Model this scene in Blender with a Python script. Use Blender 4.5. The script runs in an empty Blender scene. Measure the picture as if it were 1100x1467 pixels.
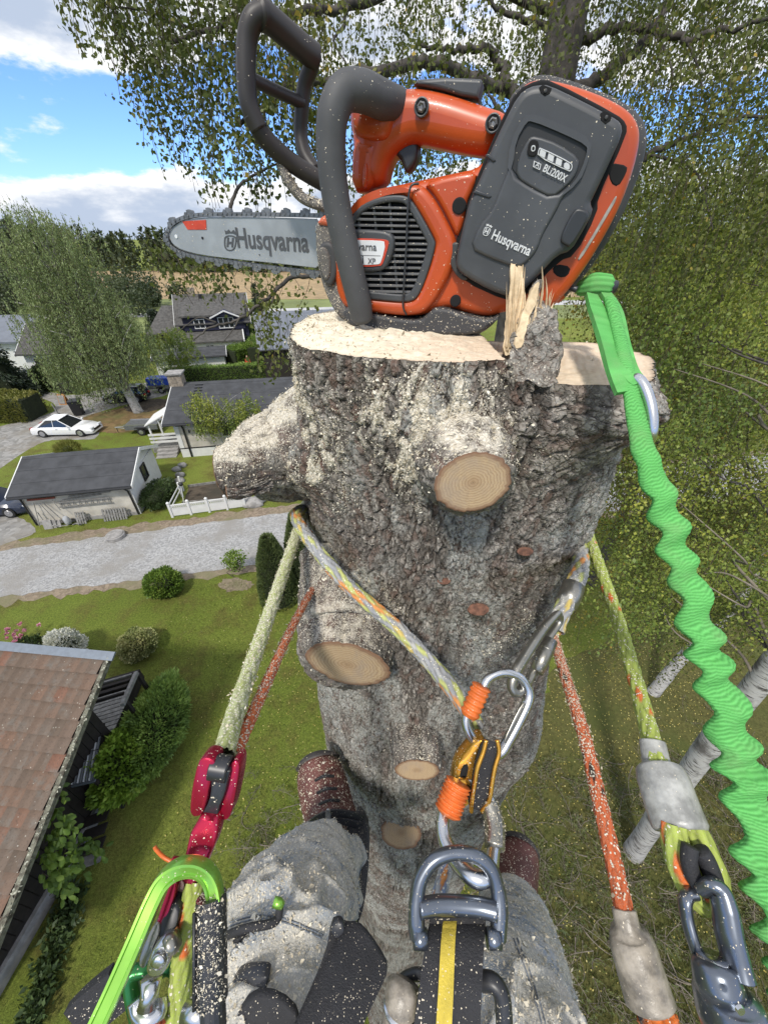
import bpy, bmesh, math, random
import numpy as np
from mathutils import Vector, Matrix
scene = bpy.context.scene
COL = scene.collection
PI = math.pi
# ------------------------------------------------------------------ camera
FPX = 551.0
PITCH = math.radians(35.5)
cP, sP = math.cos(PITCH), math.sin(PITCH)
C0 = np.array([0.0, 0.0, 13.0])
cam = bpy.data.cameras.new('camera')
cam.sensor_fit = 'VERTICAL'; cam.sensor_height = 36.0; cam.sensor_width = 27.0
cam.lens = FPX / 1467.0 * 36.0
cam.clip_start = 0.01; cam.clip_end = 6000
cam_o = bpy.data.objects.new('camera', cam); COL.objects.link(cam_o)
cam_o.location = C0; cam_o.rotation_euler = (PI / 2 - PITCH, 0, 0)
scene.camera = cam_o
# ------------------------------------------------------------------ world: sky with banks of cloud
SUN_DIR = Vector((-0.22, -0.60, 0.86)).normalized()      # towards the sun
SUN_EL = math.asin(SUN_DIR.z); SUN_AZ = math.atan2(SUN_DIR.x, SUN_DIR.y)
world = bpy.data.worlds.new('World'); scene.world = world; world.use_nodes = True
wn, wl = world.node_tree.nodes, world.node_tree.links
wn.clear()
def W(t, **k):
    n = wn.new(t)
    for a, b in k.items(): setattr(n, a, b)
    return n
def wmath(op, a, b=None, c=None):
    n = W('ShaderNodeMath', operation=op)
    for i, v in enumerate((a, b, c)):
        if v is None: continue
        if isinstance(v, (int, float)): n.inputs[i].default_value = v
        else: wl.new(v, n.inputs[i])
    return n.outputs[0]
sky = W('ShaderNodeTexSky', sky_type='NISHITA', sun_disc=False)
sky.sun_elevation = SUN_EL; sky.sun_rotation = SUN_AZ
sky.air_density = 1.0; sky.dust_density = 0.3; sky.ozone_density = 3.0
bg_sky = W('ShaderNodeBackground'); bg_sky.inputs[1].default_value = 0.14
tint = W('ShaderNodeMix', data_type='RGBA', blend_type='MULTIPLY'); tint.inputs[0].default_value = 1.0; tint.inputs[7].default_value = (0.60, 0.79, 1.16, 1)
wl.new(sky.outputs[0], tint.inputs[6]); wl.new(tint.outputs[2], bg_sky.inputs[0])
tc = W('ShaderNodeTexCoord')
sep = W('ShaderNodeSeparateXYZ'); wl.new(tc.outputs['Generated'], sep.inputs[0])
zz = wmath('MAXIMUM', sep.outputs[2], 0.0)
# cloud layer coordinates: direction divided by height above the horizon -> flat layer overhead
den = wmath('ADD', zz, 0.16)
cx = wmath('DIVIDE', sep.outputs[0], den); cy = wmath('DIVIDE', sep.outputs[1], den)
comb = W('ShaderNodeCombineXYZ'); wl.new(cx, comb.inputs[0]); wl.new(cy, comb.inputs[1])
comb.inputs[2].default_value = 3.7
mp = W('ShaderNodeMapping'); mp.inputs['Location'].default_value = (0.35, 0.2, 0); wl.new(comb.outputs[0], mp.inputs[0])
n1 = W('ShaderNodeTexNoise'); n1.inputs['Scale'].default_value = 1.0; n1.inputs['Detail'].default_value = 9; n1.inputs['Roughness'].default_value = 0.55
wl.new(mp.outputs[0], n1.inputs['Vector'])
# vertical billows near the horizon
mp2 = W('ShaderNodeMapping'); mp2.inputs['Scale'].default_value = (5.0, 5.0, 13.0); mp2.inputs['Location'].default_value = (2.3, 0.4, 1.1)
wl.new(tc.outputs['Generated'], mp2.inputs[0])
n2 = W('ShaderNodeTexNoise'); n2.inputs['Scale'].default_value = 1.0; n2.inputs['Detail'].default_value = 8; n2.inputs['Roughness'].default_value = 0.58
wl.new(mp2.outputs[0], n2.inputs['Vector'])
# clear band between about 6 and 12 degrees of elevation, cloud banks below and above, the band all round the sky
b1 = wmath('SMOOTH_MIN', 1.0, wmath('ABSOLUTE', wmath('MULTIPLY', wmath('SUBTRACT', zz, 0.158), 11.0)), 0.3)
dens = wmath('ADD', wmath('MULTIPLY', n2.outputs[0], 1.5), wmath('MULTIPLY', b1, 0.55))
dens = wmath('ADD', dens, wmath('MULTIPLY', n1.outputs[0], 0.35))
lowbank = W('ShaderNodeMapRange', interpolation_type='SMOOTHSTEP'); wl.new(zz, lowbank.inputs[0]); lowbank.inputs[1].default_value = 0.095; lowbank.inputs[2].default_value = 0.02; lowbank.inputs[3].default_value = 0.0; lowbank.inputs[4].default_value = 0.25
dens = wmath('ADD', dens, lowbank.outputs[0])
mask = W('ShaderNodeMapRange', interpolation_type='SMOOTHSTEP'); wl.new(dens, mask.inputs[0])
mask.inputs[1].default_value = 1.23; mask.inputs[2].default_value = 1.40
# cloud shade: bright thin rims, grey-blue thick bodies
thick = W('ShaderNodeMapRange', interpolation_type='SMOOTHSTEP'); wl.new(dens, thick.inputs[0])
thick.inputs[1].default_value = 1.36; thick.inputs[2].default_value = 1.72
cr = W('ShaderNodeValToRGB'); wl.new(thick.outputs[0], cr.inputs[0])
cr.color_ramp.elements[0].color = (1.0, 1.0, 1.0, 1); cr.color_ramp.elements[0].position = 0.0
cr.color_ramp.elements[1].color = (0.46, 0.54, 0.68, 1); cr.color_ramp.elements[1].position = 1.0
bg_c = W('ShaderNodeBackground'); bg_c.inputs[1].default_value = 0.80; wl.new(cr.outputs[0], bg_c.inputs[0])
mx = W('ShaderNodeMixShader'); wl.new(mask.outputs[0], mx.inputs[0]); wl.new(bg_sky.outputs[0], mx.inputs[1]); wl.new(bg_c.outputs[0], mx.inputs[2])
wo = W('ShaderNodeOutputWorld'); wl.new(mx.outputs[0], wo.inputs[0])
# ------------------------------------------------------------------ sun (behind thin cloud, so slightly soft)
sl = bpy.data.lights.new('sun', 'SUN'); sl.energy = 2.4; sl.angle = math.radians(6.0); sl.color = (1.0, 0.95, 0.87)
so = bpy.data.objects.new('sun', sl); COL.objects.link(so)
so.rotation_euler = SUN_DIR.to_track_quat('Z', 'Y').to_euler(); so.location = (-20, -15, 40)
# ------------------------------------------------------------------ exposure and render settings
vs = scene.view_settings
vs.view_transform = 'Standard'; vs.look = 'None'; vs.gamma = 1.0; vs.use_curve_mapping = False; vs.exposure = 0.56
cy_ = scene.cycles
cy_.max_bounces = 6; cy_.diffuse_bounces = 3; cy_.glossy_bounces = 3; cy_.transmission_bounces = 4; cy_.transparent_max_bounces = 4
cy_.caustics_reflective = False; cy_.caustics_refractive = False; cy_.sample_clamp_indirect = 4.0
# ================================================================== helpers
rng = np.random.default_rng(11); R = random.Random(5)
def ray(px, py):
    a = (px - 550.0) / FPX; b = (733.5 - py) / FPX
    return np.array([a, cP + b * sP, -sP + b * cP])
def at(px, py, d): return C0 + ray(px, py) * d            # a real place d metres in front of the camera
def gz(px, py, z=0.0):
    r = ray(px, py); return C0 + r * ((z - C0[2]) / r[2]) # where that sight line meets a level z
ORG = {}
def _props(o, label=None, cat=None, group=None, kind=None):
    if label: o['label'] = label
    if cat: o['category'] = cat
    if group: o['group'] = group
    if kind: o['kind'] = kind
    return o
def thing(name, label, cat, loc=(0, 0, 0), rotz=0.0, group=None, local=False):
    o = bpy.data.objects.new(name, None); COL.objects.link(o); o.empty_display_size = 0.1
    o.location = [float(v) for v in loc]; o.rotation_euler = (0, 0, rotz)
    ORG[o] = np.zeros(3) if local else np.array(loc, float)
    return _props(o, label, cat, group)
def link_mesh(name, me, mat=None, parent=None):
    o = bpy.data.objects.new(name, me); COL.objects.link(o)
    if mat is not None:
        for m in (mat if isinstance(mat, (list, tuple)) else [mat]): me.materials.append(m)
    if parent is not None: o.parent = parent; ORG[o] = ORG[parent]
    return o
def mk(name, V, F, mat=None, parent=None, smooth=False, attrs=None, mi=None, org=None):
    """V (n,3); F an int array (m,k) or a list of index tuples -> ONE mesh object"""
    V = np.asarray(V, np.float64)
    off = ORG[parent] if parent is not None else (np.zeros(3) if org is None else np.asarray(org, float))
    me = bpy.data.meshes.new(name)
    Vl = (V - off).astype(np.float32)
    if isinstance(F, np.ndarray):
        m, k = F.shape
        me.vertices.add(len(Vl)); me.vertices.foreach_set('co', Vl.ravel())
        me.loops.add(m * k); me.loops.foreach_set('vertex_index', F.astype(np.int32).ravel())
        me.polygons.add(m); me.polygons.foreach_set('loop_start', np.arange(0, m * k, k, dtype=np.int32))
        me.update(calc_edges=True)
    else:
        me.from_pydata(Vl.tolist(), [], [tuple(int(i) for i in f) for f in F]); me.update()
    if smooth: me.polygons.foreach_set('use_smooth', np.ones(len(me.polygons), bool))
    if mi is not None: me.polygons.foreach_set('material_index', np.asarray(mi, np.int32))
    for k_, v in (attrs or {}).items():
        v = np.asarray(v, np.float32)
        if v.ndim == 1:
            a = me.attributes.new(k_, 'FLOAT', 'POINT'); a.data.foreach_set('value', v)
        else:
            a = me.attributes.new(k_, 'FLOAT_COLOR', 'POINT'); a.data.foreach_set('color', np.c_[v, np.ones(len(v))].astype(np.float32).ravel())
    o = link_mesh(name, me, mat, parent)
    if parent is None and org is not None: o.location = [float(x) for x in org]; ORG[o] = np.asarray(org, float)
    elif parent is None: ORG[o] = np.zeros(3)
    return o
def copy_tree(o, parent=None):
    c = o.copy(); COL.objects.link(c); c.parent = parent
    ORG[c] = ORG.get(o, np.zeros(3))
    for ch in list(o.children): copy_tree(ch, c)
    return c
def unit(v): v = np.asarray(v, float); return v / (np.linalg.norm(v) + 1e-12)
def smoothpath(P, n=8, closed=False):
    """Catmull-Rom through the points (any dimension)"""
    P = [np.asarray(p, float) for p in P]; out = []; N = len(P)
    for i in range(N if closed else N - 1):
        p0, p1, p2, p3 = (P[(i - 1) % N], P[i], P[(i + 1) % N], P[(i + 2) % N]) if closed else (P[max(i - 1, 0)], P[i], P[i + 1], P[min(i + 2, N - 1)])
        for k in range(n):
            t = k / n
            out.append(0.5 * ((2 * p1) + (-p0 + p2) * t + (2 * p0 - 5 * p1 + 4 * p2 - p3) * t * t + (-p0 + 3 * p1 - 3 * p2 + p3) * t ** 3))
    if not closed: out.append(P[-1])
    return np.array(out)
def chaikin(P, it=2, closed=True, q=0.25):
    P = np.asarray(P, float)
    for _ in range(it):
        A = P; B = np.roll(P, -1, 0)
        Q = A * (1 - q) + B * q; S = A * q + B * (1 - q)
        P = np.empty((2 * len(A), P.shape[1])); P[0::2] = Q; P[1::2] = S
    return P
def frames(P, closed=False, up=None):
    P = np.asarray(P, float); n = len(P)
    T = np.empty_like(P)
    if closed: T = np.roll(P, -1, 0) - np.roll(P, 1, 0)
    else:
        T[1:-1] = P[2:] - P[:-2]; T[0] = P[1] - P[0]; T[-1] = P[-1] - P[-2]
    T /= np.linalg.norm(T, axis=1)[:, None] + 1e-12
    U = np.empty_like(P); Wv = np.empty_like(P)
    u = np.array(up if up is not None else ((0, 0, 1) if abs(T[0][2]) < 0.9 else (1, 0, 0)), float)
    for i in range(n):
        if up is not None: u = np.asarray(up, float)
        u = u - T[i] * (u @ T[i]); u = u / (np.linalg.norm(u) + 1e-12)
        U[i] = u; Wv[i] = np.cross(T[i], u)
    return T, U, Wv
class MB:
    """collects geometry of one part"""
    def __init__(s): s.v = []; s.f = []; s.m = []; s.n = 0
    def add(s, V, F, mi=0):
        V = np.asarray(V, float); s.v.append(V)
        for f in F: s.f.append(tuple(int(i) + s.n for i in f)); s.m.append(mi)
        s.n += len(V); return s
    def obox(s, o, ux, uy, uz, mi=0):
        o, ux, uy, uz = (np.asarray(q, float) for q in (o, ux, uy, uz))
        V = [o, o + ux, o + ux + uy, o + uy, o + uz, o + ux + uz, o + ux + uy + uz, o + uy + uz]
        F = [(0, 3, 2, 1), (4, 5, 6, 7), (0, 1, 5, 4), (1, 2, 6, 5), (2, 3, 7, 6), (3, 0, 4, 7)]
        if np.dot(np.cross(ux, uy), uz) < 0: F = [f[::-1] for f in F]
        return s.add(V, F, mi)
    def box(s, c, size, mi=0, rz=0.0):
        c = np.asarray(c, float); cz, sz = math.cos(rz), math.sin(rz)
        ux = np.array([cz, sz, 0]) * size[0]; uy = np.array([-sz, cz, 0]) * size[1]; uz = np.array([0, 0, size[2]])
        return s.obox(c - ux / 2 - uy / 2 - uz / 2, ux, uy, uz, mi)
    def bar(s, a, b, w, h, mi=0, up=(0, 0, 1)):
        a, b = np.asarray(a, float), np.asarray(b, float); t = b - a
        u = np.cross(np.asarray(up, float), t)
        if np.linalg.norm(u) < 1e-9: u = np.cross((1, 0, 0), t)
        u = unit(u) * w; z = unit(np.cross(t, u)) * h
        return s.obox(a - u / 2 - z / 2, t, u, z, mi)
    def tube(s, P, r, n=8, closed=False, caps=True, squash=1.0, up=None, mi=0):
        P = np.asarray(P, float); m = len(P); r = np.full(m, r, float) if np.isscalar(r) else np.asarray(r, float)
        T, U, Wv = frames(P, closed, up)
        a = np.linspace(0, 2 * PI, n, endpoint=False)
        V = (P[:, None, :] + r[:, None, None] * (np.cos(a)[None, :, None] * U[:, None, :] + squash * np.sin(a)[None, :, None] * Wv[:, None, :])).reshape(-1, 3)
        F = []
        for i in range(m if closed else m - 1):
            j = (i + 1) % m
            for k in range(n): F.append((i * n + k, i * n + (k + 1) % n, j * n + (k + 1) % n, j * n + k))
        if caps and not closed: F.append(tuple(range(n - 1, -1, -1))); F.append(tuple((m - 1) * n + k for k in range(n)))
        return s.add(V, F, mi)
    def prism(s, poly, d, mi=0):
        """planar polygon (n,3) pushed along d"""
        P = np.asarray(poly, float); d = np.asarray(d, float); n = len(P)
        nor = np.zeros(3)
        for i in range(n): nor += np.cross(P[i] - P[0], P[(i + 1) % n] - P[0])
        if nor @ d > 0: P = P[::-1]
        V = np.vstack([P, P + d])
        return s.add(V, [tuple(range(n)), tuple(range(2 * n - 1, n - 1, -1))] + [((i + 1) % n, i, n + i, n + (i + 1) % n) for i in range(n)], mi)
    def disc_stack(s, c, axis, prof, n=16, mi=0):
        """lathe: prof list of (along, radius)"""
        axis = unit(axis); c = np.asarray(c, float)
        P = [c + axis * p[0] for p in prof]; T = axis
        u = unit(np.cross(axis, (0.3, 0.9, 0.17))); w = np.cross(axis, u); a = np.linspace(0, 2 * PI, n, endpoint=False)
        V = np.vstack([p + q[1] * (np.cos(a)[:, None] * u + np.sin(a)[:, None] * w) for p, q in zip(P, prof)]); m = len(prof)
        F = [(i * n + k, i * n + (k + 1) % n, (i + 1) * n + (k + 1) % n, (i + 1) * n + k) for i in range(m - 1) for k in range(n)]
        F.append(tuple(range(n - 1, -1, -1))); F.append(tuple((m - 1) * n + k for k in range(n)))
        return s.add(V, F, mi)
    def build(s, name, mat, parent=None, smooth=False, org=None, auto=None):
        o = mk(name, np.vstack(s.v), s.f, mat, parent, smooth, mi=s.m, org=org)
        if auto: shade_auto(o, auto)
        return o
def shade_auto(o, deg=35):
    me = o.data; me.polygons.foreach_set('use_smooth', np.ones(len(me.polygons), bool))
    bm = bmesh.new(); bm.from_mesh(me); lim = math.radians(deg)
    for e in bm.edges:
        e.smooth = not (len(e.link_faces) == 2 and e.calc_face_angle(0) > lim)
    bm.to_mesh(me); bm.free()
def bake(o):
    """apply the modifiers of o into its mesh"""
    dg = bpy.context.evaluated_depsgraph_get(); dg.update()
    me = bpy.data.meshes.new_from_object(o.evaluated_get(dg)); me.name = o.name
    o.modifiers.clear(); o.data = me; return o
def bevel(o, w, seg=2, ang=35, auto=True):
    m = o.modifiers.new('b', 'BEVEL'); m.width = w; m.segments = seg; m.limit_method = 'ANGLE'; m.angle_limit = math.radians(ang)
    bake(o)
    if auto: shade_auto(o, 40)
    return o
# ------------------------------------------------------------------ numpy noise
_perm = np.random.default_rng(3).permutation(4096)
def _h(ix, iy, iz=0):
    return _perm[(_perm[(_perm[ix & 4095] + iy) & 4095] + iz) & 4095] / 4096.0
def vnoise(x, y, z=None):
    x, y = np.asarray(x, float), np.asarray(y, float); z = np.zeros_like(x) if z is None else np.asarray(z, float)
    ix, iy, iz = np.floor(x).astype(int), np.floor(y).astype(int), np.floor(z).astype(int)
    fx, fy, fz = x - ix, y - iy, z - iz
    fx, fy, fz = (f * f * (3 - 2 * f) for f in (fx, fy, fz)); r = 0
    for dx in (0, 1):
        for dy in (0, 1):
            for dz in (0, 1):
                r = r + _h(ix + dx, iy + dy, iz + dz) * (fx if dx else 1 - fx) * (fy if dy else 1 - fy) * (fz if dz else 1 - fz)
    return r
def fbm(x, y, z=None, o=4, g=0.5):
    r = 0; a = 1; t = 0
    z = np.zeros_like(np.asarray(x, float)) if z is None else z
    for i in range(o): r = r + a * vnoise(x * 2 ** i + 17 * i, y * 2 ** i + 5 * i, z * 2 ** i); t += a; a *= g
    return r / t
def worley(x, y, seed=0):
    """F1, F2, cell random, second random, offset to the nearest point"""
    ix, iy = np.floor(x).astype(int), np.floor(y).astype(int)
    f1 = np.full(x.shape, 9.0); f2 = np.full(x.shape, 9.0); c = np.zeros(x.shape); c2 = np.zeros(x.shape); ox = np.zeros(x.shape); oy = np.zeros(x.shape)
    for dx in (-1, 0, 1):
        for dy in (-1, 0, 1):
            jx, jy = ix + dx, iy + dy
            qx = jx + _h(jx, jy, seed); qy = jy + _h(jx, jy, seed + 50); d = np.hypot(x - qx, y - qy)
            near = d < f1
            f2 = np.where(near, f1, np.minimum(f2, d)); f1 = np.where(near, d, f1)
            c = np.where(near, _h(jx, jy, seed + 99), c); c2 = np.where(near, _h(jx, jy, seed + 131), c2)
            ox = np.where(near, x - qx, ox); oy = np.where(near, y - qy, oy)
    return f1, f2, c, c2, ox, oy
def sstep(a, b, x): t = np.clip((x - a) / (b - a), 0, 1); return t * t * (3 - 2 * t)
# ------------------------------------------------------------------ materials
class NT:
    def __init__(s, name):
        s.m = bpy.data.materials.new(name); s.m.use_nodes = True; s.n = s.m.node_tree.nodes; s.l = s.m.node_tree.links
        s.b = s.n['Principled BSDF']; s.out = s.n['Material Output']; s._tc = None
    def new(s, t, **k):
        n = s.n.new(t)
        for a, b in k.items(): setattr(n, a, b)
        return n
    def set(s, sock, v):
        if isinstance(v, bpy.types.NodeSocket): s.l.new(v, sock)
        elif isinstance(v, (tuple, list)) and len(v) == 3 and sock.type == 'RGBA': sock.default_value = (*v, 1)
        else: sock.default_value = v
    def co(s):
        if s._tc is None: s._tc = s.new('ShaderNodeTexCoord').outputs['Object']
        return s._tc
    def mapped(s, scale=(1, 1, 1), rot=(0, 0, 0), src=None):
        m = s.new('ShaderNodeMapping'); m.inputs['Scale'].default_value = scale; m.inputs['Rotation'].default_value = rot
        s.l.new(src or s.co(), m.inputs[0]); return m.outputs[0]
    def noise(s, scale, det=4, rough=0.55, vec=None, dist=0.0):
        n = s.new('ShaderNodeTexNoise'); n.inputs['Scale'].default_value = scale; n.inputs['Detail'].default_value = det; n.inputs['Roughness'].default_value = rough; n.inputs['Distortion'].default_value = dist
        s.l.new(vec or s.co(), n.inputs['Vector']); return n.outputs[0]
    def vor(s, scale, vec=None, feature='F1', out='Distance', rand=1.0):
        n = s.new('ShaderNodeTexVoronoi', feature=feature); n.inputs['Scale'].default_value = scale; n.inputs['Randomness'].default_value = rand
        s.l.new(vec or s.co(), n.inputs['Vector']); return n.outputs[out]
    def math(s, op, a, b=0.0, clamp=False):
        n = s.new('ShaderNodeMath', operation=op, use_clamp=clamp); s.set(n.inputs[0], a); s.set(n.inputs[1], b); return n.outputs[0]
    def ramp(s, fac, stops, interp='LINEAR'):
        n = s.new('ShaderNodeValToRGB'); r = n.color_ramp; r.interpolation = interp
        while len(r.elements) < len(stops): r.elements.new(0.5)
        for e, (p, c) in zip(r.elements, stops):
            e.position = p; e.color = (*c, 1) if isinstance(c, (tuple, list)) else (c, c, c, 1)
        s.l.new(fac, n.inputs[0]); return n.outputs[0]
    def step(s, v, a, b):
        n = s.new('ShaderNodeMapRange', interpolation_type='SMOOTHSTEP'); s.set(n.inputs[0], v); n.inputs[1].default_value = a; n.inputs[2].default_value = b; return n.outputs[0]
    def mix(s, f, a, b, mode='MIX'):
        n = s.new('ShaderNodeMix', data_type='RGBA', blend_type=mode); s.set(n.inputs[0], f); s.set(n.inputs[6], a); s.set(n.inputs[7], b); return n.outputs[2]
    def attr(s, name, out='Fac'): return s.new('ShaderNodeAttribute', attribute_name=name).outputs[out]
    def up(s):
        g = s.new('ShaderNodeNewGeometry'); x = s.new('ShaderNodeSeparateXYZ'); s.l.new(g.outputs['Normal'], x.inputs[0]); return x.outputs[2]
    def bump(s, h, strength=0.3, dist=0.01, prev=None):
        n = s.new('ShaderNodeBump'); n.inputs['Strength'].default_value = strength; n.inputs['Distance'].default_value = dist
        s.l.new(h, n.inputs['Height'])
        if prev is not None: s.l.new(prev, n.inputs['Normal'])
        s.l.new(n.outputs[0], s.b.inputs['Normal']); return n.outputs[0]
    def fin(s, col=None, rough=None, metal=None, spec=None, coat=None):
        if col is not None: s.set(s.b.inputs['Base Color'], col)
        if rough is not None: s.set(s.b.inputs['Roughness'], rough)
        if metal is not None: s.set(s.b.inputs['Metallic'], metal)
        if spec is not None: s.set(s.b.inputs['Specular IOR Level'], spec)
        if coat is not None: s.set(s.b.inputs['Coat Weight'], coat)
        return s.m
def sc(c, k): return tuple(min(1.0, x * k) for x in c)
SAWDUST = (0.70, 0.62, 0.48)
def M(name, col, rough=0.55, metal=0.0, var=0.15, scale=8.0, bump=0.0, bscale=60.0, bdist=0.002, spec=None, coat=None, dust=0.0, dscale=330.0, dpatch=14.0, col2=None):
    t = NT(name)
    n = t.noise(scale, 5, 0.6)
    c = t.mix(t.step(n, 0.3, 0.7), sc(col, 1 - var), col2 if col2 else sc(col, 1 + var))
    rg = rough
    if dust > 0:
        # sawdust grains: scattered specks, thicker where the surface faces up
        dn = t.noise(dscale * 0.8, 2, 0.6, None); dv_ = t.new('ShaderNodeVectorMath', operation='ADD'); t.l.new(t.co(), dv_.inputs[0]); dsc = t.new('ShaderNodeVectorMath', operation='SCALE'); dno = t.new('ShaderNodeTexNoise'); dno.inputs['Scale'].default_value = dscale * 1.1; t.l.new(t.co(), dno.inputs['Vector']); t.l.new(dno.outputs['Color'], dsc.inputs[0]); dsc.inputs['Scale'].default_value = 1.1 / dscale; t.l.new(dsc.outputs[0], dv_.inputs[1]); dvec = dv_.outputs[0]
        v = t.vor(dscale, dvec); v2 = t.vor(dscale * 0.37, t.mapped((1, 1.7, 0.8)))
        cell = t.vor(dscale, dvec, out='Color'); cs = t.new('ShaderNodeSeparateXYZ'); t.l.new(cell, cs.inputs[0])
        patch = t.noise(dpatch, 4, 0.6)
        cover = t.math('ADD', t.math('MULTIPLY', t.step(t.up(), -0.3, 0.9), 0.45), t.math('MULTIPLY', t.step(patch, 0.42, 0.62), 0.75))
        cover = t.math('MULTIPLY', cover, dust)
        sz = t.math('ADD', t.math('MULTIPLY', t.math('POWER', cs.outputs[2], 2.4), 0.46), 0.05)
        sp = t.math('MULTIPLY', t.math('LESS_THAN', cs.outputs[0], t.math('MULTIPLY', cover, 1.2)), t.math('LESS_THAN', v, sz))
        sp2 = t.math('MULTIPLY', t.math('LESS_THAN', v2, t.math('MULTIPLY', cover, 0.16)), t.step(t.noise(dscale * 1.3, 2, 0.7), 0.42, 0.55))
        mask = t.math('MAXIMUM', sp, sp2)
        c = t.mix(mask, c, t.mix(cs.outputs[1], sc(SAWDUST, 0.85), sc(SAWDUST, 1.12)))
        rg = t.mix(mask, (rough,) * 3, (0.9,) * 3)
        if metal > 0: t.set(t.b.inputs['Metallic'], t.math('MULTIPLY', t.math('SUBTRACT', 1.0, mask), metal)); metal = None
        if bump <= 0: t.bump(mask, 0.5, 0.0008)
    if bump > 0: t.bump(t.noise(bscale, 5, 0.65), bump, bdist)
    return t.fin(c, rg, metal, spec, coat)
def M_leaf(name, cols, trans=0.35, rough=0.5):
    """cols: leaf colours spread over the attribute tone"""
    t = NT(name); a = t.attr('tone')
    c = t.ramp(a, [(i / (len(cols) - 1), q) for i, q in enumerate(cols)])
    t.fin(c, rough, spec=0.35)
    tr = t.new('ShaderNodeBsdfTranslucent'); t.l.new(t.mix(0.5, c, (0.16, 0.2, 0.03), 'MIX'), tr.inputs[0])
    mxs = t.new('ShaderNodeMixShader'); mxs.inputs[0].default_value = trans
    t.l.new(t.b.outputs[0], mxs.inputs[1]); t.l.new(tr.outputs[0], mxs.inputs[2]); t.l.new(mxs.outputs[0], t.out.inputs[0])
    return t.m
# ------------------------------------------------------------------ foliage
def rand_dirs(n, g=rng):
    d = g.normal(size=(n, 3)); return d / (np.linalg.norm(d, axis=1)[:, None] + 1e-9)
def leaves(name, P, D, length, width, mat, parent=None, tone=None, g=rng, fold=0.15, org=None, nrm=None):
    """one small pointed blade per point: P base, D direction (n,3)"""
    n = len(P); D = D / (np.linalg.norm(D, axis=1)[:, None] + 1e-9)
    q = rand_dirs(n, g) if nrm is None else nrm
    S = np.cross(D, q); S /= np.linalg.norm(S, axis=1)[:, None] + 1e-9
    N = np.cross(S, D)
    L = (length * (0.7 + 0.6 * g.random(n)))[:, None]; Wd = (width * (0.7 + 0.6 * g.random(n)))[:, None]
    V = np.empty((n, 4, 3))
    V[:, 0] = P; V[:, 1] = P + D * L * 0.42 + S * Wd * 0.5 + N * Wd * fold; V[:, 2] = P + D * L; V[:, 3] = P + D * L * 0.42 - S * Wd * 0.5 + N * Wd * fold
    F = np.arange(4 * n).reshape(n, 4)
    tn = g.random(n) if tone is None else tone
    return mk(name, V.reshape(-1, 3), F, mat, parent, attrs={'tone': np.repeat(tn, 4)}, org=org)
def strips(name, A, B, w, mat, parent=None, tone=None, g=rng, org=None):
    """thin three-sided twigs from A to B"""
    n = len(A); D = B - A; D /= np.linalg.norm(D, axis=1)[:, None] + 1e-9
    S = np.cross(D, rand_dirs(n, g)); S /= np.linalg.norm(S, axis=1)[:, None] + 1e-9; N = np.cross(D, S)
    w = np.broadcast_to(np.asarray(w, float), (n,))[:, None]
    V = np.empty((n, 6, 3))
    for k in range(3):
        o = (math.cos(k * 2.094) * S + math.sin(k * 2.094) * N) * w * 0.5
        V[:, k] = A + o; V[:, 3 + k] = B + o * 0.6
    base = np.arange(n)[:, None, None] * 6
    F = (base + np.array([[0, 1, 4, 3], [1, 2, 5, 4], [2, 0, 3, 5]])[None]).reshape(-1, 4)
    return mk(name, V.reshape(-1, 3), F, mat, parent, attrs=None if tone is None else {'tone': np.repeat(tone, 6)}, org=org)
# ================================================================== materials of the setting
def m_lawn():
    t = NT('lawn')
    big = t.noise(0.11, 5, 0.6); mid = t.noise(0.9, 5, 0.65); fine = t.noise(13.0, 6, 0.85); hair = t.noise(42.0, 3, 0.9)
    c = t.ramp(big, [(0.30, (0.118, 0.152, 0.027)), (0.46, (0.157, 0.204, 0.036)), (0.60, (0.205, 0.245, 0.050)), (0.74, (0.245, 0.215, 0.074))])
    c = t.mix(t.step(mid, 0.42, 0.72), c, (0.140, 0.130, 0.038))
    c = t.mix(1.0, c, t.ramp(fine, [(0.30, (0.42, 0.46, 0.40)), (0.5, (0.95, 0.95, 0.9)), (0.7, (1.65, 1.55, 1.5))]), 'MULTIPLY')
    c = t.mix(1.0, c, t.ramp(hair, [(0.35, 0.60), (0.5, 1.0), (0.68, 1.5)]), 'MULTIPLY')
    t.bump(t.math('ADD', fine, hair), 0.9, 0.06)
    return t.fin(c, 0.9, spec=0.15)
def m_gravel(name, a, b, s=14.0, grit=1.0, track=None):
    t = NT(name)
    v = t.vor(s, out='Color'); x = t.new('ShaderNodeSeparateXYZ'); t.l.new(v, x.inputs[0])
    n = t.noise(0.5, 5, 0.65); f = t.noise(30.0, 4, 0.8)
    c = t.mix(x.outputs[0], sc(a, 0.72), sc(a, 1.25))
    c = t.mix(t.step(n, 0.42, 0.70), c, t.mix(f, sc(b, 0.8), sc(b, 1.2)))
    c = t.mix(t.math('MULTIPLY', t.step(f, 0.55, 0.8), 0.35 * grit), c, sc(a, 0.45))
    t.bump(t.math('ADD', t.vor(s), f), 0.7 * grit, 0.02)
    return t.fin(c, 0.9, spec=0.2)
MAT = {}
MAT['lawn'] = m_lawn()
MAT['gravel'] = m_gravel('pale_gravel', (0.31, 0.31, 0.31), (0.25, 0.24, 0.225), 13.0)
MAT['shoulder'] = m_gravel('dirt_shoulder', (0.22, 0.175, 0.13), (0.17, 0.16, 0.09), 9.0)
MAT['drive'] = m_gravel('worn_drive', (0.25, 0.245, 0.235), (0.20, 0.18, 0.15), 4.0, 0.5)
MAT['drygrass'] = m_gravel('dry_bank', (0.17, 0.115, 0.055), (0.11, 0.11, 0.04), 3.0)
MAT['soil'] = m_gravel('dug_soil', (0.075, 0.06, 0.045), (0.05, 0.045, 0.035), 4.0)
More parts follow.
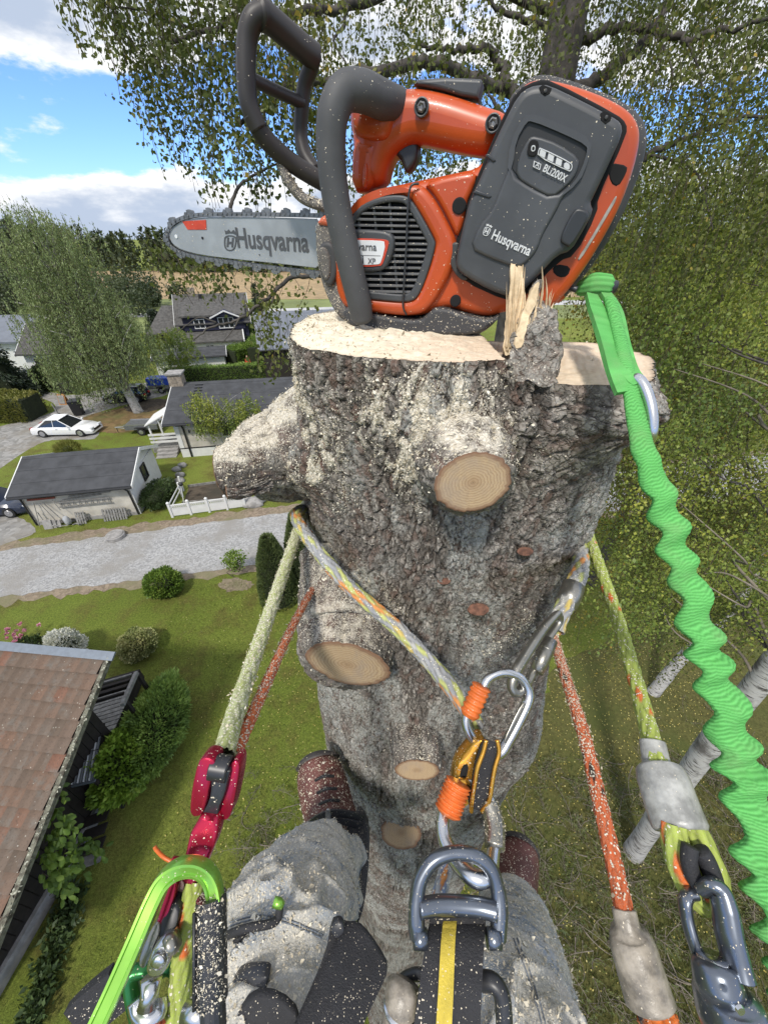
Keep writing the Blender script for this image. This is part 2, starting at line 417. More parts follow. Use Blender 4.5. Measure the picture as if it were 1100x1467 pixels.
MAT['wheat'] = m_gravel('stubble_field', (0.33, 0.24, 0.135), (0.29, 0.22, 0.13), 0.6, 0.3)
MAT['roadfar'] = M('far_road', (0.42, 0.42, 0.42), 0.9, var=0.1, scale=0.3)
MAT['meadow'] = M('far_meadow', (0.16, 0.19, 0.06), 0.9, var=0.25, scale=0.12)
MAT['white'] = M('white_paint', (0.66, 0.66, 0.645), 0.55, var=0.06, scale=3, bump=0.15, bscale=25)
MAT['cream'] = M('cream_render', (0.49, 0.46, 0.40), 0.8, var=0.20, scale=1.3, bump=0.2, bscale=40)
MAT['felt'] = M('roofing_felt', (0.045, 0.047, 0.052), 0.85, var=0.25, scale=1.6, bump=0.35, bscale=50, bdist=0.01)
MAT['shingle'] = M('grey_shingle', (0.075, 0.072, 0.068), 0.85, var=0.35, scale=3.0, bump=0.4, bscale=18, bdist=0.02)
MAT['slate'] = M('blue_grey_sheet', (0.135, 0.15, 0.18), 0.55, var=0.12, scale=1.0)
MAT['navy'] = M('navy_boards', (0.012, 0.013, 0.035), 0.6, var=0.2, scale=2)
MAT['darkwood'] = M('dark_stained_wood', (0.016, 0.012, 0.010), 0.8, var=0.35, scale=6, bump=0.3, bscale=30)
MAT['greywood'] = M('weathered_grey_wood', (0.20, 0.195, 0.185), 0.85, var=0.3, scale=7, bump=0.3, bscale=40)
MAT['mosswood'] = M('mossy_board', (0.085, 0.070, 0.050), 0.9, var=0.5, scale=9, bump=0.6, bscale=45, bdist=0.01, col2=(0.20, 0.20, 0.15))
MAT['black'] = M('black_plastic', (0.015, 0.015, 0.016), 0.45, var=0.2)
MAT['stone'] = M('grey_stone', (0.27, 0.26, 0.25), 0.9, var=0.25, scale=4, bump=0.5, bscale=20, bdist=0.02)
MAT['brick'] = M('chimney_stone', (0.24, 0.20, 0.155), 0.9, var=0.4, scale=5, bump=0.5, bscale=14, bdist=0.03)
MAT['flash'] = M('grey_flashing', (0.16, 0.185, 0.22), 0.45, 0.3, var=0.1)
def m_glass():
    t = NT('window_glass'); return t.fin((0.03, 0.035, 0.04), 0.06, spec=0.6)
MAT['glass'] = m_glass()
MAT['carglass'] = NT('car_glass').fin((0.015, 0.017, 0.02), 0.05, spec=0.7)
MAT['tyre'] = M('tyre', (0.014, 0.014, 0.014), 0.85)
MAT['alloy'] = NT('alloy_rim').fin((0.5, 0.5, 0.52), 0.3, 0.8)
MAT['lamp'] = NT('clear_lamp').fin((0.6, 0.62, 0.65), 0.12, spec=0.6)
MAT['redlamp'] = NT('red_lamp').fin((0.35, 0.01, 0.01), 0.15)
def m_birchbark(name='birch_bark', a=(0.40, 0.39, 0.37), b=(0.055, 0.05, 0.045), lvl=0.5):
    t = NT(name)
    n = t.noise(1.0, 5, 0.65, t.mapped((5, 5, 26))); w = t.noise(2.2, 4, 0.6)
    c = t.mix(t.step(n, lvl, lvl + 0.14), a, b); c = t.mix(t.step(w, 0.5, 0.72), c, sc(b, 1.7))
    t.bump(n, 0.5, 0.02); return t.fin(c, 0.75)
MAT['birch'] = m_birchbark()
MAT['birchdark'] = M('dark_birch_limb', (0.060, 0.052, 0.045), 0.85, var=0.5, scale=9, bump=0.6, bscale=30, bdist=0.01)
MAT['twig'] = M('twig', (0.075, 0.055, 0.042), 0.8, var=0.3, scale=4)
MAT['deadtwig'] = M('bare_twig', (0.155, 0.132, 0.102), 0.85, var=0.4, scale=3)
G = {}
G['birch'] = M_leaf('birch_leaves', [(0.0581, 0.075, 0.0218), (0.0968, 0.1186, 0.029), (0.1355, 0.1549, 0.0363), (0.1815, 0.1815, 0.0436), (0.3872, 0.2662, 0.0363)], 0.35)
G['birchfar'] = M_leaf('far_birch_leaves', [(0.1582, 0.2135, 0.0899), (0.2293, 0.2971, 0.1224), (0.3006, 0.3714, 0.1551), (0.3796, 0.4362, 0.196)], 0.45)
G['birchy'] = M_leaf('yellowing_birch_leaves', [(0.101, 0.1597, 0.0435), (0.1769, 0.2397, 0.0514), (0.2605, 0.3138, 0.0592), (0.3947, 0.4088, 0.0711)], 0.35)
G['green'] = M_leaf('garden_green', [(0.0547, 0.0978, 0.0196), (0.0978, 0.1662, 0.0274), (0.1525, 0.2444, 0.0391), (0.2248, 0.303, 0.0586)], 0.3)
G['lime'] = M_leaf('fresh_green', [(0.1271, 0.208, 0.0277), (0.1964, 0.3234, 0.0416), (0.2888, 0.4273, 0.0601), (0.3696, 0.485, 0.0924)], 0.3)
G['thuja'] = M_leaf('thuja_green', [(0.1017, 0.1643, 0.0468), (0.1643, 0.2581, 0.0625), (0.2581, 0.3835, 0.086), (0.3715, 0.489, 0.1251)], 0.2)
G['thujapale'] = M_leaf('pale_thuja_green', [(0.0826, 0.1126, 0.045), (0.1276, 0.165, 0.063), (0.18, 0.225, 0.0826)], 0.2)
G['spruce'] = M_leaf('spruce_green', [(0.012, 0.022, 0.012), (0.020, 0.034, 0.017), (0.030, 0.048, 0.022)], 0.1)
G['dark'] = M_leaf('dark_bush_green', [(0.0269, 0.0461, 0.0173), (0.0461, 0.0768, 0.025), (0.0768, 0.1152, 0.0384)], 0.15)
G['yellow'] = M_leaf('yellow_green', [(0.121, 0.1375, 0.0275), (0.187, 0.187, 0.044), (0.275, 0.253, 0.077)], 0.3)
G['pale'] = M_leaf('variegated_leaves', [(0.2049, 0.2422, 0.0837), (0.354, 0.3726, 0.1585), (0.5589, 0.5403, 0.2608), (0.7452, 0.6893, 0.3726)], 0.3)
G['white'] = M_leaf('white_petals', [(0.16, 0.20, 0.08), (0.62, 0.63, 0.52), (0.76, 0.76, 0.70), (0.82, 0.82, 0.78)], 0.2)
G['pink'] = M_leaf('pink_petals', [(0.55, 0.14, 0.27), (0.65, 0.26, 0.38), (0.74, 0.42, 0.50)], 0.25)
G['fallen'] = M_leaf('fallen_leaf_yellow', [(0.30, 0.24, 0.05), (0.46, 0.38, 0.10), (0.58, 0.52, 0.22)], 0.1)
G['forest'] = M_leaf('forest_green', [(0.026, 0.0416, 0.0208), (0.0416, 0.0598, 0.0286), (0.0624, 0.0806, 0.0364), (0.0845, 0.1014, 0.0416)], 0.15)
G['needle'] = M_leaf('felled_spruce_needles', [(0.0468, 0.0702, 0.0218), (0.0811, 0.1092, 0.0281), (0.1248, 0.1529, 0.0437), (0.1638, 0.1638, 0.0702)], 0.15)
# ================================================================== ground, roads, field
def sheet(name, pts, z, mat, kind='structure', sub=1):
    P = np.array([[p[0], p[1], z] for p in pts])
    o = mk(name, P, [tuple(range(len(P)))], mat); _props(o, kind=kind)
    return o
def blob(px_pts, wob=0.35, n=10, seed=0):
    """closed ground outline through pixel sight-lines, smoothed and slightly ragged"""
    P = smoothpath([gz(*p)[:2] for p in px_pts], n, True)
    c = P.mean(0); d = P - c; k = np.arange(len(P))
    return P + d / (np.linalg.norm(d, axis=1)[:, None] + 1e-6) * ((fbm(k * 0.35 + seed, k * 0 + seed) - 0.5) * 2 * wob)[:, None]
gr = mk('ground', [(-2500, -400, 0), (2500, -400, 0), (2500, 4000, 0), (-2500, 4000, 0)], [(0, 1, 2, 3)], MAT['lawn']); _props(gr, kind='structure')
def band(name, A, B, z, mat, n=120, wob=0.25, seed=0):
    """strip between two ground polylines with ragged edges"""
    A = smoothpath(A, n // (len(A) - 1)); B = smoothpath(B, n // (len(B) - 1)); m = min(len(A), len(B)); A, B = A[:m], B[:m]
    k = np.arange(m); d = (B - A); d = d / (np.linalg.norm(d, axis=1)[:, None] + 1e-9)
    A = A - d * (wob * (fbm(k * 0.5 + seed, k * 0.0 + 3) - 0.4))[:, None]; B = B + d * (wob * (fbm(k * 0.5 + seed + 40, k * 0.0 + 9) - 0.4))[:, None]
    V = np.vstack([np.c_[A, np.full(m, z)], np.c_[B, np.full(m, z)]])
    F = np.array([[i, i + 1, m + i + 1, m + i] for i in range(m - 1)])
    o = mk(name, V, F[:, ::-1].copy(), mat); _props(o, kind='structure'); return o
rt = [(-60, 5.0), (-30, 12.2), (-19.5, 14.8), (-6.6, 17.9), (10, 21.8), (40, 28)]
rb = [(-56, 1.6), (-27, 9.1), (-17.0, 11.7), (-5.9, 13.9), (11, 17.8), (42, 24)]
band('road_shoulder', [np.array(p) + (-0.12, 0.75) for p in rt], [np.array(p) + (0.1, -0.45) for p in rb], 0.006, MAT['shoulder'], 240, 0.7, 3)
band('gravel_road', [np.array(p) for p in rt], [np.array(p) for p in rb], 0.012, MAT['gravel'], 240, 0.35, 7)
sheet('driveway', blob([(-90, 735), (0, 672), (45, 642), (75, 631), (135, 628), (138, 608), (118, 600), (150, 588), (205, 574), (245, 563), (250, 546), (200, 549), (150, 556), (110, 566), (60, 560), (30, 557), (-30, 566), (-30, 574), (33, 570), (55, 570), (76, 577), (78, 588), (50, 600), (0, 611), (-90, 640)], 0.25), 0.005, MAT['drive'])
sheet('dry_bank', blob([(112, 603), (150, 589), (205, 582), (233, 592), (236, 606), (215, 616), (165, 620), (135, 616)], 0.4), 0.009, MAT['drygrass'])
sheet('dug_earth', blob([(178, 585), (200, 574), (236, 572), (238, 583), (210, 590)], 0.4), 0.013, MAT['soil'])
sheet('parking_pad', blob([(-60, 720), (10, 735), (40, 748), (50, 764), (0, 781), (-70, 800)], 0.2), 0.009, MAT['drive'])
sheet('stubble_field', [(-260, 118), (-24, 113), (60, 118), (60, 232), (-60, 222), (-300, 205)], 0.02, MAT['wheat'])
sheet('meadow', [(-200, 60), (-45, 68), (-15, 80), (60, 86), (60, 112.5), (-24, 112.5), (-260, 117), (-320, 90)], 0.01, MAT['meadow'])
band('country_road', [np.array(p) for p in [(-160, 82), (-60, 89), (-28, 96), (30, 108), (60, 112)]], [np.array(p) for p in [(-160, 76), (-60, 84), (-28, 90.5), (30, 101), (60, 105)]], 0.03, MAT['roadfar'], 60, 0.2)
MAT['litter'] = m_gravel('mossy_leaf_litter', (0.085, 0.082, 0.026), (0.068, 0.080, 0.022), 16.0)  # leaf litter and moss, with the tree shade painted into the dark olive
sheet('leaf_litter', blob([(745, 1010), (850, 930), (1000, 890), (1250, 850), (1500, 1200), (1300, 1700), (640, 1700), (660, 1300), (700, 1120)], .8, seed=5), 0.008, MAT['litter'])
sheet('bare_patch', blob([(318, 832), (345, 828), (362, 836), (352, 846), (328, 846)], .3), 0.010, MAT['shoulder'])
sheet('vegetable_bed', [gz(*p)[:2] for p in [(272, 696), (318, 690), (335, 716), (262, 722)]], 0.012, MAT['soil'])
# ================================================================== foliage builders
def ell_pts(n, c, r, shell=0.55, g=rng, lump=0.25, seed=0):
    d = rand_dirs(n, g); k = (shell + (1 - shell) * g.random(n)) ** 0.7
    k = k * (1 - lump + 2 * lump * fbm(d[:, 0] * 2.2 + seed, d[:, 1] * 2.2 + seed, d[:, 2] * 2.2, 3))
    return np.asarray(c) + d * k[:, None] * np.asarray(r), d
def core(name, c, r, mat, parent, seed=0, lump=0.3):
    """the dense inner mass of a bush"""
    n, m = 16, 9; V = []
    for i in range(m):
        for j in range(n):
            p = PI * (i + 0.5) / m; a = 2 * PI * j / n; V.append((math.sin(p) * math.cos(a), math.sin(p) * math.sin(a), math.cos(p)))
    V = np.array(V); k = 1 - lump + 2 * lump * fbm(V[:, 0] * 2.2 + seed, V[:, 1] * 2.2 + seed, V[:, 2] * 2.2, 3)
    F = [(i * n + j, (i + 1) * n + j, (i + 1) * n + (j + 1) % n, i * n + (j + 1) % n) for i in range(m - 1) for j in range(n)]
    F += [tuple(range(n)), tuple(range((m - 1) * n, m * n))[::-1]]
    return mk(name, np.asarray(c) + V * k[:, None] * np.asarray(r), F, mat, parent, smooth=True)
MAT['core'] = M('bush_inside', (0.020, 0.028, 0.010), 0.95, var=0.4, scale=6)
def shrub(name, label, cat, base, r, n, L, wd, mat, group=None, up=0.5, seed=0, corek=0.72, stems=6, tones=None):
    """rounded bush standing at base; r = (rx, ry, height)"""
    base = np.asarray(base, float); t = thing(name, label, cat, base, group=group)
    c = base + (0, 0, r[2] * 0.5); rr = np.array((r[0], r[1], r[2] * 0.52))
    P, d = ell_pts(n, c, rr, 0.72, lump=0.3, seed=seed); P = P[P[:, 2] > base[2] + 0.02]
    D = (P - c) / rr; D = D / (np.linalg.norm(D, axis=1)[:, None] + 1e-9) + rand_dirs(len(P)) * 0.8 + (0, 0, up)
    cl = fbm(P[:, 0] * 2.5, P[:, 1] * 2.5, P[:, 2] * 2.5, 3)
    tone = np.clip(0.5 + (cl - 0.5) * 1.6 + (rng.random(len(P)) - 0.5) * 0.55, 0, 1)
    leaves('foliage', P, D, L, wd, mat, t, tone)
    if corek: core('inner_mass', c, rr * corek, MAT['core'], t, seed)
    b = MB()
    for k in range(stems):
        a = 2 * PI * k / max(stems, 1); q = c + np.array((math.cos(a) * r[0] * 0.5, math.sin(a) * r[1] * 0.5, 0.1 * r[2]))
        b.tube([base + (math.cos(a) * 0.05, math.sin(a) * 0.05, -0.03), (base + q) / 2 + (0, 0, 0.05), q], [0.02, 0.015, 0.006], 5)
    if stems: b.build('stem', MAT['twig'], t)
    return t
def hedge(name, label, a, b, w, h, n, mat, L=0.14, wd=0.07, group=None):
    a, b = np.asarray(a, float), np.asarray(b, float); t = thing(name, label, 'hedge', a, group=group)
    ex = unit(b - a); ey = np.array([-ex[1], ex[0], 0]); ln = np.linalg.norm(b - a)
    u = rng.random(n) * ln; f = rng.random(n); s = rng.random(n)
    side = np.where(f < 0.34, 0, np.where(f < 0.67, 1, 2))
    yy = np.where(side == 0, -w / 2, np.where(side == 1, w / 2, (s - 0.5) * w)); z = np.where(side == 2, h, s * h)
    wob = (fbm(u * 1.3, z * 1.6 + yy, None, 3) - 0.5) * 0.35
    P = a + ex * u[:, None] + ey * (yy * (1 + wob))[:, None] + np.array((0, 0, 1)) * (z * (1 + wob * 0.5))[:, None] + rng.normal(size=(n, 3)) * 0.05
    D = np.where((side == 2)[:, None], (0, 0, 1.0), ey * np.where(side == 0, -1, 1)[:, None] + np.array((0, 0, 0.8))) + rand_dirs(n) * 0.7
    leaves('foliage', P, D, L, wd, mat, t, np.clip(fbm(u * 2, z * 2, yy, 3) * 1.2 - 0.1 + (rng.random(n) - 0.5) * 0.4, 0, 1))
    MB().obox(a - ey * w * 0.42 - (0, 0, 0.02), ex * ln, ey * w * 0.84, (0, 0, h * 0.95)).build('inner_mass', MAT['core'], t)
    return t
def tree(name, label, base, top, r0, crowns, n_cl, n_leaf, L, wd, mat, bark, cat='tree', group=None, droop=0.0, limbs=40, seed=0, cl_r=0.6, lean=None, twigs=0):
    """tapered trunk, limbs to leaf clumps and separate crown; crowns = [(centre, radii, share)]"""
    base = np.asarray(base, float); top = np.asarray(top, float); t = thing(name, label, cat, base, group=group)
    g = np.random.default_rng(seed + 100)
    tp = smoothpath([base - (0, 0, 0.2), base * 0.7 + top * 0.3 + g.normal(size=3) * (0.25, 0.25, 0), base * 0.35 + top * 0.65 + g.normal(size=3) * (0.3, 0.3, 0), top], 8)
    rr = r0 * (1 - np.linspace(0, 1, len(tp)) * 0.88); rr[0] *= 1.3
    MB().tube(tp, rr, 12).build('trunk', bark, t, smooth=True)
    CC = []
    for c, r, sh in crowns:
        k = max(1, int(n_cl * sh)); P, d = ell_pts(k, c, r, 0.35, g, 0.25, seed); CC.append(P)
    CC = np.vstack(CC); b = MB()
    for q in CC[g.permutation(len(CC))[:limbs]]:
        k = np.argmin(np.abs(tp[:, 2] - (q[2] - 0.55 * np.hypot(*(q - top)[:2]) - 0.3 * abs(q[2] - base[2]) * 0.3))); k = min(max(k, 3), len(tp) - 2)
        s_ = tp[k]; m_ = (s_ + q) / 2 + (0, 0, 0.12 * np.linalg.norm(q - s_)); r_ = min(rr[k] * 0.5, 0.012 * np.linalg.norm(q - s_) + 0.012)
        b.tube(smoothpath([s_, m_, q], 4), np.linspace(r_, r_ * 0.25, 9), 5)
    b.build('limb', bark, t, smooth=True)
    per = n_leaf // len(CC); idx = np.repeat(np.arange(len(CC)), per); N = len(idx)
    if droop > 0:
        st = 5; sid = g.integers(0, 5, N); so_ = g.normal(size=(len(CC), st, 3)) * (cl_r, cl_r, cl_r * 0.5)
        u = g.random(N); ln = droop * (0.5 + g.random((len(CC), st)))
        P = CC[idx] + so_[idx, sid] + np.c_[g.normal(size=N) * 0.06 + 0.12 * u, g.normal(size=N) * 0.06, -u * ln[idx, sid]]
        D = np.c_[g.normal(size=N) * 0.5, g.normal(size=N) * 0.5, -1.0 + g.normal(size=N) * 0.3]
        if twigs:
            A = (CC[:, None, :] + so_).reshape(-1, 3); B = A + np.c_[np.full(len(A), 0.12), np.zeros(len(A)), -ln.ravel()]
            strips('twig', A, B, twigs, MAT['twig'], t, g=g)
    else:
        P = CC[idx] + g.normal(size=(N, 3)) * cl_r * (1, 1, 0.7); D = rand_dirs(N, g) + (0, 0, 0.2)
    tone = np.clip(0.45 + (fbm(CC[:, 0] * 0.7, CC[:, 1] * 0.7, CC[:, 2] * 0.7, 2)[idx] - 0.5) * 1.3 + (g.random(N) - 0.5) * 0.6, 0, 1)
    leaves('crown', P, D, L, wd, mat, t, tone, g)
    return t
# ================================================================== far forest, village trees
fx, fy, fh = [], [], []
for k in range(150):
    fx.append(rng.uniform(-230, -95)); fy.append(150 + rng.normal() * 14 + (fx[-1] + 95) * 0.25); fh.append(rng.uniform(11, 18))
for k in range(420):
    x = rng.uniform(-420, 160); y = 206 + (x + 60) * -0.04 + abs(rng.normal()) * 22 + (-40 if x < -200 else 0)
    fx.append(x); fy.append(y); fh.append(rng.uniform(10, 17) + (3 if x < -170 else 0))
nl = 150; N = len(fx) * nl; idx = np.repeat(np.arange(len(fx)), nl)
u = rng.random(N) ** 0.8; a = rng.random(N) * 2 * PI; cone = rng.random(len(fx)) < 0.5
rad = np.where(cone[idx], (1 - u) * 3.2, np.sqrt(np.maximum(0.02, 1 - (2 * u - 1) ** 2)) * 4.2)
P = np.c_[np.array(fx)[idx] + np.cos(a) * rad, np.array(fy)[idx] + np.sin(a) * rad, u * np.array(fh)[idx]]
near = 3400 * 12; nk = 60; hx_ = rng.uniform(-105, -46, nk); hy_ = 98 + rng.normal(size=nk) * 9; hh_ = rng.uniform(3.5, 8, nk); ii = rng.integers(0, nk, near); dd = rand_dirs(near); kk_ = (.6 + .4 * rng.random(near)) * (.75 + .5 * fbm(dd[:, 0] * 2 + ii, dd[:, 1] * 2, dd[:, 2] * 2, 2))
Pn_ = np.c_[hx_[ii] + dd[:, 0] * kk_ * hh_[ii] * .5, hy_[ii] + dd[:, 1] * kk_ * hh_[ii] * .5, hh_[ii] * (.5 + .5 * dd[:, 2] * kk_)]
_props(leaves('field_thicket', Pn_, rand_dirs(near) + (0, 0, .3), .55, .36, G['forest'], None, np.clip(rng.random(nk)[ii] * .6 + fbm(Pn_[:, 0] * .7, Pn_[:, 1] * .7, Pn_[:, 2] * .7, 2) * .7 - .15 + (rng.random(near) - .5) * .3, 0, 1)), kind='stuff')
fo = leaves('forest', P, rand_dirs(N) + (0, 0, 0.3), 1.7, 1.2, G['forest'], None, np.clip(rng.random(len(fx))[idx] * 0.7 + rng.random(N) * 0.3, 0, 1)); _props(fo, kind='stuff')
bb = gz(199, 590)
tree('birch_tree', 'large drooping birch with a pale trunk rising beside the black hatchback', bb, bb + (-3.6, 1.5, 14.5), 0.42,
     [(bb + (-2.5, 0.5, 7.4), (3.9, 3.4, 4.8), 0.66), (bb + (0.7, 0.5, 6.2), (2.3, 2.4, 2.8), 0.12), (bb + (-2.9, 0.8, 12.8), (3.5, 3.0, 2.8), 0.17), (bb + (-3.9, 0, 4.8), (2.2, 2.4, 2.0), 0.05)],
     520, 72000, 0.17, 0.070, G['birchfar'], MAT['birch'], droop=1.9, limbs=120, seed=3, cl_r=0.6, twigs=0.018)
bb2 = gz(232, 560) + (1.0, 2.5, 0)
tree('small_birch', 'small bright green birch behind the blue trailer', bb2, bb2 + (0, 0, 5.5), 0.11, [(bb2 + (0, 0, 3.9), (2.3, 2.0, 2.0), 1)], 70, 9000, 0.14, 0.08, G['birchy'], MAT['birch'], droop=0.7, limbs=20, seed=8, cl_r=0.35)
def spruce(name, label, base, h, r, n, group=None, seed=0):
    base = np.asarray(base, float); t = thing(name, label, 'spruce tree', base, group=group); g = np.random.default_rng(seed)
    MB().tube([base - (0, 0, 0.2), base + (0, 0, h)], [r * 0.07 + 0.05, 0.02], 8).build('trunk', MAT['twig'], t, smooth=True)
    nb = 170; zb = h * (0.04 + 0.95 * g.random(nb) ** 1.25); ab = g.random(nb) * 2 * PI; lb = r * (1 - zb / h) * (0.75 + 0.4 * g.random(nb)) + 0.12
    i = g.integers(0, nb, n); u = 0.12 + 0.9 * g.random(n) ** 0.7
    P = base + np.c_[np.cos(ab[i]) * lb[i] * u, np.sin(ab[i]) * lb[i] * u, zb[i] + 0.12 * lb[i] * u - 0.42 * lb[i] * u ** 2] + g.normal(size=(n, 3)) * (0.13, 0.13, 0.09) * (0.4 + r / 3)
    D = np.c_[np.cos(ab[i]), np.sin(ab[i]), np.full(n, -0.5)] + rand_dirs(n, g) * 0.6
    leaves('crown', P, D, 0.34, 0.13, G['spruce'], t, g.random(n), g)
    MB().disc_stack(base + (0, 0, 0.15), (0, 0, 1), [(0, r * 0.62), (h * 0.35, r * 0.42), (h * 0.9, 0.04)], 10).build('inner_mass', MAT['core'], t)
    return t
spruce('spruce_tree', 'tall dark spruce at the left edge in front of the grey roofed house', gz(10, 572), 8.6, 3.2, 16000, seed=1)
shrub('round_bush', 'round brownish green bush in front of the white house wall', 'bush', gz(81, 555), (1.6, 1.5, 2.4), 5000, 0.2, 0.1, G['dark'], seed=2)
hedge('hedge', 'yellow green hedge along the drive at the left edge', gz(-60, 600), gz(58, 597), 2.6, 1.9, 6000, G['yellow'], 0.22, 0.12)
hedge('hedge', 'clipped dark hedge between the long bungalow and the low garage', gz(243, 551), gz(388, 541), 1.1, 1.6, 7000, G['thuja'], 0.18, 0.08)
hedge('hedge', 'square clipped green hedge right of the white garage gable', gz(333, 528), gz(363, 520), 2.6, 2.2, 4000, G['green'], 0.2, 0.1)
hedge('hedge', 'narrow upright hedge beside the blue grey building', gz(366, 527), gz(372, 506), 1.3, 2.4, 2600, G['green'], 0.2, 0.1)
spruce('dark_conifer', 'dark blue green conifer at the left end of the navy house', gz(233, 497), 5.0, 2.6, 5000, seed=4)
shrub('round_bush', 'dark rounded bush right of the navy house', 'bush', gz(365, 497), (2.4, 2.2, 3.6), 4500, 0.26, 0.14, G['thuja'], seed=5)
shrub('round_bush', 'light green ball bush on the lawn near the country road', 'bush', gz(352, 452), (1.7, 1.7, 2.6), 1800, 0.3, 0.2, G['lime'], seed=6)
spruce('slim_conifer', 'slim dark conifer by the garden pond', gz(373, 462), 6.5, 1.6, 2600, seed=7)
b3 = gz(303, 652) + (1.6, -0.6, 0)
tree('young_birch', 'young birch in front of the dark roofed bungalow', b3, b3 + (-0.2, 0, 4.6), 0.07, [(b3 + (-1.0, 0.1, 3.5), (1.15, 0.9, 1.5), 0.5), (b3 + (1.3, 0.3, 3.5), (1.5, 1.0, 1.3), 0.5)], 90, 8500, 0.115, 0.075, G['birchy'], MAT['birch'], droop=0.8, limbs=26, seed=12, cl_r=0.26, twigs=0.012)
# ------------------------------------------------------------------ garden shrubs on the near lawn
shrub('lawn_bush', 'loose green bush on the lawn just below the gravel road', 'bush', gz(240, 848), (0.78, 0.72, 1.15), 3600, 0.12, 0.075, G['green'], seed=21, corek=0.5)
sp_ = gz(343, 826); tree('sapling', 'thin leafy sapling on a bare patch of lawn', sp_, sp_ + (0, 0, 1.3), 0.022, [(sp_ + (0, 0, 0.95), (0.5, 0.5, 0.45), 1)], 30, 900, 0.11, 0.07, G['green'], MAT['twig'], limbs=22, seed=22, cl_r=0.12)
shrub('flowering_shrub', 'white flowering shrub behind the tiled roof ridge', 'shrub', gz(106, 940), (0.62, 0.55, 1.35), 4200, 0.085, 0.055, G['white'], seed=23, corek=0.6)
pf = shrub('flower_bush', 'pink flowering bush at the far left behind the tiled roof', 'shrub', gz(48, 938), (0.55, 0.5, 0.75), 1400, 0.10, 0.06, G['dark'], seed=24)
pp = gz(35, 925) + (0, 0, 0.35)
for k in range(17):
    q = pp + rng.normal(size=3) * (0.26, 0.20, 0.13) + (-0.05, 0, 0.35); d = rand_dirs(16); d[:, 2] = np.abs(d[:, 2]) + 0.2
    leaves('flower', q + d * 0.02, d, 0.085, 0.075, G['pink'], pf)
shrub('lawn_bush', 'pale yellow green variegated bush on the lawn above the big shrub', 'bush', gz(203, 934), (0.66, 0.62, 0.95), 6200, 0.085, 0.06, G['pale'], seed=25, corek=0.42)
hb = gz(172, 1160)
shrub('climber_shrub', 'bright green broad leaved bush overhanging the striped plastic terrace roof', 'bush', gz(178, 1092, .95) * (1, 1, 0), (0.66, 1.0, 1.9), 6500, 0.13, 0.10, G['lime'], seed=26, corek=0.72, up=0.6)
shrub('juniper_bush', 'big dark green feathery conifer bush beside the terrace', 'bush', gz(220, 1040, .9) * (1, 1, 0), (0.80, 1.55, 1.75), 14000, 0.15, 0.045, G['thuja'], seed=27, corek=0.76, up=0.7)
shrub('garden_bush', 'dark rounded bush at the right gable of the small garage', 'bush', gz(228, 722) + (0.1, 0.2, 0), (0.85, 1.35, 1.25), 4200, 0.11, 0.06, G['dark'], seed=28)
shrub('ornamental_grass', 'yellow tuft of tall grass behind the small garage', 'plant', gz(97, 656) + (0, 0.4, 0), (0.8, 0.7, 1.0), 1600, 0.30, 0.03, G['yellow'], seed=29, corek=0.4, up=1.6)
hx = gz(404, 862)
for k, (px, py, h) in enumerate([(402, 858, 3.5), (436, 852, 4.0), (470, 858, 3.6)]):
    q = gz(px, py) + (0, 0.6 * k, 0); t = thing('thuja_column', ['leftmost pale green column thuja seen left of the spruce stem below its branch stub', 'middle column thuja half hidden behind the spruce stem', 'rightmost column thuja hidden behind the spruce stem'][k], 'thuja', q, group='column thujas at the lawn edge')
    n = 9000; a = rng.random(n) * 2 * PI; u = rng.random(n) ** 0.85; rr = 0.78 * (1 - u ** 2.2 * 0.8) * (0.85 + 0.3 * fbm(a * 2, u * 7, None, 3))
    P = q + np.c_[np.cos(a) * rr, np.sin(a) * rr, u * h]
    leaves('foliage', P, np.c_[np.cos(a) * 0.6, np.sin(a) * 0.6, np.ones(n)] + rand_dirs(n) * 0.35, 0.13, 0.05, G['thujapale'], t, np.clip(fbm(a * 2.5, u * 14, None, 3) + (rng.random(n) - 0.5) * 0.5, 0, 1))
    MB().disc_stack(q, (0, 0, 1), [(0, 0.6), (h * 0.5, 0.55), (h * 0.95, 0.1)], 12).build('inner_mass', MAT['core'], t); MB().tube([q - (0, 0, 0.1), q + (0, 0, 0.6)], 0.05, 7).build('stem', MAT['twig'], t)
# ------------------------------------------------------------------ fallen leaves on the lawn
n = 15000
P = np.c_[rng.uniform(-9, 12, n), rng.uniform(-1, 13, n), rng.uniform(0.015, 0.05, n)]
keep = rng.random(n) < np.clip(0.10 + 0.9 * sstep(-8, 3.0, P[:, 0]) * (0.3 + fbm(P[:, 0] * 0.5, P[:, 1] * 0.5)), 0, 1)
keep &= ~((P[:, 0] < -6.0) & (P[:, 1] < 5.5)); keep &= P[:, 1] < 13.3 + 0.235 * (P[:, 0] + 6)
P = P[keep]; D = rand_dirs(len(P)); D[:, 2] *= 0.25
q = rand_dirs(len(P)) * 0.35 + (0, 0, 1); q /= np.linalg.norm(q, axis=1)[:, None]
fl = leaves('fallen_leaves', P, D, 0.040, 0.032, G['fallen'], None, nrm=q); _props(fl, kind='stuff')
